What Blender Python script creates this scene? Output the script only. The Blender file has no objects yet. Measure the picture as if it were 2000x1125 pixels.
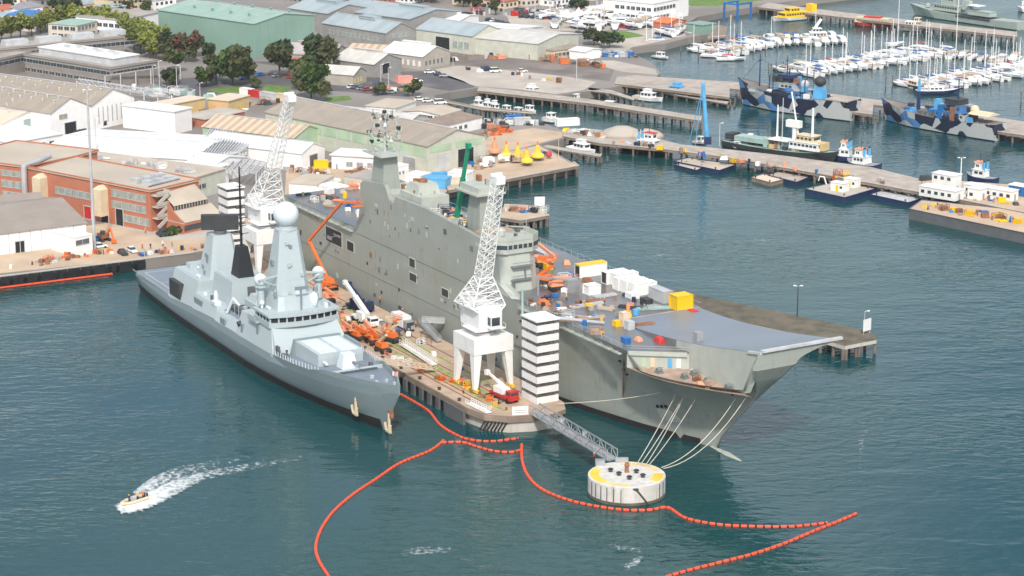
import bpy, math, random
from math import sin, cos, pi, hypot, atan2, sqrt
from mathutils import Vector, Matrix
from mathutils.bvhtree import BVHTree
R = math.radians
sc = bpy.context.scene
col = sc.collection
rnd = random.Random(7)

# ---------------------------------------------------------------- camera
PITCH = R(14.9); CH = 161.0; FPX = 4500.0
cd = bpy.data.cameras.new('camera'); cam = bpy.data.objects.new('camera', cd); col.objects.link(cam)
cam.location = (0, 0, CH); cam.rotation_euler = (R(90) - PITCH, 0, 0)
cd.sensor_width = 36; cd.lens = 36 * FPX / 2000; cd.clip_start = 1; cd.clip_end = 20000
sc.camera = cam
# ---------------------------------------------------------------- sky and sun
SUN_AZ = (0.02, -1.0); SUN_EL = R(44)
w = bpy.data.worlds.new('World'); sc.world = w; w.use_nodes = True
nt = w.node_tree; bg = nt.nodes['Background']
sky = nt.nodes.new('ShaderNodeTexSky'); sky.sky_type = 'NISHITA'; sky.sun_disc = False
sky.sun_elevation = SUN_EL; sky.sun_rotation = atan2(SUN_AZ[0], SUN_AZ[1]); sky.air_density = 1.0; sky.dust_density = 2.5; sky.ozone_density = 1.0
wt = nt.nodes.new('ShaderNodeTexCoord'); wn_ = nt.nodes.new('ShaderNodeTexNoise'); wn_.inputs['Scale'].default_value = 3.2; wn_.inputs['Detail'].default_value = 6; nt.links.new(wt.outputs['Generated'], wn_.inputs[0])
wr = nt.nodes.new('ShaderNodeMapRange'); wr.inputs[1].default_value = .36; wr.inputs[2].default_value = .66; wr.inputs[4].default_value = .75; nt.links.new(wn_.outputs[0], wr.inputs[0])
wx = nt.nodes.new('ShaderNodeMix'); wx.data_type = 'RGBA'; nt.links.new(wr.outputs[0], wx.inputs[0]); nt.links.new(sky.outputs[0], wx.inputs[6]); wx.inputs[7].default_value = (8.3, 8.7, 8.9, 1)   # high thin cloud
nt.links.new(wx.outputs[2], bg.inputs[0]); bg.inputs[1].default_value = 0.13
sl = bpy.data.lights.new('sun', 'SUN'); sl.energy = 2.7; sl.angle = R(2.5); sl.color = (1, .95, .88)
so = bpy.data.objects.new('sun', sl); col.objects.link(so)
_d = Vector((SUN_AZ[0] * cos(SUN_EL), SUN_AZ[1] * cos(SUN_EL), sin(SUN_EL)))
so.rotation_euler = _d.to_track_quat('Z', 'Y').to_euler(); so.location = (0, 0, 400)
sc.view_settings.view_transform = 'Standard'; sc.view_settings.look = 'None'
sc.view_settings.exposure = 0.31; sc.view_settings.gamma = 1

# ---------------------------------------------------------------- pixel -> place on the level z
_c, _s = cos(PITCH), sin(PITCH)
def ray(u, v):
    a = (v - 562.5) / FPX
    return Vector(((u - 1000) / FPX, _c - a * _s, -_s - a * _c))
def P(u, v, z=0.0):
    d = ray(u, v); k = (z - CH) / d.z
    return Vector((d.x * k, d.y * k, z))

# ---------------------------------------------------------------- materials
MT = {}
def M(name, c, rough=.75, metal=0, var=.14, sc_=.35, bump=0, bs=3.0, streak=0, scol=(.12, .07, .04), stain=0, stc=(.1, .09, .08), sts=.05, corr=None, cper=.8, cstr=.5, patt=None, spec=.4):
    m = bpy.data.materials.new(name); m.use_nodes = True; n = m.node_tree.nodes; l = m.node_tree.links
    b = n['Principled BSDF']; b.inputs['Roughness'].default_value = rough; b.inputs['Metallic'].default_value = metal
    b.inputs['Specular IOR Level'].default_value = spec
    tc = n.new('ShaderNodeTexCoord')
    def noise(s, det=4, vec=None):
        t = n.new('ShaderNodeTexNoise'); t.inputs['Scale'].default_value = s; t.inputs['Detail'].default_value = det
        l.new(vec or tc.outputs['Object'], t.inputs['Vector']); return t
    def mix(f, a, bb):
        x = n.new('ShaderNodeMix'); x.data_type = 'RGBA'
        for s, k in ((f, 0), (a, 6), (bb, 7)):
            if hasattr(s, 'links'): l.new(s, x.inputs[k])
            elif k: x.inputs[k].default_value = (*s[:3], 1)
            else: x.inputs[k].default_value = s
        return x.outputs[2]
    def ramp(s, lo, hi):
        r = n.new('ShaderNodeMapRange'); r.inputs[1].default_value = lo; r.inputs[2].default_value = hi; r.clamp = True
        l.new(s, r.inputs[0]); return r.outputs[0]
    def mul(s, k):
        r = n.new('ShaderNodeMath'); r.operation = 'MULTIPLY'; l.new(s, r.inputs[0]); r.inputs[1].default_value = k; return r.outputs[0]
    lo = tuple(x * (1 - var) for x in c); hi = tuple(min(1, x * (1 + var)) for x in c)
    out = mix(ramp(noise(sc_, 6).outputs[0], .3, .7), lo, hi)
    if patt: out = patt(n, l, tc, mix, ramp, noise)
    if stain: out = mix(mul(ramp(noise(sts, 5).outputs[0], .5, .68), stain), out, stc)
    if streak:
        mp = n.new('ShaderNodeMapping'); mp.inputs['Scale'].default_value = (1, 1, .07); l.new(tc.outputs['Object'], mp.inputs[0])
        out = mix(mul(ramp(noise(1.1, 3, mp.outputs[0]).outputs[0], .56, .74), streak), out, scol)
    l.new(out, b.inputs['Base Color'])
    if corr:
        wv = n.new('ShaderNodeTexWave'); wv.bands_direction = corr; wv.inputs['Scale'].default_value = 1 / cper * .31; l.new(tc.outputs['Object'], wv.inputs[0])
        bp = n.new('ShaderNodeBump'); bp.inputs['Strength'].default_value = cstr; bp.inputs['Distance'].default_value = .15
        l.new(wv.outputs[0], bp.inputs['Height']); l.new(bp.outputs[0], b.inputs['Normal'])
    elif bump:
        bp = n.new('ShaderNodeBump'); bp.inputs['Strength'].default_value = bump; bp.inputs['Distance'].default_value = .3
        l.new(noise(bs, 5).outputs[0], bp.inputs['Height']); l.new(bp.outputs[0], b.inputs['Normal'])
    MT[name] = m; return m

def bands(axis, per, c1, c2, duty=.5, wob=0):          # stripes along an axis of the object
    def f(n, l, tc, mix, ramp, noise):
        sx = n.new('ShaderNodeSeparateXYZ'); l.new(tc.outputs['Object'], sx.inputs[0])
        a = n.new('ShaderNodeMath'); a.operation = 'DIVIDE'; l.new(sx.outputs[axis], a.inputs[0]); a.inputs[1].default_value = per
        b_ = n.new('ShaderNodeMath'); b_.operation = 'FRACT'; l.new(a.outputs[0], b_.inputs[0])
        g = n.new('ShaderNodeMath'); g.operation = 'GREATER_THAN'; l.new(b_.outputs[0], g.inputs[0]); g.inputs[1].default_value = duty
        v = mix(ramp(noise(.4, 5).outputs[0], .3, .7), c1, tuple(x * 1.2 for x in c1))
        return mix(g.outputs[0], v, c2)
    return f
def camo(cols, s):
    def f(n, l, tc, mix, ramp, noise):
        mp = n.new('ShaderNodeMapping'); mp.inputs['Scale'].default_value = (s, s, s * 1.6); mp.inputs['Rotation'].default_value = (.3, .5, .2); l.new(tc.outputs['Object'], mp.inputs[0])
        v = n.new('ShaderNodeTexVoronoi'); v.inputs['Scale'].default_value = 1; l.new(mp.outputs[0], v.inputs['Vector'])
        sp = n.new('ShaderNodeSeparateColor'); l.new(v.outputs['Color'], sp.inputs[0])
        r = n.new('ShaderNodeValToRGB'); r.color_ramp.interpolation = 'CONSTANT'
        r.color_ramp.elements[0].color = (*cols[0], 1); r.color_ramp.elements[1].position = .45; r.color_ramp.elements[1].color = (*cols[1], 1)
        e = r.color_ramp.elements.new(.8); e.color = (*cols[2], 1)
        l.new(sp.outputs[0], r.inputs[0]); return r.outputs[0]
    return f
def plates(c, c2, w_=6, h_=2.2, seam=.8):              # welded hull plating on the x-z plane
    def f(n, l, tc, mix, ramp, noise):
        sx = n.new('ShaderNodeSeparateXYZ'); l.new(tc.outputs['Object'], sx.inputs[0]); cx = n.new('ShaderNodeCombineXYZ'); l.new(sx.outputs[0], cx.inputs[0]); l.new(sx.outputs[2], cx.inputs[1])
        b = n.new('ShaderNodeTexBrick'); l.new(cx.outputs[0], b.inputs[0]); b.inputs['Scale'].default_value = 1; b.inputs['Brick Width'].default_value = w_; b.inputs['Row Height'].default_value = h_; b.inputs['Mortar Size'].default_value = .05; b.inputs['Mortar Smooth'].default_value = .5
        b.inputs['Color1'].default_value = (*c, 1); b.inputs['Color2'].default_value = (*c2, 1); b.inputs['Mortar'].default_value = (*[x * seam for x in c], 1)
        v = mix(ramp(noise(.035, 5).outputs[0], .35, .65), b.outputs[0], tuple(x * .86 for x in c)); m = n.new('ShaderNodeMix'); m.data_type = 'RGBA'; m.inputs[0].default_value = .6; l.new(v, m.inputs[7]); l.new(b.outputs[0], m.inputs[6]); return m.outputs[2]
    return f
def sheets(c, k=.86, w_=9, h_=2.4):                       # roof sheets of slightly different age
    def f(n, l, tc, mix, ramp, noise):
        mp = n.new('ShaderNodeMapping'); mp.inputs['Rotation'].default_value = (0, 0, pi / 2); l.new(tc.outputs['Object'], mp.inputs[0]); b = n.new('ShaderNodeTexBrick'); l.new(mp.outputs[0], b.inputs[0]); b.offset = .3
        b.inputs['Scale'].default_value = 1; b.inputs['Brick Width'].default_value = h_; b.inputs['Row Height'].default_value = w_; b.inputs['Mortar Size'].default_value = .06
        b.inputs['Color1'].default_value = (*c, 1); b.inputs['Color2'].default_value = (*[x * k for x in c], 1); b.inputs['Mortar'].default_value = (*[x * .8 for x in c], 1)
        return mix(ramp(noise(.25, 6).outputs[0], .45, .75), b.outputs[0], tuple(x * .8 for x in c))
    return f
def brick(c1, c2):
    def f(n, l, tc, mix, ramp, noise):
        a = mix(ramp(noise(.25, 4).outputs[0], .35, .65), c1, c2)
        return mix(ramp(noise(5, 2).outputs[0], .4, .6), a, tuple(x * 1.15 for x in c1))
    return f

G = lambda v: (v, v, v)
M('lhd_side', (.34, .365, .335), .5, var=.09, sc_=.12, patt=plates((.35, .375, .34), (.31, .34, .312)), streak=.4, scol=(.2, .165, .11), stain=.35, stc=(.27, .285, .2), sts=.09)
M('lhd_light', (.44, .47, .42), .55, var=.07, streak=.15, scol=(.3, .24, .17))
M('lhd_dark', (.17, .19, .185), .6, var=.1)
M('lhd_deck', (.13, .138, .148), .28, var=.25, sc_=.07, stain=1, stc=(.26, .19, .15), sts=.06, bump=.04, bs=1.5, spec=.6)
M('lhd_ramp', (.19, .22, .265), .35, var=.1, sc_=.06, bump=.03)
M('moor_deck', (.42, .3, .23), .6, var=.3, sc_=.3)
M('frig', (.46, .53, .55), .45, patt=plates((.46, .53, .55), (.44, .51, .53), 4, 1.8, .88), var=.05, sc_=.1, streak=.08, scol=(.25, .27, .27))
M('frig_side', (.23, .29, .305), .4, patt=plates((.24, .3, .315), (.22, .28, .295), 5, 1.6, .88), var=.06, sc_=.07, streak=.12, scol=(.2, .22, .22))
M('frig_deck', (.20, .235, .28), .6, var=.1, sc_=.2)
M('black', (.018, .02, .022), .5, var=.2); M('dark', (.045, .048, .05), .6, var=.2); M('grey', (.3, .31, .32), .6); M('lgrey', (.5, .51, .52), .6)
M('dgrey', (.12, .125, .13), .65); M('boot', (.025, .02, .02), .5, streak=.3, scol=(.15, .08, .05))
M('white', (.8, .8, .78), .5, var=.05, streak=.12, scol=(.5, .47, .4)); M('white_clean', (.8, .8, .78), .4, var=.05, sc_=.8, streak=.18, scol=(.5, .42, .33))
M('white_wall', (.86, .85, .83), .7, var=.05, streak=.07, scol=(.5, .45, .38), corr='X', cper=.7, cstr=.25)
M('white_roof', (.8, .8, .79), .6, var=.08, sc_=.1, stain=.2, stc=(.6, .6, .58), patt=sheets((.8, .8, .79), .93), corr='Y', cper=1.6, cstr=.25)
M('cream', (.66, .55, .38), .7, var=.08); M('cream_roof', (.68, .56, .44), .7, var=.06); M('yellow_wall', (.62, .46, .22), .7, var=.06)
M('tan_roof', (.36, .31, .255), .75, patt=sheets((.37, .32, .26)), var=.12, sc_=.08, stain=.35, stc=(.3, .25, .2), corr='Y', cper=1.5, cstr=.3)
M('tan_flat', (.5, .43, .345), .85, var=.12, sc_=.1, stain=.3, stc=(.33, .27, .22)); M('brown_roof', (.3, .26, .225), .8, var=.08, sc_=.2)
M('brown_tile', (.27, .21, .17), .8, var=.15)
M('stripe_roof', (.5, .38, .27), .7, patt=bands(1, 3.4, (.40, .31, .21), (.62, .47, .36), .5))
M('green_roof', (.32, .455, .385), .6, patt=sheets((.32, .455, .385), .9), var=.1, sc_=.06, corr='Y', cper=1.2, cstr=.2); M('green_wall', (.225, .355, .295), .6, var=.08, sc_=.06, streak=.2, scol=(.14, .27, .22), corr='Y', cper=1.5, cstr=.3)
M('green_wall2', (.27, .44, .35), .6, var=.08, streak=.2, scol=(.2, .34, .27), corr='X', cper=1.5, cstr=.3)
M('pgreen_wall', (.4, .52, .36), .7, var=.14, sc_=.15, corr='Y', cper=1.2, cstr=.3); M('pale_wall', (.52, .53, .45), .75, var=.1, streak=.2, scol=(.38, .37, .3))
M('blue_roof', (.35, .42, .44), .55, patt=sheets((.36, .43, .45), .88), var=.1, sc_=.07, stain=.3, stc=(.46, .52, .53), corr='Y', cper=1.4, cstr=.25)
M('grey_wall', (.3, .29, .275), .8, var=.12, streak=.2, scol=(.2, .18, .16)); M('lilac_roof', (.46, .42, .41), .7, patt=sheets((.47, .42, .41)), var=.08, corr='Y', cper=1.4, cstr=.25)
M('pale_roof', (.62, .60, .555), .7, patt=sheets((.62, .6, .555)), var=.1, corr='Y', cper=1.4, cstr=.25); M('stone', (.42, .385, .33), .85, var=.12)
M('brick', (.42, .155, .085), .85, patt=brick((.40, .145, .085), (.47, .19, .115)), streak=.15, scol=(.25, .1, .07)); M('redbrick', (.3, .11, .08), .85)
M('concrete', (.5, .47, .42), .85, var=.12, sc_=.2, streak=.35, scol=(.3, .27, .23)); M('conc_flat', (.47, .42, .36), .9, var=.16, sc_=.12, stain=.35, stc=(.3, .25, .21), sts=.06)
M('office_wall', (.27, .24, .215), .8, var=.1); M('office_roof', (.37, .34, .31), .85, var=.15, sc_=.1, stain=.4, stc=(.24, .22, .2))
M('ground', (.25, .225, .205), .9, var=.2, sc_=.03, stain=.6, stc=(.2, .185, .175), sts=.012)
M('yard', (.52, .395, .28), .9, var=.14, sc_=.12, stain=.4, stc=(.36, .28, .21), sts=.07); M('asphalt', (.11, .105, .11), .9, var=.15, sc_=.15, stain=.5, stc=(.24, .21, .19), sts=.06)
M('brown_yard', (.18, .155, .14), .9, var=.2, sc_=.1, stain=.5, stc=(.33, .27, .22), sts=.08); M('pier_top', (.47, .35, .255), .85, var=.16, sc_=.25, stain=.45, stc=(.3, .23, .17), sts=.12)
M('wharf_top', (.43, .375, .32), .9, var=.18, sc_=.3, stain=.5, stc=(.25, .21, .18), sts=.1); M('moss', (.125, .11, .078), .95, var=.35, sc_=.25, stain=.5, stc=(.19, .155, .12), sts=.15, bump=.6, bs=2)
M('timber', (.26, .2, .155), .9, var=.2); M('pile', (.17, .14, .12), .9, var=.3); M('grass', (.13, .22, .045), .95, var=.25, sc_=.3); M('railgrass', (.26, .32, .1), .95, var=.3, sc_=.6)
M('rust', (.28, .13, .07), .8, var=.3, sc_=1); M('steel', (.42, .44, .46), .4, metal=.5); M('alu', (.55, .56, .57), .4, metal=.3)
M('glass', (.04, .055, .065), .12, var=.3, sc_=.5, spec=.7); M('paleglass', (.3, .35, .32), .25, var=.25, sc_=.6)
M('orange', (.75, .17, .035), .45, var=.08); M('salmon', (.8, .33, .18), .5, var=.06); M('red', (.5, .03, .025), .4, var=.08); M('boomred', (.85, .1, .04), .5, var=.08)
M('yellow', (.85, .53, .01), .45, var=.05); M('buoy', (.85, .55, .06), .5); M('cgreen', (.005, .27, .15), .4, var=.06); M('bluec', (.02, .15, .42), .4); M('skyblue', (.1, .38, .66), .45); M('navy', (.02, .035, .1), .4)
M('teal', (.33, .45, .41), .5); M('pink', (.8, .33, .27), .5); M('line', (.75, .73, .68), .7, var=.05); M('rope', (.6, .54, .46), .8); M('foamy', (.85, .88, .88), .8)
M('hullwhite', (.78, .78, .77), .3, var=.03); M('teak', (.5, .38, .26), .7); M('tarp_red', (.5, .06, .07), .7); M('tarp_blue', (.04, .13, .33), .7)
M('bark', (.1, .075, .055), .95); M('skin', (.45, .27, .19), .6); M('rubber', (.02, .02, .02), .8)
M('camo', (.3, .3, .3), .5, patt=camo([(.44, .46, .45), (.012, .018, .045), (.075, .2, .42)], .2), streak=.15, scol=(.25, .2, .17))
M('gship', (.36, .42, .38), .6, var=.08); M('frame_white', (.8, .8, .8), .4); M('roofred', (.45, .13, .08), .8, var=.1); M('roofgrey', (.25, .25, .27), .8); M('render', (.62, .55, .47), .8, var=.08)
M('hoarding', (.78, .76, .74), .7, var=.05)
def leafmat(name, c, var=.35):
    m = M(name, c, .7, var=var, sc_=1.2, spec=.2); return m
M('white_ball', (.66, .73, .76), .35, var=.02)
M('concrete_w', (.6, .58, .54), .8, var=.12, streak=.7, scol=(.35, .33, .28), sc_=.6)
leafmat('leaf_lime', (.21, .235, .05)); leafmat('leaf_lime_dull', (.14, .165, .04)); leafmat('leaf_dark', (.045, .07, .03)); leafmat('leaf_olive', (.075, .085, .035)); leafmat('leaf_rust', (.12, .06, .035)); leafmat('leaf_mid', (.06, .1, .025))

# ---------------------------------------------------------------- mesh builder
class MB:
    def __init__(s): s.v = []; s.f = []; s.m = []
    def add(s, vs, fs, m=0):
        o = len(s.v); s.v += [tuple(x) for x in vs]; s.f += [tuple(i + o for i in f) for f in fs]; s.m += [m] * len(fs); return s
    def box(s, x0, x1, y0, y1, z0, z1, m=0):
        return s.add([(x0, y0, z0), (x1, y0, z0), (x1, y1, z0), (x0, y1, z0), (x0, y0, z1), (x1, y0, z1), (x1, y1, z1), (x0, y1, z1)],
                     [(3, 2, 1, 0), (4, 5, 6, 7), (0, 1, 5, 4), (1, 2, 6, 5), (2, 3, 7, 6), (3, 0, 4, 7)], m)
    def cbox(s, c, d, rz=0, m=0):                      # centre of the base, size, yaw
        x, y, z = d; cr, sr = cos(rz), sin(rz)
        pts = [(-x / 2, -y / 2), (x / 2, -y / 2), (x / 2, y / 2), (-x / 2, y / 2)]
        return s.prism([(c[0] + a * cr - b * sr, c[1] + a * sr + b * cr) for a, b in pts], c[2], c[2] + z, m)
    def prism(s, poly, z0, z1, m=0, top=None, mtop=None):
        n = len(poly); tp = top or poly
        s.add([(x, y, z0) for x, y in poly] + [(x, y, z1) for x, y in tp], [tuple(range(n - 1, -1, -1))] + [(i, (i + 1) % n, (i + 1) % n + n, i + n) for i in range(n)], m)
        o = len(s.v) - n; s.f.append(tuple(range(o, o + n))); s.m.append(m if mtop is None else mtop); return s
    def frus(s, x0, x1, y0, y1, z0, X0, X1, Y0, Y1, z1, m=0):
        return s.prism([(x0, y0), (x1, y0), (x1, y1), (x0, y1)], z0, z1, m, [(X0, Y0), (X1, Y0), (X1, Y1), (X0, Y1)])
    def tube(s, p, q, r, r2=None, n=6, m=0):
        p = Vector(p); q = Vector(q); d = q - p
        if d.length < 1e-6: return s
        d.normalize(); a = d.orthogonal().normalized(); b = d.cross(a); r2 = r if r2 is None else r2; vs = []
        for c, rr in ((p, r), (q, r2)):
            for i in range(n):
                t = 2 * pi * (i + .5) / n; vs.append(c + a * (rr * cos(t)) + b * (rr * sin(t)))
        return s.add(vs, [tuple(range(n - 1, -1, -1)), tuple(range(n, 2 * n))] + [(i, (i + 1) % n, (i + 1) % n + n, i + n) for i in range(n)], m)
    def beam(s, p, q, wd, h=None, m=0):
        p = Vector(p); q = Vector(q); d = (q - p).normalized(); h = h or wd
        a = d.cross(Vector((0, 0, 1)))
        a = Vector((1, 0, 0)) if a.length < 1e-3 else a.normalized(); b = a.cross(d)
        vs = [c + a * (i * wd / 2) + b * (j * h / 2) for c in (p, q) for i, j in ((-1, -1), (1, -1), (1, 1), (-1, 1))]
        return s.add(vs, [(0, 1, 2, 3), (7, 6, 5, 4), (0, 4, 5, 1), (1, 5, 6, 2), (2, 6, 7, 3), (3, 7, 4, 0)], m)
    def ball(s, c, r, n=12, m=0, sz=1, half=False):
        k = n // 2; vs = []; fs = []
        for j in range(k + 1):
            t = pi * j / k * (.5 if half else 1)
            for i in range(n): vs.append((c[0] + r * sin(t) * cos(2 * pi * i / n), c[1] + r * sin(t) * sin(2 * pi * i / n), c[2] + r * sz * cos(t)))
        for j in range(k):
            for i in range(n): fs.append((j * n + i, (j + 1) * n + i, (j + 1) * n + (i + 1) % n, j * n + (i + 1) % n))
        return s.add(vs, fs, m)
    def lathe(s, c, prof, n=12, m=0):
        vs = [(c[0] + r * cos(2 * pi * i / n), c[1] + r * sin(2 * pi * i / n), c[2] + z) for r, z in prof for i in range(n)]
        fs = [(j * n + i, j * n + (i + 1) % n, (j + 1) * n + (i + 1) % n, (j + 1) * n + i) for j in range(len(prof) - 1) for i in range(n)]
        fs += [tuple(range(n - 1, -1, -1)), tuple(range((len(prof) - 1) * n, len(prof) * n))]
        return s.add(vs, fs, m)
    def loft(s, secs, m=0, caps=True, closed=False):
        n = len(secs[0]); o = [p for q in secs for p in q]; fs = []
        for j in range(len(secs) - 1):
            for i in range(n if closed else n - 1):
                fs.append((j * n + i, j * n + (i + 1) % n, (j + 1) * n + (i + 1) % n, (j + 1) * n + i))
        if caps: fs += [tuple(range(n - 1, -1, -1)), tuple(range((len(secs) - 1) * n, len(secs) * n))]
        return s.add(o, fs, m)
    def truss(s, p, q, w1, w2, n, r, m=0, face='zx', dia=None):     # square lattice boom from p to q
        p = Vector(p); q = Vector(q); d = (q - p).normalized(); a = d.cross(Vector((0, 0, 1)))
        a = Vector((1, 0, 0)) if a.length < .05 else a.normalized(); b = a.cross(d); ring = []
        for k in range(n + 1):
            t = k / n; c = p.lerp(q, t); ww = w1 + (w2 - w1) * t
            ring.append([c + a * (i * ww / 2) + b * (j * ww / 2) for i, j in ((-1, -1), (1, -1), (1, 1), (-1, 1))])
        dia = dia or r * .6
        for i in range(4): s.tube(ring[0][i], ring[-1][i], r, n=4, m=m)
        for k in range(n):
            for i in range(4):
                j = (i + 1) % 4
                s.tube(ring[k][i], ring[k + 1][j] if k % 2 else ring[k + 1][j], dia, n=3, m=m)
                s.tube(ring[k + 1][i], ring[k + 1][j], dia, n=3, m=m)
                if dia < r * .99 and k % 1 == 0: s.tube(ring[k][j], ring[k + 1][i], dia, n=3, m=m)
        return s
    def build(s, name, mats, parent=None, smooth=False):
        me = bpy.data.meshes.new(name); me.from_pydata(s.v, [], s.f)
        if isinstance(mats, str): mats = [mats]
        for x in mats: me.materials.append(MT[x])
        me.polygons.foreach_set('material_index', [min(k, len(mats) - 1) for k in s.m])
        if smooth: me.polygons.foreach_set('use_smooth', [True] * len(me.polygons))
        me.update(); o = bpy.data.objects.new(name, me); col.objects.link(o)
        if parent: o.parent = parent
        return o

def tag(o, label, cat, group=None, kind=None):
    o['label'] = label; o['category'] = cat
    if group: o['group'] = group
    if kind: o['kind'] = kind
    return o
def T(name, label, cat, loc=(0, 0, 0), rz=0, group=None):
    o = bpy.data.objects.new(name, None); col.objects.link(o); o.location = loc; o.rotation_euler = (0, 0, rz); o.empty_display_size = .5
    return tag(o, label, cat, group)
def one(mb, name, mats, label, cat, loc=(0, 0, 0), rz=0, group=None, smooth=False, kind=None):
    o = mb.build(name, mats, None, smooth); o.location = loc; o.rotation_euler = (0, 0, rz); return tag(o, label, cat, group, kind)
KIDS = {}
def dup(root, loc, rz=0, label=None, group=None, scale=None):
    if not KIDS:
        pass
    r = root.copy(); col.objects.link(r); r.location = loc; r.rotation_euler = (0, 0, rz)
    if scale: r.scale = (scale,) * 3
    if label: r['label'] = label
    if group: r['group'] = group
    def rec(a, b):
        for ch in kids(a):
            c = ch.copy(); col.objects.link(c); c.parent = b; rec(ch, c)
    rec(root, r); return r
def kids(o):
    k = KIDS.get(o.name)
    if k is None: k = KIDS[o.name] = [c for c in bpy.data.objects if c.parent == o]
    return k
def S(mb, name, mats):
    o = mb.build(name, mats); o['kind'] = 'structure'; return o
def poly(pts, z): return [tuple(P(u, v, z)[:2]) for u, v in pts]
class Frame:
    def __init__(s, o, deg):
        s.o = Vector(o[:2]); s.a = R(deg); s.h = Vector((cos(s.a), sin(s.a))); s.p = Vector((-s.h.y, s.h.x))
    def w(s, x, y, z=0): q = s.o + s.h * x + s.p * y; return Vector((q.x, q.y, z))
    def loc(s, u, v, z): q = P(u, v, z); d = Vector(q[:2]) - s.o; return d.dot(s.h), d.dot(s.p), z
    def aty(s, u, v, y):
        d = ray(u, v); k = (y - (Vector((0, 0)) - s.o).dot(s.p)) / Vector(d[:2]).dot(s.p); q = Vector((0, 0, CH)) + d * k; e = Vector(q[:2]) - s.o
        return e.dot(s.h), y, q.z
LF = Frame((-64, 629), -60)
_f0 = P(270, 568, 0); FF = Frame((_f0.x + 7.04, _f0.y + 3.76), -61.7)
# ================================================================ SETTING
# water: one sheet to the horizon
def water_mat():
    m = bpy.data.materials.new('water'); m.use_nodes = True; n = m.node_tree.nodes; l = m.node_tree.links; b = n['Principled BSDF']
    b.inputs['Roughness'].default_value = .06; b.inputs['IOR'].default_value = 1.33; b.inputs['Specular IOR Level'].default_value = .5
    tc = n.new('ShaderNodeTexCoord')
    def noise(s, det, rot=0, sx=1, sy=1, dist=0):
        mp = n.new('ShaderNodeMapping'); mp.inputs['Scale'].default_value = (sx, sy, 1); mp.inputs['Rotation'].default_value = (0, 0, rot); l.new(tc.outputs['Object'], mp.inputs[0])
        t = n.new('ShaderNodeTexNoise'); t.inputs['Scale'].default_value = s; t.inputs['Detail'].default_value = det; t.inputs['Distortion'].default_value = dist
        l.new(mp.outputs[0], t.inputs['Vector']); return t.outputs[0]
    r = n.new('ShaderNodeValToRGB'); r.color_ramp.elements[0].position = .35; r.color_ramp.elements[0].color = (.004, .050, .062, 1)
    r.color_ramp.elements[1].position = .66; r.color_ramp.elements[1].color = (.007, .056, .047, 1)
    l.new(noise(.0045, 4), r.inputs[0]); l.new(r.outputs[0], b.inputs['Base Color'])
    h1 = noise(.5, 3, R(10), .5, 1.0, .5); h2 = noise(.1, 3, R(-20), .5, 1, .3); h3 = noise(.018, 3)
    mr = n.new('ShaderNodeMapRange'); mr.inputs[1].default_value = .35; mr.inputs[2].default_value = .65; mr.inputs[3].default_value = .3; mr.inputs[4].default_value = 1.15; l.new(h3, mr.inputs[0])
    a1 = n.new('ShaderNodeMath'); a1.operation = 'MULTIPLY'; l.new(h1, a1.inputs[0]); l.new(mr.outputs[0], a1.inputs[1])
    a2 = n.new('ShaderNodeMath'); a2.operation = 'MULTIPLY_ADD'; l.new(h2, a2.inputs[0]); a2.inputs[1].default_value = 1.1; l.new(a1.outputs[0], a2.inputs[2])
    bp = n.new('ShaderNodeBump'); bp.inputs['Strength'].default_value = 1; bp.inputs['Distance'].default_value = .3; l.new(a2.outputs[0], bp.inputs['Height']); l.new(bp.outputs[0], b.inputs['Normal'])
    MT['water'] = m
water_mat()
wm = MB(); wm.add([(-9000, -3000, 0), (9000, -3000, 0), (9000, 16000, 0), (-9000, 16000, 0)], [(0, 1, 2, 3)]); S(wm, 'water', 'water')

LZ = 3.0
land = [(-900, 640), (-60, 548), (250, 510), (378, 494), (470, 480), (560, 476), (640, 470), (700, 452), (780, 430), (862, 385), (880, 368), (1128, 322), (1056, 282), (1102, 270),
        (1104, 256), (1060, 240), (1000, 246), (950, 237), (900, 216), (858, 197), (846, 187), (880, 180), (932, 172), (1010, 178), (1090, 188), (1150, 178), (1200, 170), (1280, 152), (1290, 143), (1284, 134),
        (1266, 118), (1238, 106), (1232, 93), (1300, 85), (1345, 73), (1382, 67), (1420, 65), (1405, 55), (1370, 58), (1345, 44), (1362, 33), (1420, 22), (1545, 2), (1700, -16), (1900, -60), (1950, -160), (-1900, -160), (-1900, 600)]
pl = poly(land, LZ)
g = MB(); g.prism(pl, -4, LZ, 0); S(g, 'ground', 'ground')
def sheet(name, pts, z, mat, kind='structure'):
    g = MB(); q = poly(pts, z); g.add([(x, y, z) for x, y in q], [tuple(range(len(q)))])
    if Vector((q[1][0] - q[0][0], q[1][1] - q[0][1], 0)).cross(Vector((q[2][0] - q[1][0], q[2][1] - q[1][1], 0))).z < 0: g.f = [tuple(reversed(g.f[0]))]
    o = g.build(name, mat); o['kind'] = kind; return o
E1 = LZ + .004; E2 = LZ + .008; E3 = LZ + .012
sheet('quay_apron', [(-60, 540), (-60, 500), (175, 440), (330, 420), (470, 420), (560, 470), (470, 479), (378, 492), (250, 508)], E1, 'yard')
sheet('dock_road', [(60, 400), (330, 470), (420, 462), (440, 440), (300, 400), (160, 385)], E2, 'conc_flat')
sheet('yard_ground', [(550, 468), (560, 320), (690, 310), (845, 335), (950, 305), (1052, 284), (1122, 322), (880, 366), (860, 384), (780, 428), (700, 450)], E1, 'yard')
sheet('wharf_apron', [(920, 300), (960, 262), (1040, 250), (1100, 258), (1098, 268), (1050, 281), (960, 304)], E2, 'yard')
sheet('quay_concrete', [(850, 135), (900, 128), (1000, 138), (1110, 150), (1165, 160), (1140, 176), (1085, 184), (1010, 174), (930, 168), (870, 150)], E1, 'conc_flat')
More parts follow.
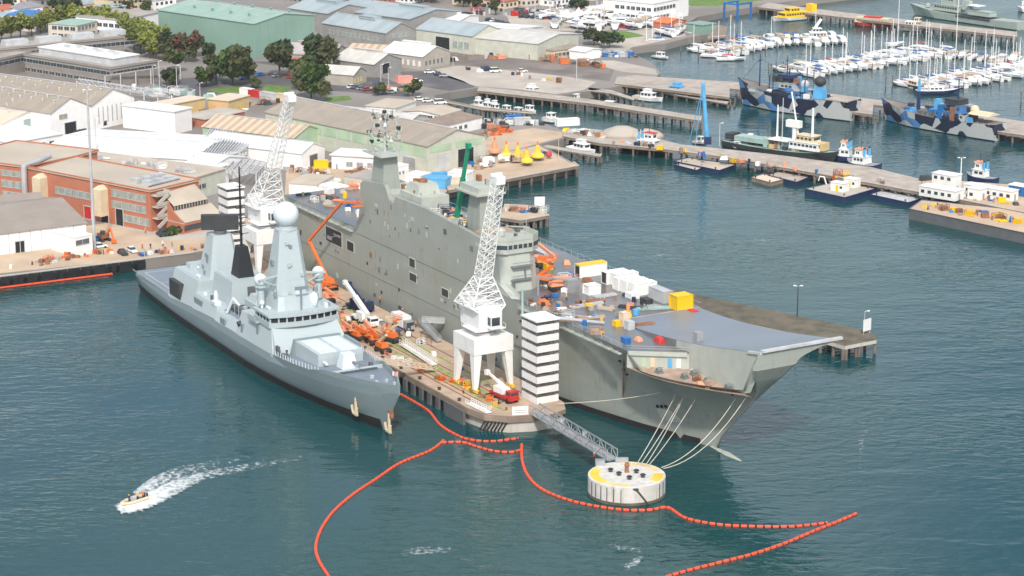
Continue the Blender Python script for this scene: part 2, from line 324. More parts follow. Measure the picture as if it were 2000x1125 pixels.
sheet('car_yard', [(780, 140), (850, 138), (905, 158), (928, 170), (878, 178), (800, 165)], E1, 'asphalt')
sheet('loading_yard', [(860, 105), (980, 95), (1130, 118), (1200, 135), (1190, 158), (1100, 148), (1000, 136), (870, 126)], E2, 'brown_yard')
sheet('sand_spit', [(1130, 118), (1200, 118), (1280, 135), (1284, 146), (1215, 140)], E3, 'conc_flat')
sheet('slip_road', [(300, 160), (480, 140), (700, 150), (800, 172), (800, 190), (620, 175), (490, 176), (330, 195)], E1, 'asphalt')
sheet('car_park', [(480, 120), (560, 120), (760, 155), (800, 172), (700, 150)], E2, 'asphalt')
sheet('shore_ground', [(1200, 110), (1236, 92), (1340, 70), (1330, 55), (1230, 60), (1160, 75)], E1, 'conc_flat')
sheet('lawn', [(1158, 60), (1230, 62), (1260, 70), (1190, 80)], E2, 'grass'); sheet('park_grass', [(1345, 12), (1400, 12), (1540, -6), (1500, -24), (1330, -20)], E1, 'grass')
sheet('verge', [(520, 165), (570, 170), (560, 182), (510, 178)], E3, 'grass'); sheet('verge', [(630, 190), (680, 187), (690, 195), (640, 200)], E3, 'grass'); sheet('verge', [(400, 174), (470, 168), (500, 178), (430, 182)], E3, 'grass')
sheet('boat_yard', [(990, 30), (1160, 10), (1330, 40), (1330, 56), (1150, 60), (1000, 60)], E1, 'conc_flat')
# quay edge kerb and fenders along the near quay
def wharf(name, label, pts, top, bot=-.6, zt=3.5, mat='wharf_top', side='timber', piles=None, cat='wharf', step=5, thick=.9, kerb=True):
    t = T(name, label, cat, (0, 0, 0)); q = poly(pts, zt)
    g = MB(); g.prism(q, zt - thick, zt, 1, mtop=0); g.build('deck', [mat, side], t)
    g = MB(); cnt = 0
    for (i, j, *r) in (piles or []):
        a, b = Vector(q[i]), Vector(q[j]); L = (b - a).length; n = max(2, int(L / step)); inw = (Vector((-(b - a).y, (b - a).x)).normalized()) * .6
        cen = sum((Vector(x) for x in q), Vector((0, 0))) / len(q)
        if inw.dot(cen - a) < 0: inw = -inw
        for k in range(n + 1):
            p = a.lerp(b, k / n) + inw
            cnt += 1; g1 = MB() if cnt < 100 else g
            g1.tube((p.x, p.y, -2), (p.x, p.y, zt - thick), .38 + .1 * rnd.random(), n=6)
            if cnt < 100: g1.build('pile', 'pile', t)
            p2 = p + inw * 6; g.tube((p2.x, p2.y, -2), (p2.x, p2.y, zt - thick), .38, n=5)
    if g.v:
        o = g.build('inner_piles', 'pile', t); o['kind'] = 'stuff'
    if kerb:
        g = MB()
        for i, j, *r in (piles or []):
            g = MB(); a, b = Vector(q[i]), Vector(q[j]); g.beam((a.x, a.y, zt + .16), (b.x, b.y, zt + .16), .35, .3); g.build('kerb', 'concrete', t)
    return t
# near quay wall with black fenders and a red pipe
q = MB(); a, b = P(-60, 548, LZ), P(378, 494, LZ)
q.beam((a.x, a.y, LZ + .15), (b.x, b.y, LZ + .15), .5, .3); t = T('quay_wall', 'tan quay edge lined with black fenders beside the white waterfront shed', 'quay')
q.build('kerb', 'concrete', t)
dq = (b - a); nn = Vector((dq.y, -dq.x, 0)).normalized()
for k in range(26):
    p = a.lerp(b, (k + .5) / 26 * .76) + nn * .5; g = MB(); g.cbox((p.x, p.y, .4), (3.4 if k % 2 else 2.6, .7, 2.5 if k % 2 else 1.7), atan2(dq.y, dq.x)); g.build('fender', 'black', t)
g = MB(); pa, pb = a + nn * 1.3, a.lerp(b, .62) + nn * 1.3
for k in range(60):
    x, y = pa.lerp(pb, k / 60), pa.lerp(pb, (k + .8) / 60); g.tube((x.x, x.y, .25), (y.x, y.y, .25), .3, n=6); 
    y2 = pa.lerp(pb, (k + 1) / 60); g.tube((y.x, y.y, .25), (y2.x, y2.y, .25), .12, n=4)
one(g, 'containment_boom', 'boomred', 'straight red boom floating against the fenders of the near quay', 'boom')

# main pier between the two grey ships
def lp(x, y): q = LF.w(x, y); return (q.x, q.y)
pier = T('pier', 'long tan pier with rail tracks and grass strips between the two grey warships', 'pier')
endp = [(150, -24.3), (156, -23.2), (160, -19.5), (162, -14), (162, -9), (160.5, -5), (156, -2.8), (150, -2.4)]
PZ = 3.5
g = MB(); g.prism([lp(-6, -24.3)] + [lp(*e) for e in endp] + [lp(-6, -2.4)], PZ - 1, PZ, 1, mtop=0); g.build('deck', ['pier_top', 'timber'], pier)
g = MB(); g.prism([lp(147, -23.6)] + [lp(x + (.0), y * .985) for x, y in [(150, -23.6), (156, -22.6), (159.5, -19.3), (161.5, -14), (161.5, -9), (160, -5.5), (156, -3.2)]] + [lp(147, -3)], -2, PZ - 1.0, 0); g.build('end_wall', 'concrete', pier)
g = MB()
for k in range(7):       # dark slanted stains/rub strips on the end wall
    tt = k / 6; e = lp(156.2 + 3.3 * tt, -23.1 + 3.6 * tt); e2 = lp(155.2 + 3.3 * tt, -23.9 + 3.6 * tt)
    g.beam((e[0], e[1], 2.5), (e2[0], e2[1], .2), .35, .3)
g.build('rub_strip', 'black', pier)
for k in range(30):
    x = 28 + k * 4; g = MB(); a = lp(x, -24.5); b = lp(x + 1.6, -24.5)
    g.beam((a[0], a[1], 1.2), (b[0], b[1], 1.2), .5, 3.4); g.build('fender', 'dgrey', pier)
g = MB(); a = lp(-6, -23.7); b = lp(148, -23.7); g.beam((a[0], a[1], .8), (b[0], b[1], .8), .3, 3.4); a = lp(-6, -3); b = lp(148, -3); g.beam((a[0], a[1], .8), (b[0], b[1], .8), .3, 3.4); g.build('sheet_piling', 'black', pier)
g = MB(); a = lp(141.5, -24.9); b = lp(150, -24.9); g.beam((a[0], a[1], .9), (b[0], b[1], .9), .6, 4.6); g.build('fender_panel', 'dgrey', pier)
for (y0, wd, x0, x1) in ((-14.6, 1.3, 0, 146), (-17.4, .9, 20, 155), (-10.2, .8, 60, 150)):
    g = MB(); g.add([(*lp(x0, y0 - wd / 2), PZ + .006), (*lp(x1, y0 - wd / 2), PZ + .006), (*lp(x1, y0 + wd / 2), PZ + .006), (*lp(x0, y0 + wd / 2), PZ + .006)], [(0, 1, 2, 3)]); g.build('grass_strip', 'railgrass', pier)
for y0 in (-13.3, -15.9, -18.7, -7.6, -20.2):
    g = MB(); a = lp(0, y0); b = lp(150, y0); g.beam((a[0], a[1], PZ + .07), (b[0], b[1], PZ + .07), .22, .14); g.build('rail', 'rust', pier)
g = MB(); pts = [lp(x, y) for x, y in [(-6, -24.1), (150, -24.1), (155.8, -23), (159.8, -19.4), (161.7, -14)]]
for a, b in zip(pts, pts[1:]): g.beam((*a, PZ + .2), (*b, PZ + .2), .4, .4)
g.build('kerb', 'timber', pier)
for k in range(14):
    a = lp(20 + k * 9.5, -22.6); g = MB(); g.lathe((a[0], a[1], PZ), [(.35, 0), (.28, .35), (.5, .5), (.45, .62)], 8); g.build('bollard', 'dark', pier)

# other piers and wharves
wharf('wharf', 'tan concrete wharf on piles carrying the yellow cone buoys', [(876, 372), (1130, 324), (1120, 317), (870, 362)], 0, zt=3.6, mat='yard', piles=[(0, 1), (1, 2)])
wharf('finger_pier', 'short wooden finger jetty beside the small white launch', [(1056, 287), (1172, 306), (1175, 301), (1060, 281)], 0, zt=2.2, piles=[(0, 1), (1, 2)], thick=.5)
wharf('work_jetty', 'cream jetty with a thicket of piles at its end carrying the blank white board', [(975, 425), (1018, 431), (1072, 421), (1040, 403), (985, 400)], 0, zt=3.4, mat='yard', piles=[(0, 1), (1, 2), (2, 3), (3, 4)], step=2.2)
wharf('long_wharf', 'long grey-brown wharf on piles running past the green trawler and tugs', [(1100, 266), (1172, 280), (1300, 292), (1420, 307), (1500, 322), (1620, 343), (1800, 376), (1800, 350), (1700, 326), (1500, 300), (1330, 282), (1250, 262), (1140, 250), (1100, 254)], 0, zt=3.4, piles=[(0, 1), (1, 2), (2, 3), (3, 4), (4, 5), (5, 6)], step=5)
wharf('long_wharf', 'wide office end of the wharf behind the dark barge', [(1801, 376), (2080, 430), (2080, 368), (1801, 348)], 0, zt=3.45, mat='yard', piles=[(0, 1)], step=6)
wharf('narrow_pier', 'narrow tan pier reaching out to the blue crane mast', [(932, 177), (1150, 202), (1368, 236), (1370, 227), (1150, 193), (936, 169)], 0, zt=3.2, piles=[(0, 1), (1, 2), (2, 3)], step=4)
wharf('trestle_bridge', 'thin dark trestle walkway crossing the inner basin', [(846, 196), (940, 214), (1040, 222), (1040, 218), (940, 209), (848, 190)], 0, zt=2.8, piles=[(0, 1), (1, 2)], step=4, thick=.4, mat='timber')
wharf('link_bridge', 'short trestle bridge curving from the concrete quay towards the cream launch', [(1148, 177), (1190, 182), (1238, 196), (1240, 191), (1195, 176), (1150, 171)], 0, zt=3, piles=[(0, 1), (1, 2)], step=4, thick=.4)
wharf('ship_pier', 'broad plank pier behind the two camouflaged ships', [(1200, 163), (1340, 180), (1425, 190), (1425, 173), (1666, 200), (1666, 219), (1704, 224), (1706, 205), (1922, 232), (1922, 253), (2060, 274), (2060, 246), (1900, 222), (1700, 193), (1450, 161), (1240, 147), (1205, 150)], 0, zt=3.4, piles=[(0, 1), (1, 2), (5, 6), (9, 10), (3, 4), (7, 8)], step=5)
wharf('lower_landing', 'low landing stage along the foot of the plank pier beside the navy-hulled boat', [(1205, 166), (1420, 203), (1424, 198), (1210, 161)], 0, zt=1.6, piles=[(0, 1)], step=5, thick=.4)
wharf('far_pier', 'far timber pier behind the yellow and red ferries', [(1480, 14), (1560, 24), (1760, 47), (1986, 72), (1985, 62), (1760, 37), (1600, 18), (1500, 5)], 0, zt=3.4, piles=[(0, 1), (1, 2), (2, 3), (3, 4)], step=5)
wharf('marina_breakwater', 'brown timber boat ramp wall beside the green boat shed', [(1382, 74), (1418, 70), (1420, 52), (1400, 48)], 0, zt=4.6, mat='timber', piles=[(0, 1)], step=3)
wharf('mossy_pier', 'mossy old concrete breakwater pier beyond the ramp bow', [(1262, 583), (1330, 603), (1470, 634), (1600, 662), (1650, 676), (1712, 664), (1712, 655), (1690, 645), (1560, 617), (1345, 572), (1280, 556), (1240, 566)], 0, zt=3.6, mat='moss', side='concrete', piles=[(0, 1), (1, 2), (2, 3), (3, 4), (4, 5)], step=4.2, kerb=False)
# ================================================================ BUILDINGS
def wallbox(g, X, Y, h):
    g.prism([(0, 0), (X, 0), (X, Y), (0, Y)], 0, h)
def shed(name, label, A, B, C, h, wall, roof, rise=2.5, ridge='y', doors=(), wins=(), over=.4, wall2=None, vent=None, z0=LZ, cat='shed', group=None, par=0, rib=None, downs=0):
    zt = z0 + h; a, b, c = P(*A, zt), P(*B, zt), P(*C, zt)
    dx = Vector((c.x - b.x, c.y - b.y)); X = dx.length; dx.normalize(); dy = Vector((-dx.y, dx.x)); Y = Vector((a.x - b.x, a.y - b.y)).dot(dy)
    if Y < 2: Y = Vector((a.x - b.x, a.y - b.y)).length
    t = T(name, label, cat, (b.x, b.y, z0), atan2(dx.y, dx.x), group); t['X'] = X; t['Y'] = Y
    if ridge == 'y':      # gables on the B-C face
        g = MB(); g.add([(0, 0, 0), (X, 0, 0), (X, 0, h), (X / 2, 0, h + rise), (0, 0, h), (0, Y, 0), (X, Y, 0), (X, Y, h), (X / 2, Y, h + rise), (0, Y, h)],
              [(0, 1, 2, 3, 4), (9, 8, 7, 6, 5), (0, 4, 9, 5), (1, 6, 7, 2), (0, 5, 6, 1)]); g.build('wall', wall, t)
        g = MB(); sl = rise / (X / 2); k = .22
        for s in (0, 1):
            x0 = -over if s == 0 else X + over; xm = X / 2; z0_ = h - over * sl; e = -over; f = Y + over
            vs = [(x0, e, z0_), (xm, e, h + rise), (xm, f, h + rise), (x0, f, z0_)]; vs += [(x, y, z + k) for x, y, z in vs]
            g.add(vs, [(0, 1, 2, 3), (4, 7, 6, 5), (0, 4, 5, 1), (2, 6, 7, 3), (0, 3, 7, 4)] if s == 0 else [(3, 2, 1, 0), (5, 6, 7, 4), (1, 5, 4, 0), (3, 7, 6, 2), (4, 7, 3, 0)])
        r = g.build('roof', roof, t)
        if Y > 25: g = MB(); g.beam((X / 2, -.3, h + rise + .28), (X / 2, Y + .3, h + rise + .28), .7, .16); g.build('ridge_cap', 'lgrey', r)
        if vent: g = MB(); g.box(X / 2 - vent[0] / 2, X / 2 + vent[0] / 2, Y * vent[1], Y * vent[2], h + rise - .3, h + rise + .9); g.box(X / 2 - vent[0] / 2 - .3, X / 2 + vent[0] / 2 + .3, Y * vent[1], Y * vent[2], h + rise + .9, h + rise + 1.1); g.build('ridge_vent', roof, r)
    elif ridge == 'x':
        g = MB(); g.add([(0, 0, 0), (0, Y, 0), (0, Y, h), (0, Y / 2, h + rise), (0, 0, h), (X, 0, 0), (X, Y, 0), (X, Y, h), (X, Y / 2, h + rise), (X, 0, h)],
              [(4, 3, 2, 1, 0), (5, 6, 7, 8, 9), (0, 5, 9, 4), (1, 2, 7, 6), (0, 1, 6, 5)]); g.build('wall', wall, t)
        g = MB(); sl = rise / (Y / 2); k = .22
        for s in (0, 1):
            y0 = -over if s == 0 else Y + over; ym = Y / 2; z0_ = h - over * sl
            vs = [(-over, y0, z0_), (X + over, y0, z0_), (X + over, ym, h + rise), (-over, ym, h + rise)]; vs += [(x, y, z + k) for x, y, z in vs]
            g.add(vs, [(3, 2, 1, 0), (4, 5, 6, 7), (0, 1, 5, 4), (1, 2, 6, 5), (3, 0, 4, 7)] if s == 0 else [(0, 1, 2, 3), (7, 6, 5, 4), (4, 5, 1, 0), (5, 6, 2, 1), (7, 4, 0, 3)])
        r = g.build('roof', roof, t)
    elif ridge == 'hip':
        g = MB(); g.box(0, X, 0, Y, 0, h); g.build('wall', wall, t); o = over; i = min(X, Y) / 2
        if X > Y: tp = [(i, Y / 2), (X - i, Y / 2)]
        else: tp = [(X / 2, i), (X / 2, Y - i)]
        g = MB(); vs = [(-o, -o, h), (X + o, -o, h), (X + o, Y + o, h), (-o, Y + o, h), (*tp[0], h + rise), (*tp[1], h + rise)]
        g.add(vs, [(3, 2, 1, 0), (0, 1, 5, 4), (1, 2, 5), (2, 3, 4, 5), (3, 0, 4)] if X > Y else [(3, 2, 1, 0), (0, 1, 4), (1, 2, 5, 4), (2, 3, 5), (3, 0, 4, 5)]); r = g.build('roof', roof, t)
    elif ridge == 'mono':                  # falls towards the L face
        g = MB(); g.add([(0, 0, 0), (X, 0, 0), (X, 0, h + rise), (0, 0, h), (0, Y, 0), (X, Y, 0), (X, Y, h + rise), (0, Y, h)], [(0, 1, 2, 3), (7, 6, 5, 4), (0, 3, 7, 4), (1, 5, 6, 2), (0, 4, 5, 1)]); g.build('wall', wall, t)
        g = MB(); g.add([(-over, -over, h), (X + over, -over, h + rise), (X + over, Y + over, h + rise), (-over, Y + over, h), (-over, -over, h + .25), (X + over, -over, h + rise + .25), (X + over, Y + over, h + rise + .25), (-over, Y + over, h + .25)],
                        [(3, 2, 1, 0), (4, 5, 6, 7), (0, 1, 5, 4), (1, 2, 6, 5), (2, 3, 7, 6), (3, 0, 4, 7)]); r = g.build('roof', roof, t)
    else:
        g = MB(); g.box(0, X, 0, Y, 0, h); g.build('wall', wall, t)
        g = MB(); g.box(-over, X + over, -over, Y + over, h, h + .3); r = g.build('roof', roof, t)
        if par:
            g = MB(); 
            for q in ((-over, X + over, -over, -over + .3), (-over, X + over, Y + over - .3, Y + over), (-over, -over + .3, -over + .3, Y + over - .3), (X + over - .3, X + over, -over + .3, Y + over - .3)): g.box(*q, h + .3, h + .3 + par)
            g.build('parapet', wall, r)
    fac(t, doors, wins, X, Y); return t
def fac(t, doors, wins, X, Y):
    for face, u, wd, hh, mt, *zz in doors:           # doors: face L (x=0) or R (y=0), centre along it from B
        z = zz[0] if zz else 0; g = MB()
        if face == 'L': g.box(-.09, .02, u - wd / 2, u + wd / 2, z, z + hh)
        else: g.box(u - wd / 2, u + wd / 2, -.09, .02, z, z + hh)
        d = g.build('door', mt, t); g = MB()
        if face == 'L':
            g.box(-.16, -.0, u - wd / 2 - .22, u - wd / 2, z, z + hh + .22); g.box(-.16, 0, u + wd / 2, u + wd / 2 + .22, z, z + hh + .22); g.box(-.17, 0, u - wd / 2, u + wd / 2, z + hh, z + hh + .22)
        else:
            g.box(u - wd / 2 - .22, u - wd / 2, -.16, 0, z, z + hh + .22); g.box(u + wd / 2, u + wd / 2 + .22, -.16, 0, z, z + hh + .22); g.box(u - wd / 2, u + wd / 2, -.17, 0, z + hh, z + hh + .22)
        g.build('frame', 'lgrey', d)
    for face, u0, u1, z, hh, n, mt, *gp in wins:      # a row of n windows
        gp = gp[0] if gp else .25; st = (u1 - u0) / n
        for k in range(n):
            a, b = u0 + k * st, u0 + (k + 1 - gp) * st; g = MB(); f = MB()
            if face == 'L':
                g.box(-.07, .02, a, b, z, z + hh); f.box(-.14, 0, a - .1, b + .1, z - .14, z); f.box(-.12, 0, a - .08, b + .08, z + hh, z + hh + .1)
                for m in range(1, max(2, int((b - a) / 1.6))): y = a + (b - a) * m / max(2, int((b - a) / 1.6)); f.box(-.11, 0, y - .05, y + .05, z, z + hh)
            else:
                g.box(a, b, -.07, .02, z, z + hh); f.box(a - .1, b + .1, -.14, 0, z - .14, z); f.box(a - .08, b + .08, -.12, 0, z + hh, z + hh + .1)
                for m in range(1, max(2, int((b - a) / 1.6))): y = a + (b - a) * m / max(2, int((b - a) / 1.6)); f.box(y - .05, y + .05, -.11, 0, z, z + hh)
            wdw = g.build('window', mt, t); f.build('frame', 'lgrey', wdw)

# green boatshed
t = shed('green_shed', 'huge windowless mint green metal shed with rooftop vents behind the trees', (306, 20), (496, 47), (613, 30), 14.5, 'green_wall', 'green_roof', 2.6)
for k in range(9):
    g = MB(); g.lathe((8 if k % 2 else 26, 6 + k * 6, 15.6 + .6), [(.5, 0), (.5, .8), (.9, .9), (.2, 1.3)], 8); g.build('roof_vent', 'green_wall', t)
g = MB()
for k in range(7): g.box(3 + k * 5, 3.3 + k * 5, -.14, 0, 0, 14.2)
g.build('downpipe', 'green_wall', t)
# blue-grey sheds
shed('workshop', 'long blue-grey roofed workshop with lean-to annex right of the mint green shed', (614, 47), (754, 65), (811, 57), 8, 'grey_wall', 'blue_roof', 3.6, wins=[('L', 5, 40, 4, 1.6, 12, 'paleglass', .4), ('R', 3, 14, 5.5, 1.6, 3, 'paleglass')], vent=(4, .35, .6), cat='workshop')
shed('workshop', 'long blue-grey roofed workshop with dark loading doors beside the quay yard', (811, 57), (922, 71), (985, 60), 8, 'pale_wall', 'blue_roof', 3.6, doors=[('L', 17, 8, 6, 'black')], wins=[('L', 2, 12, 2, 3, 3, 'paleglass')], cat='workshop')
shed('workshop', 'blue-grey gabled workshop block rising behind the mint green shed', (560, 16), (640, 27), (720, 16), 9.5, 'grey_wall', 'blue_roof', 3, vent=(5, .2, .7), cat='workshop')
shed('workshop', 'long blue-grey shed with louvred vents in the row behind the workshops', (650, 16), (800, 38), (900, 22), 8.5, 'grey_wall', 'blue_roof', 2.6, vent=(4, .1, .4), cat='workshop')
shed('factory', 'low white factory roof with rows of vents behind the blue-grey workshops', (760, 18), (898, 40), (935, 30), 6, 'white_wall', 'white_roof', 1.2, cat='factory', vent=(2, .1, .9))
# small gabled sheds
for i, (A, B, C, lb, rf, wl) in enumerate((((564, 97), (650, 109), (680, 96), 'lilac-grey roofed gabled shed between two dark trees', 'lilac_roof', 'stone'), ((655, 115), (730, 126), (785, 115), 'pale roofed gabled shed with one big dark opening in its end', 'pale_roof', 'grey_wall'),
        ((750, 100), (825, 111), (879, 100), 'white roofed gabled shed with arched windows in pale stone walls', 'white_roof', 'stone'))):
    shed('gabled_shed', lb, A, B, C, 5.5, wl, rf, 3.2, vent=(1.6, .15, .8), doors=[('R', 7.5, 4.5, 4, 'black', 1)] if i == 1 else [], wins=[('L', 1, 16, 1.4, 2.2, 5, 'white_clean', .6), ('R', 2, 15, 1.5, 2, 5, 'glass', .65)] if i == 2 else [], group='gabled sheds behind the trees')
shed('gabled_shed', 'small stone gabled shed with orange window panels next to the parked cars', (640, 137), (690, 147), (716, 138), 4.5, 'stone', 'pale_roof', 2.4, wins=[('R', 1, 9, 1.2, 1.8, 3, 'buoy', .6)])
shed('gabled_shed', 'striped rusty roofed low shed tucked behind the pale roofed gabled shed', (690, 92), (752, 100), (772, 92), 4.5, 'grey_wall', 'stripe_roof', 1.6)
shed('store', 'red-brown roofed little store under the dark tree by the mint green shed', (572, 122), (600, 128), (625, 120), 4, 'stone', 'roofred', 1.8)
# office complex
t = shed('office_block', 'flat roofed brown office block with a white rooftop plant room', (50, 108), (217, 135), (307, 120), 8, 'office_wall', 'office_roof', ridge='flat', par=.5, wins=[('L', 1, 54, 5.4, 1.5, 14, 'glass', .06), ('R', 1, 23, 5.4, 1.5, 6, 'glass', .06), ('L', 1, 54, 1.8, 1.4, 14, 'glass', .3)], cat='office')
g = MB(); g.box(5, 18, 4, 50, 8.3, 11); g.build('plant_room', 'lgrey', t); g = MB(); g.box(4.6, 18.4, 3.6, 50.4, 11, 11.35); g.build('plant_roof', 'white_roof', t)
for k in range(7):
    g = MB(); g.cbox((11.5 + (k % 2) * 2, 10 + k * 5, 11.35), (1.6, 2.2, .9)); g.build('air_unit', 'lgrey', t)
t = shed('office_block', 'wide grey flat roofed office block behind the lower brown one', (-60, 92), (-20, 100), (242, 74), 8.5, 'office_wall', 'office_roof', ridge='flat', par=.5, wins=[('L', 1, 12, 5.5, 1.5, 4, 'glass', .06), ('R', 1, 70, 5.5, 1.5, 16, 'glass', .06)], cat='office')
for k in range(4):
    g = MB(); g.box(10 + k * 15, 20 + k * 15, 6, 11, 8.8, 11); g.build('plant_room', 'lgrey', t)
shed('office_block', 'brown office wing with dark ribbon windows left of the white plant room block', (-60, 112), (-15, 120), (60, 104), 7, 'office_wall', 'office_roof', ridge='flat', par=.5, wins=[('R', 1, 19, 4.5, 1.5, 5, 'glass', .06), ('L', 1, 12, 4.5, 1.5, 3, 'glass', .06)], cat='office')
# white warehouses (far left), gables to the quay
shed('warehouse', 'long white gabled warehouse with tall slit windows in its end wall', (-60, 148), (178, 207), (262, 189), 9, 'white_wall', 'tan_roof', 4.5, wins=[('R', 3.4, 17.5, 2.2, 5.6, 6, 'grey', .82)], doors=[('R', 6.6, 1.6, 1.6, 'black', .9)], cat='warehouse')
shed('warehouse', 'long white gabled warehouse with one small window above a dark doorway', (-80, 172), (98, 222), (176, 207), 9, 'white_wall', 'tan_roof', 4.2, wins=[('R', 4, 8, 6.3, 1.6, 1, 'tan_roof', .05)], doors=[('R', 9, 5.2, 4.6, 'black')], cat='warehouse')
shed('warehouse', 'low white warehouse with pale roof at the left edge below the gabled ones', (-120, 190), (2, 243), (100, 219), 6.5, 'white_wall', 'cream_roof', 2.2, doors=[('R', 14, 4, 3, 'teal', 3)], cat='warehouse')
shed('lean_to', 'blank white hall wall running right from the slit windowed warehouse', (258, 202), (341, 219), (374, 211), 8, 'white_wall', 'white_roof', 2, ridge='flat', cat='hall')
for o in [x for x in bpy.data.objects if x.name.startswith('warehouse')]:
    if o['Y'] > 30:
        for k in range(10):
            for sx in (.3, .42): g = MB(); g.lathe((o['X'] * sx, 4 + k * 6, 9 + (4.4 * sx * 2) - .1), [(.35, 0), (.35, .7), (.55, .8), (.1, 1.1)], 7); g.build('roof_vent', 'lgrey', o)
# white membrane roofs
t = shed('white_hall', 'broad hall under a plain bright white membrane roof', (195, 246), (372, 312), (460, 268), 6, 'white_wall', 'white_roof', 1.6, cat='hall', vent=None)
shed('white_hall', 'low white hall with a grey vent beside the torn roof lattice', (372, 318), (405, 330), (486, 308), 5.5, 'white_wall', 'white_roof', 2.2, wins=[('R', 8, 10, 3.6, 1, 1, 'grey')], ridge='y', cat='hall')
shed('white_hall', 'white gabled hall with a dark vehicle door next to the yellow skip', (452, 262), (588, 300), (634, 286), 6, 'white_wall', 'white_roof', 2.4, doors=[('R', 7, 4.4, 3.8, 'dgrey', .6)], cat='hall')
# torn roof lattice
def lattice(name, label, pts, z, n1, n2):
    q = [Vector(x) for x in poly(pts, z)]; t = T(name, label, 'roof frame', (0, 0, 0)); g = MB()
    for k in range(n1 + 1):
        a = q[0].lerp(q[3], k / n1); b = q[1].lerp(q[2], k / n1); g.beam((*a, z + .8 * sin(pi * k / n1)), (*b, z + .8 * sin(pi * k / n1)), .3, .4)
    for k in range(n2 + 1):
        a = q[0].lerp(q[1], k / n2); b = q[3].lerp(q[2], k / n2); g.beam((*a, z + .2), (*b, z + .2), .22, .3)
    g.build('roof_frame', 'lgrey', t); g = MB()
    for a in q: g.beam((*a, LZ), (*a, z), .4)
    for k in (0.25, .5, .75): a = q[0].lerp(q[1], k); g.beam((*a, LZ), (*a, z), .4); a = q[3].lerp(q[2], k); g.beam((*a, LZ), (*a, z), .4)
    g.build('columns', 'lgrey', t)
lattice('roof_frame', 'bare grey lattice of a torn off roof between the white halls', [(374, 312), (412, 250), (500, 272), (468, 298)], LZ + 6.5, 16, 14)
lattice('roof_frame', 'second strip of bare roof lattice in front of the broad white roof', [(366, 322), (392, 296), (520, 318), (500, 340)], LZ + 5, 12, 8)
# long tan / green shed and its neighbours
t = shed('long_shed', 'very long tan roofed shed with pale green walls and a gabled right end', (500, 222), (835, 286), (948, 265), 9, 'pale_wall', 'tan_roof', 3.8, doors=[('L', 9, 6, 4, 'grey'), ('L', 62, 5, 4.6, 'black'), ('R', 17, 7, 6, 'black'), ('R', 7, 5, 5.4, 'lgrey')], cat='shed')
for k in range(10):
    g = MB(); g.box(-.12, .02, 1 + k * 7.6, 7.4 + k * 7.6, 5.2, 8.6); g.build('green_panel', 'pgreen_wall', t)
for a_, b_ in ((1, 10.6), (12.6, 24)):
    g = MB(); g.box(a_, b_, -.12, .02, 6.6, 8.8); g.build('green_panel', 'pgreen_wall', t)
shed('striped_shed', 'smaller shed with a rust striped roof and green gable next to the yellow store', (428, 239), (573, 270), (632, 254), 6, 'pgreen_wall', 'stripe_roof', 3, doors=[('R', 9, 3, 3, 'yellow_wall')], cat='shed')
shed('long_shed', 'low pale grey roofed shed running along behind the very long tan roof', (610, 204), (800, 237), (835, 226), 5, 'pale_wall', 'pale_roof', 1.4, cat='shed')
shed('cream_store', 'yellow walled store with flat cream roof behind the slit windowed warehouse', (304, 200), (322, 207), (400, 192), 5.4, 'yellow_wall', 'cream_roof', ridge='flat', cat='store')
shed('cream_store', 'smaller yellow store beside the stacked containers', (428, 188), (446, 198), (486, 187), 4.5, 'yellow_wall', 'cream_roof', ridge='flat', cat='store')
shed('site_cabin', 'little bright orange cabin at the end of the rust striped roof', (408, 238), (420, 248), (428, 240), 3, 'orange', 'orange', ridge='flat', over=.1, cat='cabin')
shed('brick_store', 'low orange brick store with rubble roof beside the yellow stores', (376, 222), (400, 234), (478, 218), 3, 'brick', 'conc_flat', ridge='flat', cat='store')
# orange brick engineering building
t = shed('brick_building', 'three storey orange brick building with flat tan roof and a wrapping outside stair', (75, 324), (293, 375), (388, 353), 12, 'brick', 'tan_flat', ridge='flat', par=.4, cat='factory',
         wins=[('L', 2, 17, 8.6, 2, 5, 'paleglass', .08), ('L', 2, 17, 5.2, 2, 5, 'paleglass', .08), ('L', 1, 12, 1.6, 2, 4, 'paleglass', .08), ('L', 24, 42, 6, 2, 6, 'paleglass', .08), ('R', 11, 17, 10, .9, 2, 'glass', .7)],
         doors=[('L', 13.5, 3, 5, 'black'), ('L', 27.5, 3, 3.8, 'red', .0), ('L', 20, 3.2, 2.2, 'black')])
for y in (20, 47):
    g = MB(); g.box(-3, -.01, y - 1.8, y + 1.8, 2.4, 10.4); g.add([(-3, y - 1.8, 10.4), (-.01, y - 1.8, 10.4), (-.01, y + 1.8, 10.4), (-3, y + 1.8, 10.4), (-2, y, 11.6), (-.01, y, 11.6)], [(0, 1, 5, 4), (2, 3, 4, 5), (3, 0, 4)]); g.build('hopper', 'cream', t)
g = MB()
for k in range(6): g.cbox((5 + (k % 3) * 4, 6 + (k // 3) * 5, 12.3), (2.4, 3, 1.5))
g.tube((3, 4, 13), (16, 4.6, 13), .45, n=8); g.tube((16, 4.6, 13), (17, 14, 13), .45, n=8); g.build('roof_plant', 'alu', t)
g = MB(); g.tube((6, 56, 13), (-1.6, 54, 13), .7, n=8); g.tube((-1.6, 54, 13), (-1.6, 54, 4), .9, n=8); g.tube((6, 56, 13), (14, 60, 13), .7, n=8); g.build('duct', 'alu', t)
g = MB()      # outside stair
for k in range(3):
    z = 1.5 + k * 3.4; g.box(.4, 5.5, -2.6, -.1, z + 2.4, z + 2.7); g.beam((.4, -2.5, z), (4.6, -2.5, z + 2.5), .3, 1.1); g.beam((.4, -2.5, z + 3.4), (5.5, -2.5, z + 3.4), .15, 1.0)
    g.box(5.2, 5.5, -2.6, -.1, z + 2.7, z + 3.7)
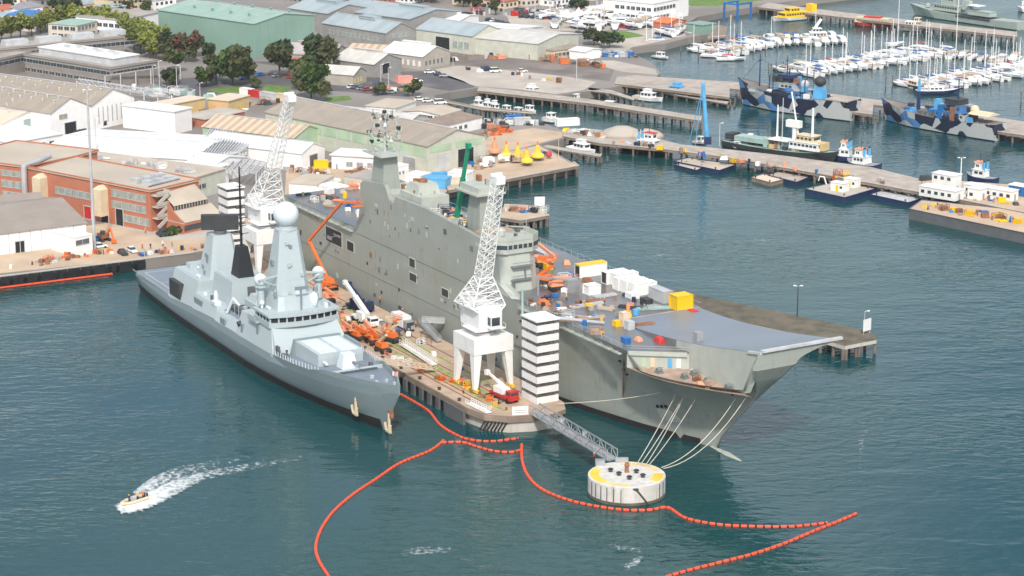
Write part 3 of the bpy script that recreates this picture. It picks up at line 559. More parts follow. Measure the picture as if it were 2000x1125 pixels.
g.build('outside_stair', 'concrete', t)
g = MB(); g.tube((22, 20, 12.3), (22, 20, 16), .1); g.build('roof_pole', 'lgrey', t)
# wedge with stepped sloping roofs
t = shed('stepped_wing', 'brick wing with two tan sloping roofs and ribbon windows stepping down to the quay', (295, 426), (357, 438), (434, 421), 3, 'brick', 'tan_flat', ridge='flat', cat='factory', over=.02)
X, Y = t['X'], t['Y']; Y = min(Y, 15)
g = MB()
g.add([(0, 0, 3.3), (0, Y, 3.3), (0, Y, 11.6), (0, Y * .8, 11.6), (0, Y * .42, 7.4), (0, Y * .34, 6.2), (0, 0, 3.3), (.5, 0, 3.3), (.5, Y, 3.3), (.5, Y, 11.6), (.5, Y * .8, 11.6), (.5, Y * .42, 7.4), (.5, Y * .34, 6.2)],
      [(5, 4, 3, 2, 1, 0), (7, 8, 9, 10, 11, 12), (0, 7, 12, 5), (5, 12, 11, 4), (4, 11, 10, 3), (3, 10, 9, 2), (1, 2, 9, 8)]); g.build('end_wall', 'brick', t)
g = MB(); a1, b1 = (-.2, 3.7), (Y * .42, 6.2)
g.add([(.5, -.3, 3.35), (X, -.3, 3.35), (X, Y * .38, 6.2), (.5, Y * .38, 6.2), (X, Y * .38, 3.3), (X, Y, 3.3)], [(0, 1, 2, 3)]); g.add([(.5, Y * .34, 7.6), (X * .9, Y * .34, 7.6), (X * .9, Y * .8, 11.4), (.5, Y * .8, 11.4)], [(0, 1, 2, 3)])
g.box(.5, X * .9, Y * .8, Y, 3.3, 11.4); g.build('sloping_roof', 'tan_flat', t)
g = MB(); g.box(.5, X * .9, Y * .36, Y * .8, 6.2, 7.7); g.build('ribbon_window', 'glass', t)
g = MB(); 
for k in range(12): g.box(1 + k * X * .9 / 12.5, 1.2 + k * X * .9 / 12.5, Y * .36 - .08, Y * .36, 6.2, 7.7)
g.build('mullions', 'tan_flat', t)
g = MB(); g.box(.6, X - .3, -.12, .02, .8, 2.4); g.build('ribbon_window', 'glass', t)
t = shed('brick_building', 'orange brick block with wide windows at the left edge of the quay', (-60, 302), (70, 330), (190, 296), 12, 'brick', 'tan_flat', ridge='flat', par=.4, cat='factory', wins=[('L', 1, 14, 8.8, 1.6, 5, 'paleglass', .08), ('L', 1, 14, 5.2, 2, 5, 'paleglass', .08), ('L', 1, 14, 1.7, 2, 5, 'paleglass', .08)], doors=[('L', .9, 1.3, 3, 'black')])
shed('low_store', 'low tan roofed store row running behind the orange brick building', (122, 290), (372, 350), (440, 330), 7, 'pale_wall', 'tan_flat', ridge='flat', cat='store', wins=[('R', 1, 8, 3, 1.4, 3, 'glass')])
shed('low_store', 'low white walled building with small dark windows at the left edge', (-60, 262), (20, 280), (122, 262), 4.5, 'white_wall', 'white_roof', ridge='flat', cat='store', wins=[('R', 1, 20, 1.6, 1.2, 5, 'glass', .5)])
shed('plant_house', 'pale plant house with a white rooftop box behind the brick roof', (392, 322), (420, 330), (446, 322), 6, 'white_wall', 'white_roof', ridge='flat', cat='store')
# waterfront shed
t = shed('waterfront_shed', 'white waterfront shed with a brown tiled roof and pipe racks along its wall', (-70, 404), (-70, 466), (168, 436), 6, 'white_wall', 'brown_roof', 3.6, ridge='x', cat='shed')
X, Y = t['X'], t['Y']; g = MB()
fac(t, [('R', X - 20, 2.6, 3.2, 'black')], [('R', X - 6, X - 2.5, 2, 1.6, 1, 'lgrey')], X, Y)
for k in range(9): g.box(X - 4 - k * 3.2, X - 3.8 - k * 3.2, -.12, 0, 0, 5.8)
g.build('downpipe', 'lgrey', t)
shed('shed_annex', 'small white cube annex with a dark ribbon window at the end of the waterfront shed', (128, 447), (146, 466), (180, 459), 5.2, 'white_wall', 'white_roof', ridge='flat', over=.1, wins=[('R', .3, 4.9, 3.1, 1.4, 1, 'dgrey', .02)], cat='annex')
shed('waterfront_shed', 'lower brown roofed shed behind the white waterfront shed', (-40, 388), (-40, 402), (84, 392), 7, 'white_wall', 'brown_roof', 1.5, ridge='x', cat='shed')
# between the yards
shed('chandlery', 'brown hipped roof building with white walls and small windows near the inner basin', (830, 236), (862, 247), (942, 228), 4.2, 'white_wall', 'brown_tile', 2.2, ridge='hip', wins=[('R', 1, 16, 1.6, 1.2, 5, 'glass', .5)], cat='building')
shed('chandlery', 'long low brown two level roof behind the hipped roof building', (797, 214), (862, 226), (900, 215), 4.2, 'white_wall', 'tan_flat', 1, ridge='x', wins=[('L', 1, 18, 2.8, .9, 6, 'glass', .3)], cat='building')
shed('white_building', 'white building with a shallow tan roof in front of the green bush', (730, 202), (772, 212), (812, 198), 5.5, 'white_wall', 'tan_flat', 1.2, ridge='flat', cat='building')
shed('boat_shed', 'large pale boat shed with a low pitched roof at the head of the loading yard', (930, 66), (1050, 86), (1130, 66), 7, 'pale_wall', 'pale_roof', 2, cat='shed')
shed('boat_shed', 'white roofed half of the paired sheds beside the round bushes', (880, 62), (975, 76), (1060, 52), 7, 'white_wall', 'white_roof', 2, cat='shed')
shed('boat_shed', 'olive walled low shed with a moss coloured roof by the marina shore', (1046, 90), (1080, 100), (1140, 92), 3.5, 'cream', 'tan_roof', 1, ridge='flat', wins=[('R', 1, 12, 1, 1.4, 5, 'glass')], cat='shed')
shed('boat_shed', 'small white shed at the end of the olive walled low shed', (1128, 95), (1142, 102), (1173, 96), 3.6, 'white_wall', 'white_roof', .8, cat='shed')
t = shed('club_building', 'white three storey clubhouse with ribbon windows by the park lawn', (1200, -6), (1275, 8), (1345, -6), 9, 'white_wall', 'white_roof', ridge='flat', cat='building', wins=[('L', 1, 22, 1.4, 1.6, 7, 'glass', .25), ('L', 1, 22, 5.4, 1.6, 7, 'glass', .25), ('R', 1, 20, 1.4, 1.6, 7, 'glass', .25), ('R', 1, 20, 5.4, 1.6, 7, 'glass', .25)])
shed('club_building', 'low white annex with a balcony rail in front of the clubhouse', (1175, 10), (1262, 28), (1345, 12), 3.6, 'white_wall', 'white_roof', ridge='flat', cat='building', wins=[('R', 1, 24, 1, 1.5, 10, 'glass', .2), ('L', 1, 26, 1, 1.5, 10, 'glass', .2)])
shed('green_boatshed', 'small green roofed boathouse beside the brown timber ramp', (1358, 43), (1372, 50), (1398, 46), 4, 'green_wall', 'green_wall', ridge='flat', cat='shed')
shed('slip_shed', 'orange roofed slipway shed near the blue boat hoist', (1290, 40), (1305, 46), (1340, 40), 3.5, 'brick', 'orange', 1.5, cat='shed')
for k, (x, y) in enumerate(((1108, 44), (1130, 40), (1152, 37), (1126, 55))):     # white marquees
    p = P(x, y, LZ); t = T('marquee', ['white peaked marquee leftmost of the row', 'white peaked marquee in the middle of the row', 'white peaked marquee rightmost of the row', 'white peaked marquee standing in front of the row'][k], 'marquee', p, .8, 'white marquees in the boat yard')
    g = MB(); g.add([(-4, -4, 3), (4, -4, 3), (4, 4, 3), (-4, 4, 3), (-1, -1, 4.2), (1, -1, 4.2), (1, 1, 4.2), (-1, 1, 4.2), (0, 0, 6.5)], [(0, 1, 5, 4), (1, 2, 6, 5), (2, 3, 7, 6), (3, 0, 4, 7), (4, 5, 8), (5, 6, 8), (6, 7, 8), (7, 4, 8)]); g.build('canopy', 'white_clean', t)
    for a, b in ((-4, -4), (4, -4), (4, 4), (-4, 4)): g = MB(); g.tube((a, b, 0), (a, b, 3), .12); g.build('pole', 'lgrey', t)
# brick factory mid site cabins on the yard behind the flight deck
def cabin(name, label, A, B, C, h, wall='white', roof='white_roof', wins=(), group=None, z0=LZ, ridge='flat', rise=1, cat='cabin', over=.1, doors=()):
    return shed(name, label, A, B, C, h, wall, roof, rise, ridge, wins=wins, over=over, cat=cat, group=group, z0=z0, doors=doors)
cabin('site_cabin', 'long white shed with a broad awning below the green wall panels', (665, 293), (735, 308), (755, 296), 4.5, over=.6, wins=[('L', 1, 12, 1, 1.5, 3, 'grey', .4)])
cabin('site_cabin', 'white cabin with two small dark windows right of the grey radar tower', (752, 316), (768, 329), (798, 322), 5, wins=[('R', 1.2, 6, 2.6, .8, 3, 'glass', .6)])
cabin('site_cabin', 'white cabin with a row of windows standing near the aft deck edge', (638, 358), (660, 372), (690, 366), 4, wins=[('R', 1, 7, 1, 1.6, 3, 'glass', .3), ('L', .6, 3, 1, 1.6, 1, 'grey')])
cabin('site_shed', 'white walled shed with a tan roof behind the rowed window cabin', (580, 350), (618, 362), (652, 344), 4.4, roof='tan_flat', wall='white_wall', over=.3)
cabin('site_shed', 'grey flat roofed shed near the aft end of the big grey ship', (690, 340), (720, 352), (760, 340), 4, wall='pale_wall', roof='office_roof')
cabin('site_cabin', 'low white cabin beside the red brown stacks at the far end of the long shed', (806, 336), (822, 345), (842, 338), 3)
cabin('site_cabin', 'long blue and white cabin left of the cream jetty', (836, 342), (870, 352), (882, 345), 3, wall='skyblue', roof='skyblue')
cabin('site_cabin', 'long plain white cabin on the wharf edge behind the green crane boom', (880, 335), (912, 341), (926, 334), 3.4)
# houses of the town, top left and top centre
hn = 0
HC = ['tan', 'cream', 'white', 'grey', 'brick', 'pale']
def house(u, v, X, Y, rz, h, wall, roof, lab, ridge='hip', rise=2):
    b = P(u, v, LZ); t = T('house', lab, 'house', b, R(rz), 'houses of the town')
    g = MB(); g.box(0, X, 0, Y, 0, h); g.build('wall', wall, t)
    g = MB(); o = .5; i = min(X, Y) / 2
    if ridge == 'flat': g.box(-o, X + o, -o, Y + o, h, h + .4)
    else:
        if X > Y: tp = [(i * (ridge == 'hip'), Y / 2), (X - i * (ridge == 'hip'), Y / 2)]
        else: tp = [(X / 2, i * (ridge == 'hip')), (X / 2, Y - i * (ridge == 'hip'))]
        vs = [(-o, -o, h), (X + o, -o, h), (X + o, Y + o, h), (-o, Y + o, h), (*tp[0], h + rise), (*tp[1], h + rise)]
        g.add(vs, [(3, 2, 1, 0), (0, 1, 5, 4), (1, 2, 5), (2, 3, 4, 5), (3, 0, 4)] if X > Y else [(3, 2, 1, 0), (0, 1, 4), (1, 2, 5, 4), (2, 3, 5), (3, 0, 4, 5)])
    r = g.build('roof', roof, t)
    if ridge != 'flat': g = MB(); g.box(X * .3, X * .3 + .8, Y * .5, Y * .5 + .8, h, h + rise + .7); g.build('chimney', 'brick', r)
    for k in range(int(X / 3)):
        for z in ([1] if h < 5 else [1, 4]):
            g = MB(); g.box(1 + k * 3, 2.5 + k * 3, -.08, .02, z, z + 1.4); g.build('window', 'glass', t)
    for k in range(int(Y / 3)):
        g = MB(); g.box(-.08, .02, 1 + k * 3, 2.5 + k * 3, 1, 2.4); g.build('window', 'glass', t)
RC = [('roofgrey', 'grey'), ('roofred', 'rust red'), ('blue_roof', 'blue-grey'), ('office_roof', 'ash'), ('white_roof', 'white'), ('brown_tile', 'brown'), ('pale_roof', 'pale')]
WC = [('render', 'beige'), ('white_wall', 'white'), ('brick', 'brick'), ('cream', 'cream'), ('grey_wall', 'grey')]
seen = set()
plots = [(x, y) for y in (-26, -10, 6, 24, 44) for x in range(0, 320, 42)] + [(x, y) for y in (-32, -20, -8, 4) for x in range(540, 1160, 44)] + [(x, 14) for x in range(930, 1120, 50)] + [(x, 60) for x in (10, 50)]
k = 0
for (x, y) in plots:
    if (300 < x < 560): continue
    x += rnd.uniform(-10, 10); y += rnd.uniform(-4, 4)
    rf = rnd.choice(RC); wl = rnd.choice(WC); X = rnd.uniform(9, 16); Y = rnd.uniform(8, 14); h = rnd.choice([3.4, 3.6, 6.2, 6.6]); rg = rnd.choice(['hip', 'hip', 'gable', 'flat'])
    place = 'beyond the lime trees' if x < 320 else ('behind the blue workshops' if x < 900 else 'by the boat yard')
    lab = f"{'two storey' if h > 5 else 'one storey'} {wl[1]} house with a {rf[1]} {'flat' if rg == 'flat' else ('hipped' if rg == 'hip' else 'gabled')} roof {place}"
    if lab in seen: lab = lab + (' at the edge' if (x < 60 or y < 0) else ' amid others')
    seen.add(lab); house(x, y, X, Y, 49 + rnd.choice([0, 90]) * 0 + rnd.uniform(-4, 4), h, wl[0], rf[0], lab, rg, rnd.uniform(1.5, 2.6)); k += 1
for (A, B, C, h, wl, rf, lb) in (((180, 26), (236, 40), (312, 24), 8, 'white_wall', 'office_roof', 'white modern apartment block with dark framed windows left of the mint green shed'), ((120, 40), (150, 50), (192, 40), 7, 'render', 'green_roof', 'beige house with a green metal roof above the lime trees'),
                             ((30, 22), (70, 32), (110, 22), 7, 'render', 'bluec', 'beige house under a bright blue roof above the lime trees')):
    shed('apartment_block', lb, A, B, C, h, wl, rf, 1.5, 'flat' if 'modern' in lb else 'hip', wins=[('L', 1, 14, 1.2, 1.6, 4, 'glass'), ('L', 1, 14, 4.6, 1.6, 4, 'glass'), ('R', 1, 15, 1.2, 1.6, 5, 'glass', .4), ('R', 1, 15, 4.6, 1.6, 5, 'glass', .4)], cat='building')
# pipe gantry
t = T('pipe_gantry', 'long thin pipe gantry on posts in front of the brown office block', 'gantry'); a, b = P(205, 148, LZ + 6), P(352, 126, LZ + 6)
g = MB(); g.beam(a, b, .4, .5); g.build('beam', 'lilac_roof', t)
for k in range(6): p = a.lerp(b, k / 5); g = MB(); g.beam((p.x, p.y, LZ), p, .4); g.build('post', 'lgrey', t)
t = T('conveyor', 'white sloping conveyor frame in the compound behind the white warehouse', 'conveyor'); a, b = P(150, 158, LZ + 3.5), P(335, 186, LZ + 3.5)
g = MB(); g.truss(a, b, 1.8, 1.8, 16, .11); g.build('frame', 'lgrey', t); g = MB()
for k in range(8): p = a.lerp(b, k / 7); g.beam((p.x, p.y, LZ), p, .3)
g.build('posts', 'white', t)
# ================================================================ THE BIG GREY AMPHIBIOUS SHIP (frame: x forward from the stern, y to port from the starboard side)
lhd = T('amphibious_ship', 'huge grey green assault ship with flat flight deck and upswept ramp bow', 'warship', LF.w(0, 0), LF.a)
DZ = 20.5
def ramp(x): t = max(0, min(1, (x - 156) / 55)); return DZ + 6.6 * t ** 1.75
def lerp(a, b, t): return a + (b - a) * t
def stem_y(x): return 14 + (x - 189) * .12
def interp(tab, x):
    for (a, b), (c, d) in zip(tab, tab[1:]):
        if x <= c: return b + (d - b) * max(0, (x - a)) / (c - a)
    return tab[-1][1]
WL = [(0, 2), (12, 0.2), (130, 0), (146, 2.2), (160, 5), (172, 8), (182, 11.2), (189, 14)]       # starboard waterline
STEM = [(189, 0), (195, 6), (200.5, 11), (206, 16.5), (209, 20.5), (211, 23.5)]
def sec(x, side):              # from the top edge to the keel; side -1 starboard, 1 port
    tabx = min(x, 189); wl = interp(WL, tabx); cy = 16 if x < 150 else lerp(16, 14.5, (x - 150) / 60)
    half = 16 - wl if x < 150 else cy - wl
    half = max(half, .12)
    if side < 0:
        if x <= 177: yt, zt = 0.0, DZ
        elif x <= 182: yt, zt = 0.2 + .3 * (x - 177) / 5, lerp(DZ, 17.2, (x - 177) / 5)
        elif x <= 206: t = (x - 182) / 24; yt, zt = .5 + 9.7 * t ** 1.8, 17.2 + .6 * t
        else: t = (x - 206) / 5; yt, zt = 10.2 + .8 * t, lerp(18.2, 26.9, min(1, t * 1.25))
    else:
        yt = 34 if x < 140 else lerp(34, 31.5, min(1, (x - 140) / 71)); zt = ramp(x)
    zb = 0 if x <= 189 else interp(STEM, x)
    if x > 189: wlh = .15 + max(0, (x - 205)) * .9
    else: wlh = half
    pts = []
    n = 7
    fl = min(1, max(0, (x - 118) / 60))         # how much flare
    for k in range(n + 1):
        t = k / n                                # 0 top, 1 water
        z = lerp(zt, zb, t)
        e = 1 - (1 - t) ** (1 + 1.0 * fl)
        ywl = cy + side * wlh
        if fl <= 0: y = yt if t < .7 else lerp(yt, ywl, (t - .7) / .3)
        else: y = lerp(yt, ywl, e if fl > 0 else t)
        if side > 0 and x < 118: y = 32 if t > .25 else 34
        pts.append((x, y, z))
    return pts
xs = [0, 2, 12, 60, 118, 126, 134, 142, 150, 158, 166, 172, 177, 179.5, 182, 185, 189, 192, 195, 198, 201, 203.5, 206, 207.5, 209, 210.2, 211]
secs = []
for x in xs:
    a = sec(x, -1); b = sec(x, 1)
    zk = -4 if x <= 189 else interp(STEM, x) - .2
    keel = [(x, lerp(a[-1][1], 15, .2), zk), (x, lerp(b[-1][1], 15, .2), zk)]
    secs.append(a + keel + b[::-1])
g = MB(); g.loft(secs, 0, caps=False)
n = len(secs[0]); g.f.append(tuple(range(n - 1, -1, -1))); g.m.append(0)
o = len(g.v) - n; g.f.append(tuple(range(o, o + n))); g.m.append(0)
lh_hull = g.build('hull', 'lhd_side', lhd); 
for p in lh_hull.data.polygons: p.use_smooth = p.center.x > 118 and p.center.x < 209 and len(p.vertices) == 4
g = MB(); a = []
for x in (0.2, 12, 60, 118, 126, 134, 142, 150, 158, 166, 172, 178, 184, 187):
    s = sec(x, -1); t = .92; y = lerp(s[-1][1], s[-2][1], .25); a.append([(x, y - .12, 1.3), (x, s[-1][1] - .1, -.3)])
g.loft(a, 0, caps=False); g.build('boot_topping', 'boot', lhd)
g = MB(); g.loft([[(x, 14.2 - r, -1.1 + .25), (x, 14.2, -1.1 + r * 1.05), (x, 14.2 + r, -1.1 + .25), (x, 14.2, -2.4)] for x, r in ((186, .6), (190, 1.3), (196, 1.7), (200, 1.3), (203.5, .15))]); g.build('bow_bulb', 'lhd_light', lhd, True)
# decks
E_ = [( -.2, 0), (156, 0), (177, 0)]
g = MB(); g.prism([(0, .15), (177, .15), (185, 11), (156, 11), (156, 34), (0, 34)], DZ - .4, DZ + .02); deck = g.build('flight_deck', 'lhd_deck', lhd)
g = MB(); rs = [156 + 55 * k / 16 for k in range(17)]
g.loft([[(x, 11 if x > 156 else 11, ramp(x) + .05), (x, 34 if x < 140 else lerp(34, 31.5, min(1, (x - 140) / 71)), ramp(x) + .05)] for x in rs], caps=False); g.f = [tuple(reversed(f)) for f in g.f]; g.build('ski_ramp', 'lhd_ramp', lhd)
g = MB(); g.add([(x, 10.95, ramp(x) + .05) for x in rs[:8]] + [(x, 10.95, DZ - .1) for x in rs[:8]], [(i + 8, i + 9, i + 1, i) for i in range(7)]); g.build('ramp_edge', 'lhd_dark', lhd)
g = MB(); g.add([(x, 11, 16.4 if x < 205 else (17.6 if x < 209 else 24)) for x in rs[6:]] + [(x, 11, ramp(x)) for x in rs[6:]], [(i, i + 1, i + 12, i + 11) for i in range(10)]); g.build('ramp_wall', 'lhd_light', lhd)
g = MB(); g.add([(177, .3, 16.6), (185, 11, 16.6), (185, 11, DZ), (177, .3, DZ)], [(0, 1, 2, 3)]); g.build('foredeck_bulkhead', 'lhd_light', lhd)
pts = [(177, .3), (182, .6)] + [(182 + 24 * k / 8, .7 + 9.7 * (k / 8) ** 1.8) for k in range(1, 9)] + [(208, 11)]
g = MB(); g.add([(x, y, 16.7) for x, y in pts] + [(177, 11, 16.7)], [tuple(range(len(pts) + 1))]); md = g.build('mooring_deck', 'moor_deck', lhd)
g = MB(); bq = lambda t, o: (lerp(177, 185, t) + o * .8, lerp(.3, 11, t) - o * .6)
g.beam((*bq(.02, .25), DZ - .5), (*bq(.97, .25), DZ - .5), .5, .9); g.build('bulkhead_ledge', 'lhd_light', lhd)
for k in range(6):
    g = MB(); t0 = .1 + k * .14; g.beam((*bq(t0, .1), 18), (*bq(t0 + .07, .1), 18), .16, 2.0); g.build('bulkhead_panel', ('lhd_light', 'pgreen_wall', 'cream', 'lhd_light', 'skyblue', 'white')[k], lhd)
for x, y in ((184, 4), (190, 6.5), (195, 9), (189, 9.6), (201, 10)):
    g = MB(); g.tube((x, y - .6, 17.4), (x, y + .6, 17.4), .55, n=8); g.box(x - .8, x + .8, y - .7, y + .7, 16.7, 17.1); g.build('winch', 'lhd_dark', lhd)
g = MB(); q = [(x, y, ramp(x) + .25) for x, y in ((211.1, 11), (211.1, 31.5))]; g.beam(q[0], q[1], .9, .5); g.beam((211, 11, 26.9), (206.5, 11, 26.1), .7, .5); g.build('bow_lip', 'lgrey', lhd)
g = MB(); g.box(184, 185.6, 12.5, 14.2, ramp(184), ramp(184) + 2.2); g.build('ramp_locker', 'grey', lhd)
g = MB(); g.beam((156, 11.3, DZ + .08), (156, 33.5, DZ + .08), .5, .12); g.build('ramp_foot_line', 'moor_deck', lhd)
# deck edge walkway and nets
g = MB()
for k in range(11): x = 132 + k * 4; g.box(x, x + 3.6, -.9, -.02, DZ - 1.2, DZ - 1.0); g.beam((x, -.9, DZ - 1.1), (x + 3.6, -.9, DZ - .2), .08); g.beam((x + 3.6, -.9, DZ - 1.1), (x, -.9, DZ - .2), .08)
g.build('edge_nets', 'lhd_light', lhd); g = MB()
for k in range(11): x = 1 + k * 4; g.box(x, x + 3.6, -.9, -.02, DZ - 1.2, DZ - 1.0); g.beam((x, -.9, DZ - 1.1), (x + 3.6, -.9, DZ - .2), .08); g.beam((x + 3.6, -.9, DZ - 1.1), (x, -.9, DZ - .2), .08)
g.build('edge_nets', 'lhd_light', lhd)
g = MB()
for a, b in (((0, 33.8), (156, 33.8)),):
    for k in range(52): x = a[0] + 3 * k; g.tube((x, 33.9, DZ), (x, 33.9, DZ + 1.1), .05, n=4)
    g.beam((0, 33.9, DZ + 1.1), (156, 33.9, DZ + 1.1), .07)
for k in range(15): x = 119 + 4 * k; g.tube((x, .1, DZ), (x, .1, DZ + 1.1), .05, n=4)
g.beam((119, .1, DZ + 1.1), (176, .1, DZ + 1.1), .06); g.beam((177, .1, DZ + 1.1), (185, 10.8, DZ + 1.1), .06); g.beam((177, .1, DZ + .6), (185, 10.8, DZ + .6), .06)
g.build('guard_rail', 'lhd_light', lhd)
# rail on the mooring deck edge, hull fittings
for x0, z0, x1, z1, mt in ((27.6, 13.4, 37.4, 17.4, 'black'), (40.6, 13.6, 44.6, 16.1, 'black'), (76.4, 17.0, 79.4, 19.2, 'dark'), (76.4, 13.4, 80.2, 15.4, 'dark'), (93.5, 13.4, 97, 15.3, 'dark')):
    g = MB(); g.box(x0, x1, -.09, .3, z0, z1); h = g.build('side_opening', mt, lhd); g = MB()
    for q_ in ((x0 - .2, x0, z0 - .2, z1 + .2), (x1, x1 + .2, z0 - .2, z1 + .2)): g.box(q_[0], q_[1], -.16, .1, q_[2], q_[3])
    g.box(x0, x1, -.16, .1, z0 - .2, z0); g.box(x0, x1, -.16, .1, z1, z1 + .2); g.build('frame', 'lhd_light', h)
    if x1 - x0 > 6: g = MB(); g.box(x0 + 1, x0 + 4, -.14, -.08, z0 + .6, z0 + 1.6); g.box(x0 + 5, x0 + 9, -.14, -.08, z1 - 1.6, z1 - 1); g.beam((x0 + 1, -.12, z0 + 1), (x1 - 1, -.12, z1 - 1), .2); g.build('fittings', 'grey', h)
g = MB()
for x, z in ((17.4, 19), (19, 18.9), (20.6, 18.8), (22.2, 18.6)): g.box(x, x + .9, -.08, .1, z - 1.9, z)
for x in (83.5, 87.5, 89.2, 90.6): g.box(x, x + .6, -.06, .1, 15.8 if x < 85 else 15.3, 18 if x < 85 else 17.8)
for x, z in ((57, 17), (57, 13.6)): g.box(x, x + .7, -.06, .1, z - 2, z)
g.build('rust_panels', 'tan_roof', lhd)
for x, z in ((62.5, 27.5), (64.5, 27.5), (62.5, 24.5), (64.3, 24)): g = MB(); g.box(x, x + .8, -.06, .1, z, z + 1.3); g.build('island_window', 'tan_roof' if z > 25 else 'lhd_light', lhd)
g = MB(); g.box(46, 113, -.05, .05, DZ - 1.35, DZ - 1.15); g.box(1, 150, -.05, .05, 9.6, 9.75); 
g.build('hull_seam', 'lhd_dark', lhd)
g = MB()
for x, z in ((118, 6), (118, 11), (120, 3.5), (101, 12), (70, 9), (52, 12), (126, 11), (60, 6)): g.box(x, x + .8, -.08, .1, z, z + .8)
g.build('scuttles', 'dark', lhd)
g = MB(); g.box(105.5, 106.3, -.1, .1, 6.2, 8.8); g.build('side_door', 'dark', lhd)
# island: outer wall flush with the side, roof with blocks, two towers, bridge
def islz(x): return interp([(44.5, DZ), (45.6, DZ + 1), (47.6, 23.5), (48.4, 27), (49, 33), (50.5, 34.2), (63, 35.4), (65.5, 32), (68, 31.6), (69, 33.4), (86, 33.6), (114, 31.8)], x)
ix = [44.5, 45.6, 47.6, 48.4, 49, 50.5, 57, 63, 65.5, 68, 69, 78, 86, 100, 114]
g = MB(); g.loft([[(x, -.02, DZ - .3), (x, -.02, islz(x)), (x, 1.1, islz(x)), (x, 1.1, DZ - .3)] for x in ix]); g.build('island_side', 'lhd_side', lhd)
g = MB(); g.box(50, 113.9, 1.1, 11, DZ, 31.0); g.box(47.5, 50, 2.2, 9, DZ, 29); isl = g.build('island_block', 'lhd_light', lhd)
g = MB(); g.box(50, 66, 1.1, 11, 31, 33.2); g.box(68.5, 80, 1.6, 9.5, 31, 35); g.frus(69.5, 77, 2.4, 8.6, 35, 71, 76.5, 3, 8, 37.5); g.build('funnel_casing', 'lhd_light', lhd)
g = MB(); g.lathe((73.5, 5.5, 37.4), [(1.2, 0), (1.2, .9)], 10); g.lathe((71.5, 4.5, 37.4), [(.7, 0), (.7, .7)], 8); g.build('exhaust', 'rust', lhd)
g = MB(); g.frus(52.6, 59.8, 1.1, 6.2, 32, 53.6, 59.2, 1.9, 5.6, 42); g.build('mast_tower', 'lhd_side', lhd)
g = MB(); g.box(51, 61.5, -.2, 7.8, 42, 42.35); 
for x in (51, 54.5, 58, 61.5):
    for y in (-.2, 7.8): g.tube((x, y, 42.3), (x, y, 43.6), .07, n=4)
for y in (-.2, 7.8): g.beam((51, y, 43.6), (61.5, y, 43.6), .07); g.beam((51, y, 43), (61.5, y, 43), .06)
for x in (51, 61.5): g.beam((x, -.2, 43.6), (x, 7.8, 43.6), .07)
g.build('mast_platform', 'lhd_light', lhd)
g = MB(); g.tube((56, 3.8, 42), (56, 3.8, 54), .4, .2); 
for z, w_ in ((44.5, 4.5), (46, 3.6), (47.5, 4.6), (49, 3.2), (50.5, 3.8), (52, 2)):
    g.beam((56 - w_ * .6, 3.8, z), (56 + w_ * .6, 3.8, z), .16); g.beam((56, 3.8 - w_, z), (56, 3.8 + w_, z), .16)
    for q_ in (-w_, w_): g.box(55.8, 56.3, 3.6 + q_, 4.1 + q_, z, z + .9)
for x, y in ((53, 1.5), (59.5, 6)): g.tube((x, y, 42), (x, y, 50), .14, n=5); g.box(x - .5, x + .5, y - .5, y + .5, 46, 47)
g.build('mast', 'lhd_light', lhd)
g = MB(); 
for x, y, z in ((55.8, -.6, 47.6), (55.8, 8.2, 47.6), (56.6, 1.4, 49.2), (55.4, 6, 50.8), (56, 3.8, 52.4), (59.5, 6, 48.6), (53, 1.5, 44.4)): g.cbox((x, y, z), (.8, .8, .8), .4)
g.build('sensors', 'dark', lhd)
g = MB(); g.frus(101, 108, 2.5, 7.5, 31, 102.6, 107.6, 3, 7, 41); g.build('mast_tower', 'lhd_side', lhd)
g = MB(); g.box(98.5, 109.5, 1, 9, 41, 41.4); g.box(99.5, 108.5, 2, 8, 41.4, 42.8)
for y in (1, 9): g.beam((98.5, y, 42.6), (109.5, y, 42.6), .07)
for x in (98.5, 102, 106, 109.5):
    for y in (1, 9): g.tube((x, y, 41.4), (x, y, 42.6), .07, n=4)
g.tube((101, 5, 42.8), (101, 5, 46), .2); g.build('mast_platform', 'lhd_light', lhd)
g = MB(); g.prism([(113.5, .9), (121.2, .9), (123, 2.6), (123, 8.4), (121.2, 11), (113.5, 11)], DZ, 29.6, 0, [(113.5, .9), (119.8, .9), (121.6, 2.6), (121.6, 8.4), (119.8, 10.6), (113.5, 10.6)]); br = g.build('bridge_house', 'lhd_light', lhd)
g = MB(); g.prism([(113.5, -.3), (120.2, -.3), (122.2, 2), (122.2, 9), (120.2, 11.6), (113.5, 11.6)], 29.6, 32.6); g.build('bridge', 'lhd_light', lhd)
g = MB(); g.prism([(113.6, -.36), (120.25, -.36), (122.26, 2), (122.26, 9), (120.25, 11.66), (113.6, 11.66)], 30.7, 31.7); bw = g.build('bridge_window', 'glass', lhd)
g = MB()
for k in range(6): y = 2.2 + k * 1.35; g.box(122.1, 122.36, y - .12, y + .12, 30.65, 31.75)
for k in range(5): x = 114 + k * 1.5; g.box(x - .12, x + .12, -.46, -.2, 30.65, 31.75)
g.build('mullions', 'lhd_light', bw)
g = MB()
pr = [(113.5, -.3), (120.2, -.3), (122.2, 2), (122.2, 9), (120.2, 11.6), (113.5, 11.6)]
for a, b in zip(pr, pr[1:]): g.beam((*a, 33.2), (*b, 33.2), .15, 1.1)
g.build('bulwark', 'lhd_light', lhd)
g = MB(); g.box(108, 113.5, 1.1, 10, 31, 32.6); g.build('roof_house', 'moor_deck', lhd); g = MB(); g.lathe((117.5, 3, 32.6), [(1.2, 0), (1.2, 1.8), (.6, 2.4)], 8); g.tube((120, 8.5, 32.6), (120, 8.5, 39), .08, n=4); g.beam((115, 6, 34.6), (119, 10, 34.6), .2); g.build('roof_gear', 'lhd_light', lhd)
g = MB()
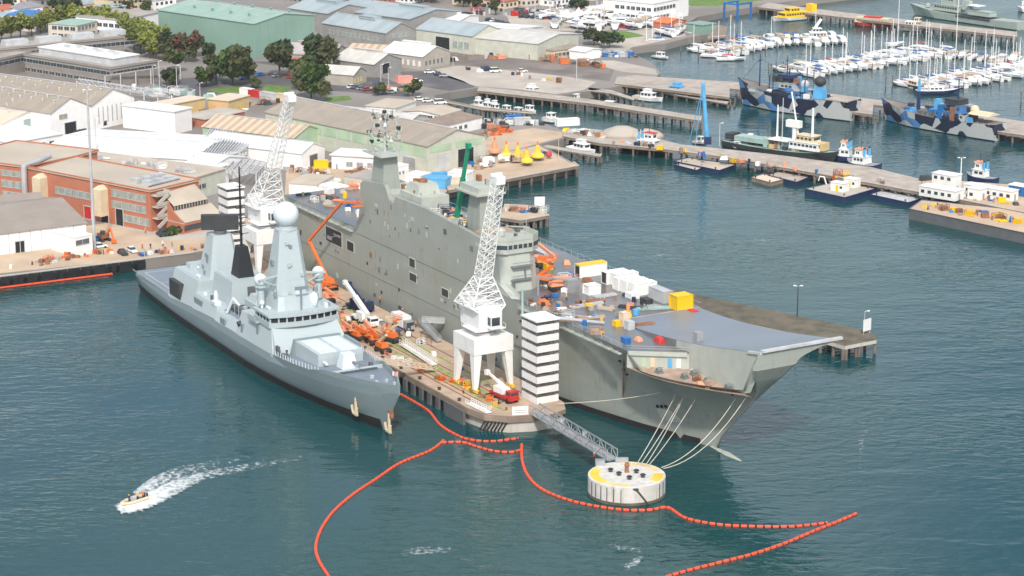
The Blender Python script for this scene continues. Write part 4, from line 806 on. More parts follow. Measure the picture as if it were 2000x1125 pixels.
for z, y0, y1 in ((23.2, 2.8, 8.2), (26.4, 3, 8.4)): g.box(122.0, 123.4, y0, y1, z, z + .2); g.beam((123.3, y0, z + 1.1), (123.3, y1, z + 1.1), .1)
g.box(121.8, 122.9, 2.9, 3.9, DZ, 22.6); g.box(121.4, 122.6, 6.6, 7, 23.4, 25.4); g.build('front_balconies', 'lhd_dark', lhd)
g = MB(); g.prism([(113.4, -.05), (128, -.05), (129.5, 1.2), (126, 3.4), (113.4, 3.4)], DZ, DZ + 2.2, 0, [(113.4, -.05), (122, -.05), (123, 1), (121, 3), (113.4, 3)]); g.build('bridge_foot', 'lhd_light', lhd)
g = MB(); g.tube((128.5, 6.8, DZ), (128.5, 6.8, DZ + 4.8), .3, n=8); g.beam((128.5, 6.8, DZ + 4.6), (129, 14.8, DZ + 2.8), .35, .4); g.box(127.9, 130.1, 14, 17, DZ, DZ + 3); g.build('deck_crane', 'steel', lhd)
# roof clutter on the island and the deck clutter: things of their own
def lw(x, y, z=DZ + .02): q = LF.w(x, y, z); return q
def crate(name, label, x, y, z, d, mat, rz=0, cat='crate', group=None, fr=LF, kind='box'):
    p = fr.w(x, y, z); g = MB(); X, Y, Z = d
    if kind == 'box':
        g.box(-X / 2, X / 2, -Y / 2, Y / 2, .12, Z); g.box(-X / 2 + .05, -X / 2 + .25, -Y / 2, Y / 2, 0, .12); g.box(X / 2 - .25, X / 2 - .05, -Y / 2, Y / 2, 0, .12)
        for i in (-1, 1):
            for j in (-1, 1): g.box(i * X / 2 - .05, i * X / 2 + .05, j * Y / 2 - .05, j * Y / 2 + .05, .06, Z + .04)
        g.box(-X / 2 - .04, X / 2 + .04, -Y / 2 - .04, Y / 2 + .04, Z, Z + .08)
    elif kind == 'rack':
        for i in (-1, 1):
            for j in (-1, 1): g.beam((i * X / 2, j * Y / 2, 0), (i * X / 2, j * Y / 2, Z), .12)
        for zz in (.1, Z * .5, Z): 
            for j in (-1, 1): g.beam((-X / 2, j * Y / 2, zz), (X / 2, j * Y / 2, zz), .1); g.beam((j * X / 2, -Y / 2, zz), (j * X / 2, Y / 2, zz), .1)
        for k in range(4): g.box(-X / 2 + .2, X / 2 - .2, -Y / 2 + .2 + k * Y / 5, -Y / 2 + .05 + (k + 1) * Y / 5, .15, .15 + Z * .6 * (1 - k % 2 * .4))
    elif kind == 'pile':
        for k in range(6): g.tube((-X / 2, -Y / 2 + Y * (k % 3 + .5) / 3, .15 + .22 * (k // 3)), (X / 2 - .3 * (k % 2), -Y / 2 + Y * (k % 3 + .5) / 3, .15 + .22 * (k // 3)), .12, n=5)
        g.box(-X / 3, -X / 3 + .2, -Y / 2, Y / 2, 0, .1)
    elif kind == 'drum':
        g.lathe((0, 0, 0), [(X / 2, 0), (X / 2, Z * .32), (X / 2 + .06, Z * .34), (X / 2, Z * .36), (X / 2, Z * .66), (X / 2 + .06, Z * .68), (X / 2, Z * .7), (X / 2, Z), (X / 2 - .1, Z + .04)], 12)
    elif kind == 'tarp':
        g.add([(-X / 2, -Y / 2, 0), (X / 2, -Y / 2, 0), (X / 2, Y / 2, 0), (-X / 2, Y / 2, 0), (-X * .35, -Y * .3, Z), (X * .3, -Y * .35, Z * .8), (X * .36, Y * .3, Z * .9), (-X * .3, Y * .36, Z * 1.05)], [(3, 2, 1, 0), (4, 5, 6, 7), (0, 1, 5, 4), (1, 2, 6, 5), (2, 3, 7, 6), (3, 0, 4, 7)])
    return one(g, name, mat, label, cat, p, fr.a + rz, group)
def container(label, p, rz, mat, L=6.1, W=2.44, H=2.6, group=None, cname='shipping_container', doormat=None):
    t = T(cname, label, 'container', p, rz, group); g = MB()
    g.box(-L / 2 + .12, L / 2 - .12, -W / 2 + .06, W / 2 - .06, .16, H - .1)
    k = 0; x = -L / 2 + .3
    while x < L / 2 - .4: g.box(x, x + .22, -W / 2, W / 2, .2, H - .14); x += .45
    g.build('box', mat, t); g = MB()
    for i in (-1, 1):
        for j in (-1, 1): g.box(i * L / 2 - .1, i * L / 2 + .1, j * W / 2 - .1, j * W / 2 + .1, 0, H)
    for j in (-1, 1):
        g.box(-L / 2 + .1, L / 2 - .1, j * W / 2 - .07, j * W / 2 + .07, H - .12, H); g.box(-L / 2 + .1, L / 2 - .1, j * W / 2 - .07, j * W / 2 + .07, 0, .18)
        g.box(j * L / 2 - .07, j * L / 2 + .07, -W / 2 + .1, W / 2 - .1, H - .12, H); g.box(j * L / 2 - .07, j * L / 2 + .07, -W / 2 + .1, W / 2 - .1, 0, .18)
    g.build('frame', mat, t); g = MB(); g.box(L / 2 - .1, L / 2 + .02, -W / 2 + .15, W / 2 - .15, .2, H - .16)
    for y in (-.7, -.25, .25, .7): g.tube((L / 2 + .05, y, .2), (L / 2 + .05, y, H - .2), .03, n=4)
    g.build('doors', doormat or mat, t); return t
for x, y, rz, mt, lb, L in ((118.5, 27.5, 90, 'white', 'cream container with an orange roof stripe behind the deck cranes', 7.6), (127, 29, 90, 'white', 'cream open ended container just right of the orange striped one', 6.1), (129.8, 30, 90, 'white_clean', 'plain white container standing behind the open ended one', 6.1),
                         (133.2, 28.3, 90, 'white_clean', 'leftmost of three white containers parked end-on side by side', 6.1), (136.3, 28.6, 90, 'white_clean', 'middle of three white containers parked end-on side by side', 6.1), (139.4, 28.9, 90, 'white_clean', 'rightmost of three white containers parked end-on side by side', 6.1)):
    container(lb, lw(x, y), LF.a - R(rz), mt, L=L, H=2.9, W=2.3, doormat='dark' if x < 129 else mt, group='containers on the flight deck')
g = MB(); g.box(-3.9, 3.9, -1.2, 1.2, 0, .25); one(g, 'roof_stripe_panel', 'yellow', 'orange roof panel lying on the cream container behind the deck cranes', 'panel', lw(118.5, 27.5, DZ + 2.93), LF.a + R(90))
container('grey mesh sided container left of the yellow box', lw(146.2, 29.4), LF.a + R(0), 'alu', L=6.1, H=2.8, group='containers on the flight deck')
container('bright yellow container box at the foot of the ramp', lw(154.3, 29.6, ramp(154) + .02), LF.a + R(90), 'yellow', L=4.2, W=3.3, H=3.3, group='containers on the flight deck')
container('small pale blue-white box alone in the middle of the deck', lw(133.2, 18.6), LF.a + R(90), 'white_clean', L=3.2, W=2.6, H=2.3, group='containers on the flight deck')
container('cream upright cabinet container near the starboard deck edge', lw(160.5, 10.2), LF.a, 'cream_roof', L=1.6, W=1.6, H=3.2, group='containers on the flight deck')
container('grey container behind the salmon boom lift by the island', lw(101, 24), LF.a, 'lgrey', L=7, W=2.6, H=2.9, group='containers on the flight deck')
crate('equipment_box', 'pale grey box behind the cream cabinet container', 163.5, 9.6, DZ, (1.6, 1.6, 1.9), 'lgrey', cat='box')
crate('generator', 'yellow generator beside the grey container next to the island', 107, 21.4, DZ, (5, 1.8, 1.5), 'yellow', cat='generator')
crate('generator', 'small yellow generator against the cream cabinet container', 160, 8.5, DZ, (1.4, 1.2, 1.3), 'yellow', cat='generator')
crate('drum', 'blue drum beside the orange striped container', 119, 21.5, DZ, (1.5, 1.5, 1.7), 'bluec', kind='drum', cat='drum'); crate('drum', 'light blue drum lying near the timber stacks by the ramp', 154, 17.5, DZ, (1.5, 1.5, 1.3), 'skyblue', kind='drum', cat='drum')
crate('waste_bin', 'blue bin between the mooring lines and the deck edge rail at the forward end', 172, 3.2, DZ, (1.8, 1.4, 1.2), 'bluec', cat='bin'); crate('tarpaulin', 'red tarpaulin heap at the forward corner of the deck beside the ramp', 177 - 2, 10, DZ, (2.6, 1.8, 1.1), 'red', kind='tarp', cat='tarpaulin')
crate('tarpaulin', 'orange tarpaulin heap behind the white scaffold stair tower', 135.5, 4.2, DZ, (3, 2, 1), 'orange', kind='tarp', cat='tarpaulin'); crate('tarpaulin', 'orange cloth heap near the blue bin forward', 172, 6.5, DZ, (1.8, 1.4, .8), 'salmon', kind='tarp', cat='tarpaulin')
crate('tarpaulin', 'small blue tarpaulin by the scaffold plank pile', 151, 8.5, DZ, (2, 1.5, .5), 'skyblue', kind='tarp', cat='tarpaulin'); crate('tarpaulin', 'pink red mat at the foot of the yellow container', 158, 30.5, DZ + .1, (2.6, 1.8, .3), 'red', kind='tarp', cat='tarpaulin')
for i, (x, y, L, rz, mt, lb) in enumerate(((142, 12, 9, 90, 'lgrey', 'long stack of grey scaffold tubes on the middle of the deck'), (139, 14, 6, 60, 'rust', 'rusty pipe pile next to the long scaffold tube stack'), (151, 5, 11, 80, 'moor_deck', 'tan plank pile across the deck near the scaffold stair tower'),
        (162, 13.5, 7, 80, 'rust', 'rusty beam pile beside the cream cabinet container'), (149, 20, 7, 40, 'dark', 'dark steel beam pile left of the yellow container'), (152, 23.5, 8, 70, 'teal', 'greenish steel section pile left of the yellow container'), (150.5, 24.8, 5, 20, 'alu', 'bright aluminium section pile left of the yellow container'),
        (137, 20, 6, 90, 'lgrey', 'thin grey tube pile behind the long scaffold tube stack'), (147, 14, 4, 30, 'tan_flat', 'short timber pile near the middle of the deck'), (124, 17, 5, 10, 'rust', 'rusty pile behind the orange deck machines'), (8, 10, 7, 30, 'rust', 'rusty pipe pile on the aft end of the flight deck'), (20, 16, 8, 70, 'moor_deck', 'tan plank pile on the aft flight deck'))):
    crate('material_pile', lb, x, y, DZ, (L, 2.2, .7), mt, R(rz), 'material pile', 'stacks of material on the deck', kind='pile')
crate('equipment_box', 'dark machine under the cream pallet near the yellow container', 148, 24.3, DZ, (2.6, 1.8, 1.5), 'dark', cat='machine'); crate('pallet_load', 'white and navy pallet load beside the grey mesh container', 141.5, 24.6, DZ, (2.6, 2.2, 1.3), 'white', cat='pallet load')
cl = [('rust', 'rust brown'), ('salmon', 'orange'), ('bluec', 'blue'), ('white', 'white'), ('moor_deck', 'tan'), ('dark', 'dark'), ('yellow', 'yellow'), ('lgrey', 'pale grey'), ('navy', 'navy'), ('brown_tile', 'brown'), ('stone', 'stone grey'), ('white', 'off-white'), ('moor_deck', 'brown tan')]
kd = [('box', 'crate'), ('rack', 'rack of gear'), ('pile', 'tube bundle'), ('tarp', 'covered heap'), ('drum', 'drum')]
used = {}
def clutter(where, n, pos, size=1.0, group=None, fr=LF, cw=None):
    for i in range(n):
        x, y, z = pos(i); m, cn = rnd.choice(cw or cl); k, kn = rnd.choice(kd); s = rnd.uniform(.8, 1.6) * size
        d = {'box': (1.6 * s, 1.2 * s, 1.1 * s), 'rack': (2.2 * s, 1.4 * s, 1.5 * s), 'pile': (3.2 * s, 1.3 * s, .5), 'tarp': (2 * s, 1.5 * s, .9 * s), 'drum': (1 * s, 1 * s, 1.3 * s)}[k]
        sz = 'small' if s < size * 1.05 else ('large' if s > size * 1.35 else 'mid-sized')
        lb = f'{sz} {cn} {kn} {where}'; crate({'crate': 'crate', 'rack of gear': 'gear_rack', 'tube bundle': 'tube_bundle', 'covered heap': 'covered_heap', 'drum': 'drum'}[kn], lb, x, y, z, d, m, rnd.uniform(0, 3), kn.split()[0] if kn != 'rack of gear' else 'rack', group or ('clutter ' + where), fr, k)
clutter('on the island roof near the green crane', 46, lambda i: (82 + rnd.random() * 30, 1.6 + rnd.random() * 6, 31.02), .95, 'working gear strewn over the island roof')
clutter('among the funnel blocks', 8, lambda i: (81 + rnd.random() * 6, 2 + rnd.random() * 7, 31.02), .8)
clutter('on the aft flight deck', 56, lambda i: (2 + rnd.random() * 40, 3 + rnd.random() * 27, DZ + .02), .9, 'gear on the aft flight deck')
clutter('around the deck machines in front of the bridge', 14, lambda i: (118 + rnd.random() * 14, 12 + rnd.random() * 12, DZ + .02), .9)
clutter('beside the island on the flight deck', 26, lambda i: (60 + rnd.random() * 50, 12 + rnd.random() * 18, DZ + .02), .9)
clutter('across the forward flight deck', 34, lambda i: (130 + rnd.random() * 26, 2 + rnd.random() * 24, DZ + .02), .6)
clutter('along the starboard deck edge', 10, lambda i: (134 + rnd.random() * 40, .9 + rnd.random() * 2.5, DZ + .02), .7)
clutter('on the mooring deck', 7, lambda i: (180 + rnd.random() * 20, 5 + rnd.random() * 4 + i * .2, 16.72), .6)
# anchors are hidden; mooring recess and bolster on the bow
bv = None
def hull_hit(u, v):
    global bv
    if bv is None:
        me = lh_hull.data; Mx = Matrix.Translation(LF.w(0, 0)) @ Matrix.Rotation(LF.a, 4, 'Z'); bv = BVHTree.FromPolygons([Mx @ x.co for x in me.vertices], [tuple(p.vertices) for p in me.polygons])
    h = bv.ray_cast(Vector((0, 0, CH)), ray(u, v).normalized()); return h[0], h[1]
Mi = (Matrix.Translation(LF.w(0, 0)) @ Matrix.Rotation(LF.a, 4, 'Z')).inverted()
def patch(name, px, mat, off=.12):
    q = []
    for u, v in px:
        h, nn_ = hull_hit(u, v)
        if h is None: return
        if nn_.dot(ray(u, v)) > 0: nn_ = -nn_
        q.append((h, nn_))
    g = MB(); vs = [Mi @ (h + nn_ * off) for h, nn_ in q] + [Mi @ (h - nn_ * .3) for h, nn_ in q]; n = len(q)
    g.add(vs, [tuple(range(n))] + [(i, i + n, (i + 1) % n + n, (i + 1) % n) for i in range(n)]); g.build(name, mat, lhd)
patch('anchor_plate', [(1282, 797), (1310, 803), (1328, 818), (1333, 824), (1318, 824), (1292, 818)], 'lhd_light')
for x in (1282, 1290, 1298): patch('fairlead', [(x, 790), (x + 5, 792), (x + 5, 797), (x, 795)], 'black', .16)
for x, y in ((1208, 703), (1226, 700), (1222, 729), (1216, 719), (1470, 738), (1428, 768), (1015, 625)): patch('fairlead', [(x, y), (x + 5, y + 1), (x + 5, y + 4), (x, y + 3)], 'dark', .16)
patch('draught_seam', [(1217, 640 + 60), (1218.4, 700), (1217.2, 775), (1215.8, 775)], 'rust', .05)
# ================================================================ THE DESTROYER (x forward from the stern, y to port from the centreline)
fr = T('destroyer', 'pale blue grey destroyer with a pyramid mast and white ball radome beside the pier', 'warship', FF.w(0, 0), FF.a)
DK = [(0, 5.6), (30, 5.6), (45, 6.6), (60, 7.4), (95, 7.9), (120, 9.3), (147, 11.2)]
BD = [(0, 8.3), (12, 9), (30, 9.6), (95, 9.9), (110, 9.3), (122, 7.6), (133, 5.1), (141, 2.6), (147, .15)]
BW = [(0, 7.2), (15, 8.3), (40, 9.1), (85, 9), (105, 7), (122, 4), (134, 1.4), (139, .15), (147, .1)]
fx = [0, 4, 12, 22, 30, 38, 45, 52, 60, 70, 80, 90, 98, 106, 114, 120, 126, 131, 135, 139, 142, 144.5, 147]
g = MB(); ss = []
for x in fx:
    d, b, wl = interp(DK, x), interp(BD, x), interp(BW, x); zb = 0 if x <= 139 else (x - 139) / 8 * 10.2
    kn = b + .25 if x < 105 else lerp(b, wl, .12)
    S_ = [(-b, d), (-lerp(b, kn, 1), lerp(d, zb, .22)), (-lerp(kn, wl, .5), lerp(d, zb, .6)), (-wl, zb)]
    ss.append([(x, y, z) for y, z in S_] + [(x, 0, zb - 3 if x <= 139 else zb - .1)] + [(x, -y, z) for y, z in S_[::-1]])
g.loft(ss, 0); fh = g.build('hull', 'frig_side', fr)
for p in fh.data.polygons: p.use_smooth = len(p.vertices) == 4 and p.center.z < interp(DK, p.center.x) * .7
g = MB()
for s in (-1, 1): g.loft([[(x, s * (lerp(interp(BW, x), lerp(interp(BD, x) + .25 if x < 105 else lerp(interp(BD, x), interp(BW, x), .12), interp(BW, x), .5), min(1, 2.0 / (interp(DK, x) * .4))) + .2), 2.0 + max(0, x - 120) * .03), (x, s * (interp(BW, x) + .08), -.3)] for x in fx if x <= 139], caps=False)
g.build('boot_topping', 'boot', fr)
g = MB(); dd = [[(x, -interp(BD, x) + .05, interp(DK, x) + .02), (x, interp(BD, x) - .05, interp(DK, x) + .02)] for x in fx]; g.loft(dd, caps=False); g.f = [tuple(reversed(f)) for f in g.f]
g.build('main_deck', 'frig_deck', fr)
# bulwark forward
g = MB()
for s in (-1, 1):
    bx = [118, 124, 130, 136, 141, 144.5, 147]
    g.loft([[(x, s * interp(BD, x), interp(DK, x)), (x, s * (interp(BD, x) + .1), interp(DK, x) + 1.15 * min(1, (x - 116) / 8)), (x, s * max(.0, interp(BD, x) - .1), interp(DK, x) + 1.15 * min(1, (x - 116) / 8)), (x, s * max(0, interp(BD, x) - .25), interp(DK, x))] for x in bx], caps=True)
g.build('bulwark', 'frig_side', fr)
g = MB(); g.add([(126, -4.6, 10.4), (126, 4.6, 10.4), (124.6, 5.2, 9.8), (124.6, -5.2, 9.8)], [(0, 1, 2, 3)]); g.box(124.6, 125, -6.3, 6.3, 9.5, 10.4); g.build('breakwater', 'frig', fr)
def fb(name, x0, x1, y, z0, X0, X1, Y, z1, mat='frig', par=fr): g = MB(); g.frus(x0, x1, -y, y, z0, X0, X1, -Y, Y, z1); return g.build(name, mat, par)
# superstructure, sides flush with the hull and sloping in
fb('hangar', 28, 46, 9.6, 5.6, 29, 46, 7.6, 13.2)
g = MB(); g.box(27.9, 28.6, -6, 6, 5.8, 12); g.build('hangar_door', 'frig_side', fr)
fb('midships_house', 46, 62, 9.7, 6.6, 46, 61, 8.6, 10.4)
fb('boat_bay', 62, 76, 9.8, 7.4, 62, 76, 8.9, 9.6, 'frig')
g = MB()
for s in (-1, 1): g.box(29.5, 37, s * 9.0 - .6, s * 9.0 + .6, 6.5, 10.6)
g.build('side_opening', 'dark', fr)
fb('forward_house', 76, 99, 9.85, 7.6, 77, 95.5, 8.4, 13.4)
g = MB(); g.frus(99, 100.8, -9.4, 9.4, 7.8, 95.4, 95.6, -8.3, 8.3, 13.4); g.build('front_slope', 'frig', fr)
def arc(x0, y, bulge, n=8): return [(x0 + bulge * (1 - (2 * k / n - 1) ** 2), lerp(-y, y, k / n)) for k in range(n + 1)]
a1 = arc(95.3, 8.9, 1.6); g = MB(); g.prism([(86, -8.9)] + a1 + [(86, 8.9)], 13.4, 14.6); br = g.build('bridge', 'frig', fr)
g = MB(); g.prism([(86, -8.5)] + arc(95, 8.5, 1.55) + [(86, 8.5)], 14.6, 15.9); wn = g.build('bridge_window', 'black', fr)
g = MB(); aa = arc(95.05, 8.52, 1.56, 9)
for p in aa: g.beam((*p, 14.6), (*p, 15.9), .34)
for k in range(5): 
    for s in (-1, 1): g.beam((87 + k * 1.9, s * 8.5, 14.6), (87 + k * 1.9, s * 8.5, 15.9), .34)
g.build('mullions', 'frig', wn)
g = MB(); g.prism([(85.6, -9.1)] + arc(95.5, 9.1, 1.7) + [(85.6, 9.1)], 15.9, 16.4); g.build('bridge_roof', 'frig', fr)
g = MB(); pp = arc(95.3, 8.9, 1.65, 12)
for a, b in zip(pp, pp[1:]): g.beam((*a, 17.3), (*b, 17.3), .06)
for a in pp: g.tube((*a, 16.4), (*a, 17.3), .05, n=4)
g.build('roof_rail', 'frig', fr)
for y, s_ in ((-8.8, -1), (8.8, 1)):
    g = MB(); g.box(84, 89, y - .9, y + .9, 13.2, 13.5); g.box(84, 89, y + s_ * .9 - .06, y + s_ * .9 + .06, 13.5, 14.6); g.build('bridge_wing', 'frig', fr)
# pyramid mast
g = MB(); g.prism([(80, -4.4), (81, -5), (89.5, -5), (91.5, -3.2), (91.5, 3.2), (89.5, 5), (81, 5), (80, 4.4)], 13.4, 34.2, 0, [(83.6, -1.9), (84.1, -2.4), (87.4, -2.4), (88.2, -1.6), (88.2, 1.6), (87.4, 2.4), (84.1, 2.4), (83.6, 1.9)]); g.build('pyramid_mast', 'frig', fr); g = MB(); g.prism([(79, -5.6), (92.6, -5.6), (93.2, -4), (93.2, 4), (92.6, 5.6), (79, 5.6)], 16.3, 19.6, 0, [(80.4, -4.9), (91.6, -4.9), (92.2, -3.6), (92.2, 3.6), (91.6, 4.9), (80.4, 4.9)]); g.build('mast_house', 'frig', fr)
g = MB(); g.lathe((85.8, 0, 34.2), [(2.6, 0), (2.6, .4), (1.9, .5), (1.9, 1.1)], 16); g.build('radome_collar', 'frig', fr)
g = MB(); g.ball((85.8, 0, 37.9), 3.05, 24); g.build('radome', 'hullwhite' if 0 else 'white_ball', fr, True)
for s in (-1, 1):
    g = MB(); g.lathe((87, s * 7.4, 17), [(.9, 0), (.8, 3.6), (1.5, 4.4), (1.5, 4.8)], 10); g.build('dome_pedestal', 'frig', fr)
    g = MB(); g.ball((87, s * 7.4, 23.1), 1.55, 16); g.build('satellite_dome', 'white_ball', fr, True)
    g = MB(); g.beam((88, s * 2.6, 24), (88.6, s * 8.6, 23.4), .35, .4); g.beam((88, s * 2.8, 21), (88.6, s * 7.6, 23.2), .25); g.build('yardarm', 'frig', fr)
    g = MB(); g.box(84.5, 86, s * 3.3 - .6, s * 3.3 + .6, 26, 27); g.lathe((90.5, s * 5.2, 19.6), [(.5, 0), (.5, 1.2), (.2, 1.6)], 8); g.build('sensor', 'frig_side', fr)
g = MB(); g.lathe((92.5, 3.8, 16.4), [(.9, 0), (.9, 1.2), (1.15, 2.2), (.8, 3.2), (.1, 3.6)], 12); g.build('missile_director', 'white_ball', fr, True)
g = MB(); g.beam((94, -1.6, 21.8), (94, 1.6, 21.8), .3, .8); g.tube((93.7, 0, 16.4), (93.7, 0, 21.5), .2); g.build('navigation_radar', 'frig_deck', fr)
g = MB(); g.lathe((88.5, -7.8, 16.4), [(.3, 0), (.3, 1)], 8); g.ball((88.5, -7.8, 17.9), .65, 12); g.build('small_dome', 'white_ball', fr, True)
# boats and clutter amidships
g = MB(); g.frus(62.5, 75.5, -7.4, 7.4, 9.6, 63, 75, -7, 7, 10.2); g.build('boat_deck', 'frig_deck', fr)
for s in (-1, 1):
    g = MB(); g.loft([[(x, s * 6 - b, 11.4), (x, s * 6, 10.5), (x, s * 6 + b, 11.4)] for x, b in ((64, 1), (70, 1.2), (73, .7), (74, .1))]); g.build('sea_boat', 'dgrey', fr)
    g = MB(); g.tube((66, s * 8, 10), (68, s * 7, 14), .35); g.tube((68, s * 7, 14), (70.5, s * 6.4, 12.6), .3); g.build('boat_davit', 'white_ball', fr)
    g = MB(); g.box(57.5, 60, s * 8 - .9, s * 8 + .9, 10.4, 11.3); g.lathe((58.8, s * 8, 11.3), [(.6, 0), (.6, 1.5), (.3, 2.6)], 8); g.build('close_in_gun', 'white_ball', fr)
    g = MB(); g.tube((77.5, s * 8.7, 10.5), (77.5, s * 9.8, 10.2), .6, n=8); g.build('torpedo_port', 'dark', fr)
g = MB(); g.box(64, 74, -2.5, 2.5, 10.2, 12.4); g.frus(65, 70, -2, 2, 12.4, 65.5, 69.5, -1.5, 1.5, 14); g.build('deckhouse', 'frig', fr)
g = MB(); 
for k in range(5): g.tube((63.5 + k * 2.6, -7, 10.2), (63.5 + k * 2.6, -7, 12.6), .08, n=4); g.tube((63.5 + k * 2.6, 7, 10.2), (63.5 + k * 2.6, 7, 12.6), .08, n=4)
g.build('awning_posts', 'frig', fr)
# funnel block and black funnel with the pole mast
fb('funnel_block', 49, 62.5, 5.6, 10.4, 50, 62, 4.8, 16.4)
g = MB(); g.box(62.3, 62.6, -1, 1, 12.6, 14.8); g.build('crest_panel', 'dgrey', fr)
g = MB(); g.frus(54.2, 59.4, -2.1, 2.1, 16.4, 55.2, 58.2, -1.1, 1.1, 24); g.build('black_funnel', 'black', fr)
g = MB(); g.tube((56.6, 0, 24), (56.6, 0, 44), .34, .16, n=8)
for z, w_ in ((27, 2), (29, 1.5), (31, 1.8), (33.5, 1.2), (36, 1.5), (39, .8)): g.beam((56.6, -w_, z), (56.6, w_, z), .16); g.beam((56.6 - w_ * .6, 0, z), (56.6 + w_ * .6, 0, z), .16)
g.build('pole_mast', 'black', fr)
g = MB(); g.frus(47, 52, -4, 4, 10.4, 48, 51.5, -3.2, 3.2, 14.8); g.build('intake', 'frig', fr)
# aft pyramid with the long search radar
g = MB(); g.prism([(35, -3.8), (36.5, -4.8), (45.6, -4.8), (47.4, -3.4), (47.4, 3.4), (45.6, 4.8), (36.5, 4.8), (35, 3.8)], 10.5, 24, 0, [(38.8, -1.8), (39.4, -2.5), (43.8, -2.5), (44.6, -1.8), (44.6, 1.8), (43.8, 2.5), (39.4, 2.5), (38.8, 1.8)]); g.build('aft_mast', 'frig', fr)
g = MB(); g.lathe((42.2, 0, 24), [(1.6, 0), (1.6, .9)], 14); g.build('turntable', 'dgrey', fr)
g = MB(); d1 = Vector((.42, .9, 0)).normalized(); g.add([], [])
cc = Vector((42.2, 0, 27)); nn2 = Vector((d1.y, -d1.x, 0)); vs = []
for zo in (-1.9, 1.9):
    for a_, b_ in ((-4.7, .9), (4.7, .9), (4.7, -1.0 if zo > 0 else -.4), (-4.7, -1.0 if zo > 0 else -.4)): vs.append(cc + d1 * a_ + nn2 * b_ + Vector((0, 0, zo)))
g.add(vs, [(3, 2, 1, 0), (4, 5, 6, 7), (0, 1, 5, 4), (1, 2, 6, 5), (2, 3, 7, 6), (3, 0, 4, 7)]); g.build('search_radar', 'dark', fr)
# hangar roof, flight deck fittings
g = MB(); g.box(30, 33, -5, 5, 13.2, 14.4); g.build('hangar_roof_house', 'frig', fr)
g = MB()
for s in (-1, 1):
    for k in range(9): g.beam((1 + k * 3, s * 8.9, 5.6), (1 + k * 3, s * 9.6, 6.5), .07)
    g.beam((1, s * 9.6, 6.5), (25, s * 9.6, 6.5), .07)
g.build('flight_deck_nets', 'frig', fr)
g = MB()
for x0 in (3, 15, 27):
    g.box(x0, x0 + .25, -7, 7, 5.64, 5.65)
g.box(3, 27, -7, -6.75, 5.645, 5.655); g.box(3, 27, 6.75, 7, 5.645, 5.655); g.build('deck_marking', 'lgrey', fr)
g = MB(); g.box(103, 116, -5.6, 5.6, 8, 11.9); g.build('missile_silo', 'frig', fr)
g = MB()
for k in range(3):
    for s in (-1, 1): g.box(104 + k * 3.9, 107.3 + k * 3.9, s * 2.6 - 2.1, s * 2.6 + 2.1, 11.9, 12.1)
g.build('silo_hatches', 'white_ball', fr)
g = MB(); g.frus(101.5, 103, -6.6, 6.6, 8, 102.2, 103, -5.8, 5.8, 12.2); g.box(105, 113, 5.65, 6.5, 8.4, 12.4); g.build('silo_screen', 'frig_side', fr)
t_ = MB(); t_.prism([(117.8, -1.9), (121.5, -2.1), (123.8, -1), (123.8, 1), (121.5, 2.1), (117.8, 1.9)], 9.2, 12.6, 0, [(118.4, -1.2), (121, -1.4), (122.3, -.6), (122.3, .6), (121, 1.4), (118.4, 1.2)]); gt = t_.build('gun_turret', 'white_ball', fr)
g = MB(); g.tube((122.6, 0, 11.2), (129.2, 0, 12.2), .2, .14, n=8); g.tube((122.6, 0, 11.2), (124.5, 0, 11.5), .34, n=8); g.build('gun_barrel', 'frig_deck', gt)
g = MB(); g.lathe((120.5, 0, 8.9), [(2.4, 0), (2.4, .4)], 14); g.build('gun_ring', 'frig_deck', fr)
g = MB()
for s in (-1, 1):
    for k in range(17): x = 99 + k * 1.35; y = s * (interp(BD, x) - .15); g.box(x - .14, x + .14, y - .06, y + .06, interp(DK, x), interp(DK, x) + 1.15)
g.build('rail_screens', 'white_ball', fr)
g = MB(); g.tube((146.3, 0, 11), (146.3, 0, 15.5), .07, n=5); st = g.build('jackstaff', 'frig', fr)
g = MB(); g.tube((133, 0, 10), (133, 0, 10.9), .5, n=8); g.tube((138, -1.2, 10.4), (138, -1.2, 11.2), .4); g.tube((138, 1.2, 10.4), (138, 1.2, 11.2), .4); g.tube((144.6, 0, 11), (144.6, 0, 12.5), .35); g.build('capstan', 'frig', fr)
def anchor(x, y, z):
    g = MB(); g.box(x - .7, x + .7, y - .5, y + .3, z + 1.6, z + 3.2); 
    pk = g.build('hawse_pad', 'rust', fr)
    g = MB(); g.beam((x, y - .5, z + 2.6), (x, y - .5, z - 1.2), .45); g.beam((x - 1.1, y - .6, z - 1.5), (x + 1.1, y - .6, z - 1.5), .5); g.beam((x - 1.1, y - .6, z - 1.5), (x - 1.4, y - .8, z + .3), .35, .5); g.beam((x + 1.1, y - .6, z - 1.5), (x + 1.4, y - .8, z + .3), .35, .5); g.build('anchor', 'cream', fr)
anchor(132.5, -3.4, 3.9); anchor(143.6, -.5, 2.6)
for x, y in ((117, 7.4), (140, 3)): pass
g = MB(); g.box(99.5, 101, -9.2, -8.6, 8, 10.4); g.box(101.2, 104, -8.9, -7.6, 8, 8.9); g.build('deck_lockers', 'dgrey', fr)
# pennant number on the hull
def text(body, size, mat, loc, rot, parent, name='lettering', ext=.02, align='CENTER'):
    c = bpy.data.curves.new(name, 'FONT'); c.body = body; c.size = size; c.align_x = align; c.align_y = 'CENTER'; c.extrude = ext
    o = bpy.data.objects.new(name, c); col.objects.link(o); bpy.context.view_layer.update(); dg = bpy.context.evaluated_depsgraph_get(); me = bpy.data.meshes.new_from_object(o.evaluated_get(dg)); bpy.data.objects.remove(o)
    me.materials.clear(); me.materials.append(MT[mat]); ob = bpy.data.objects.new(name, me); col.objects.link(ob); ob.location = loc; ob.rotation_euler = rot
    if parent: ob.parent = parent
    return ob

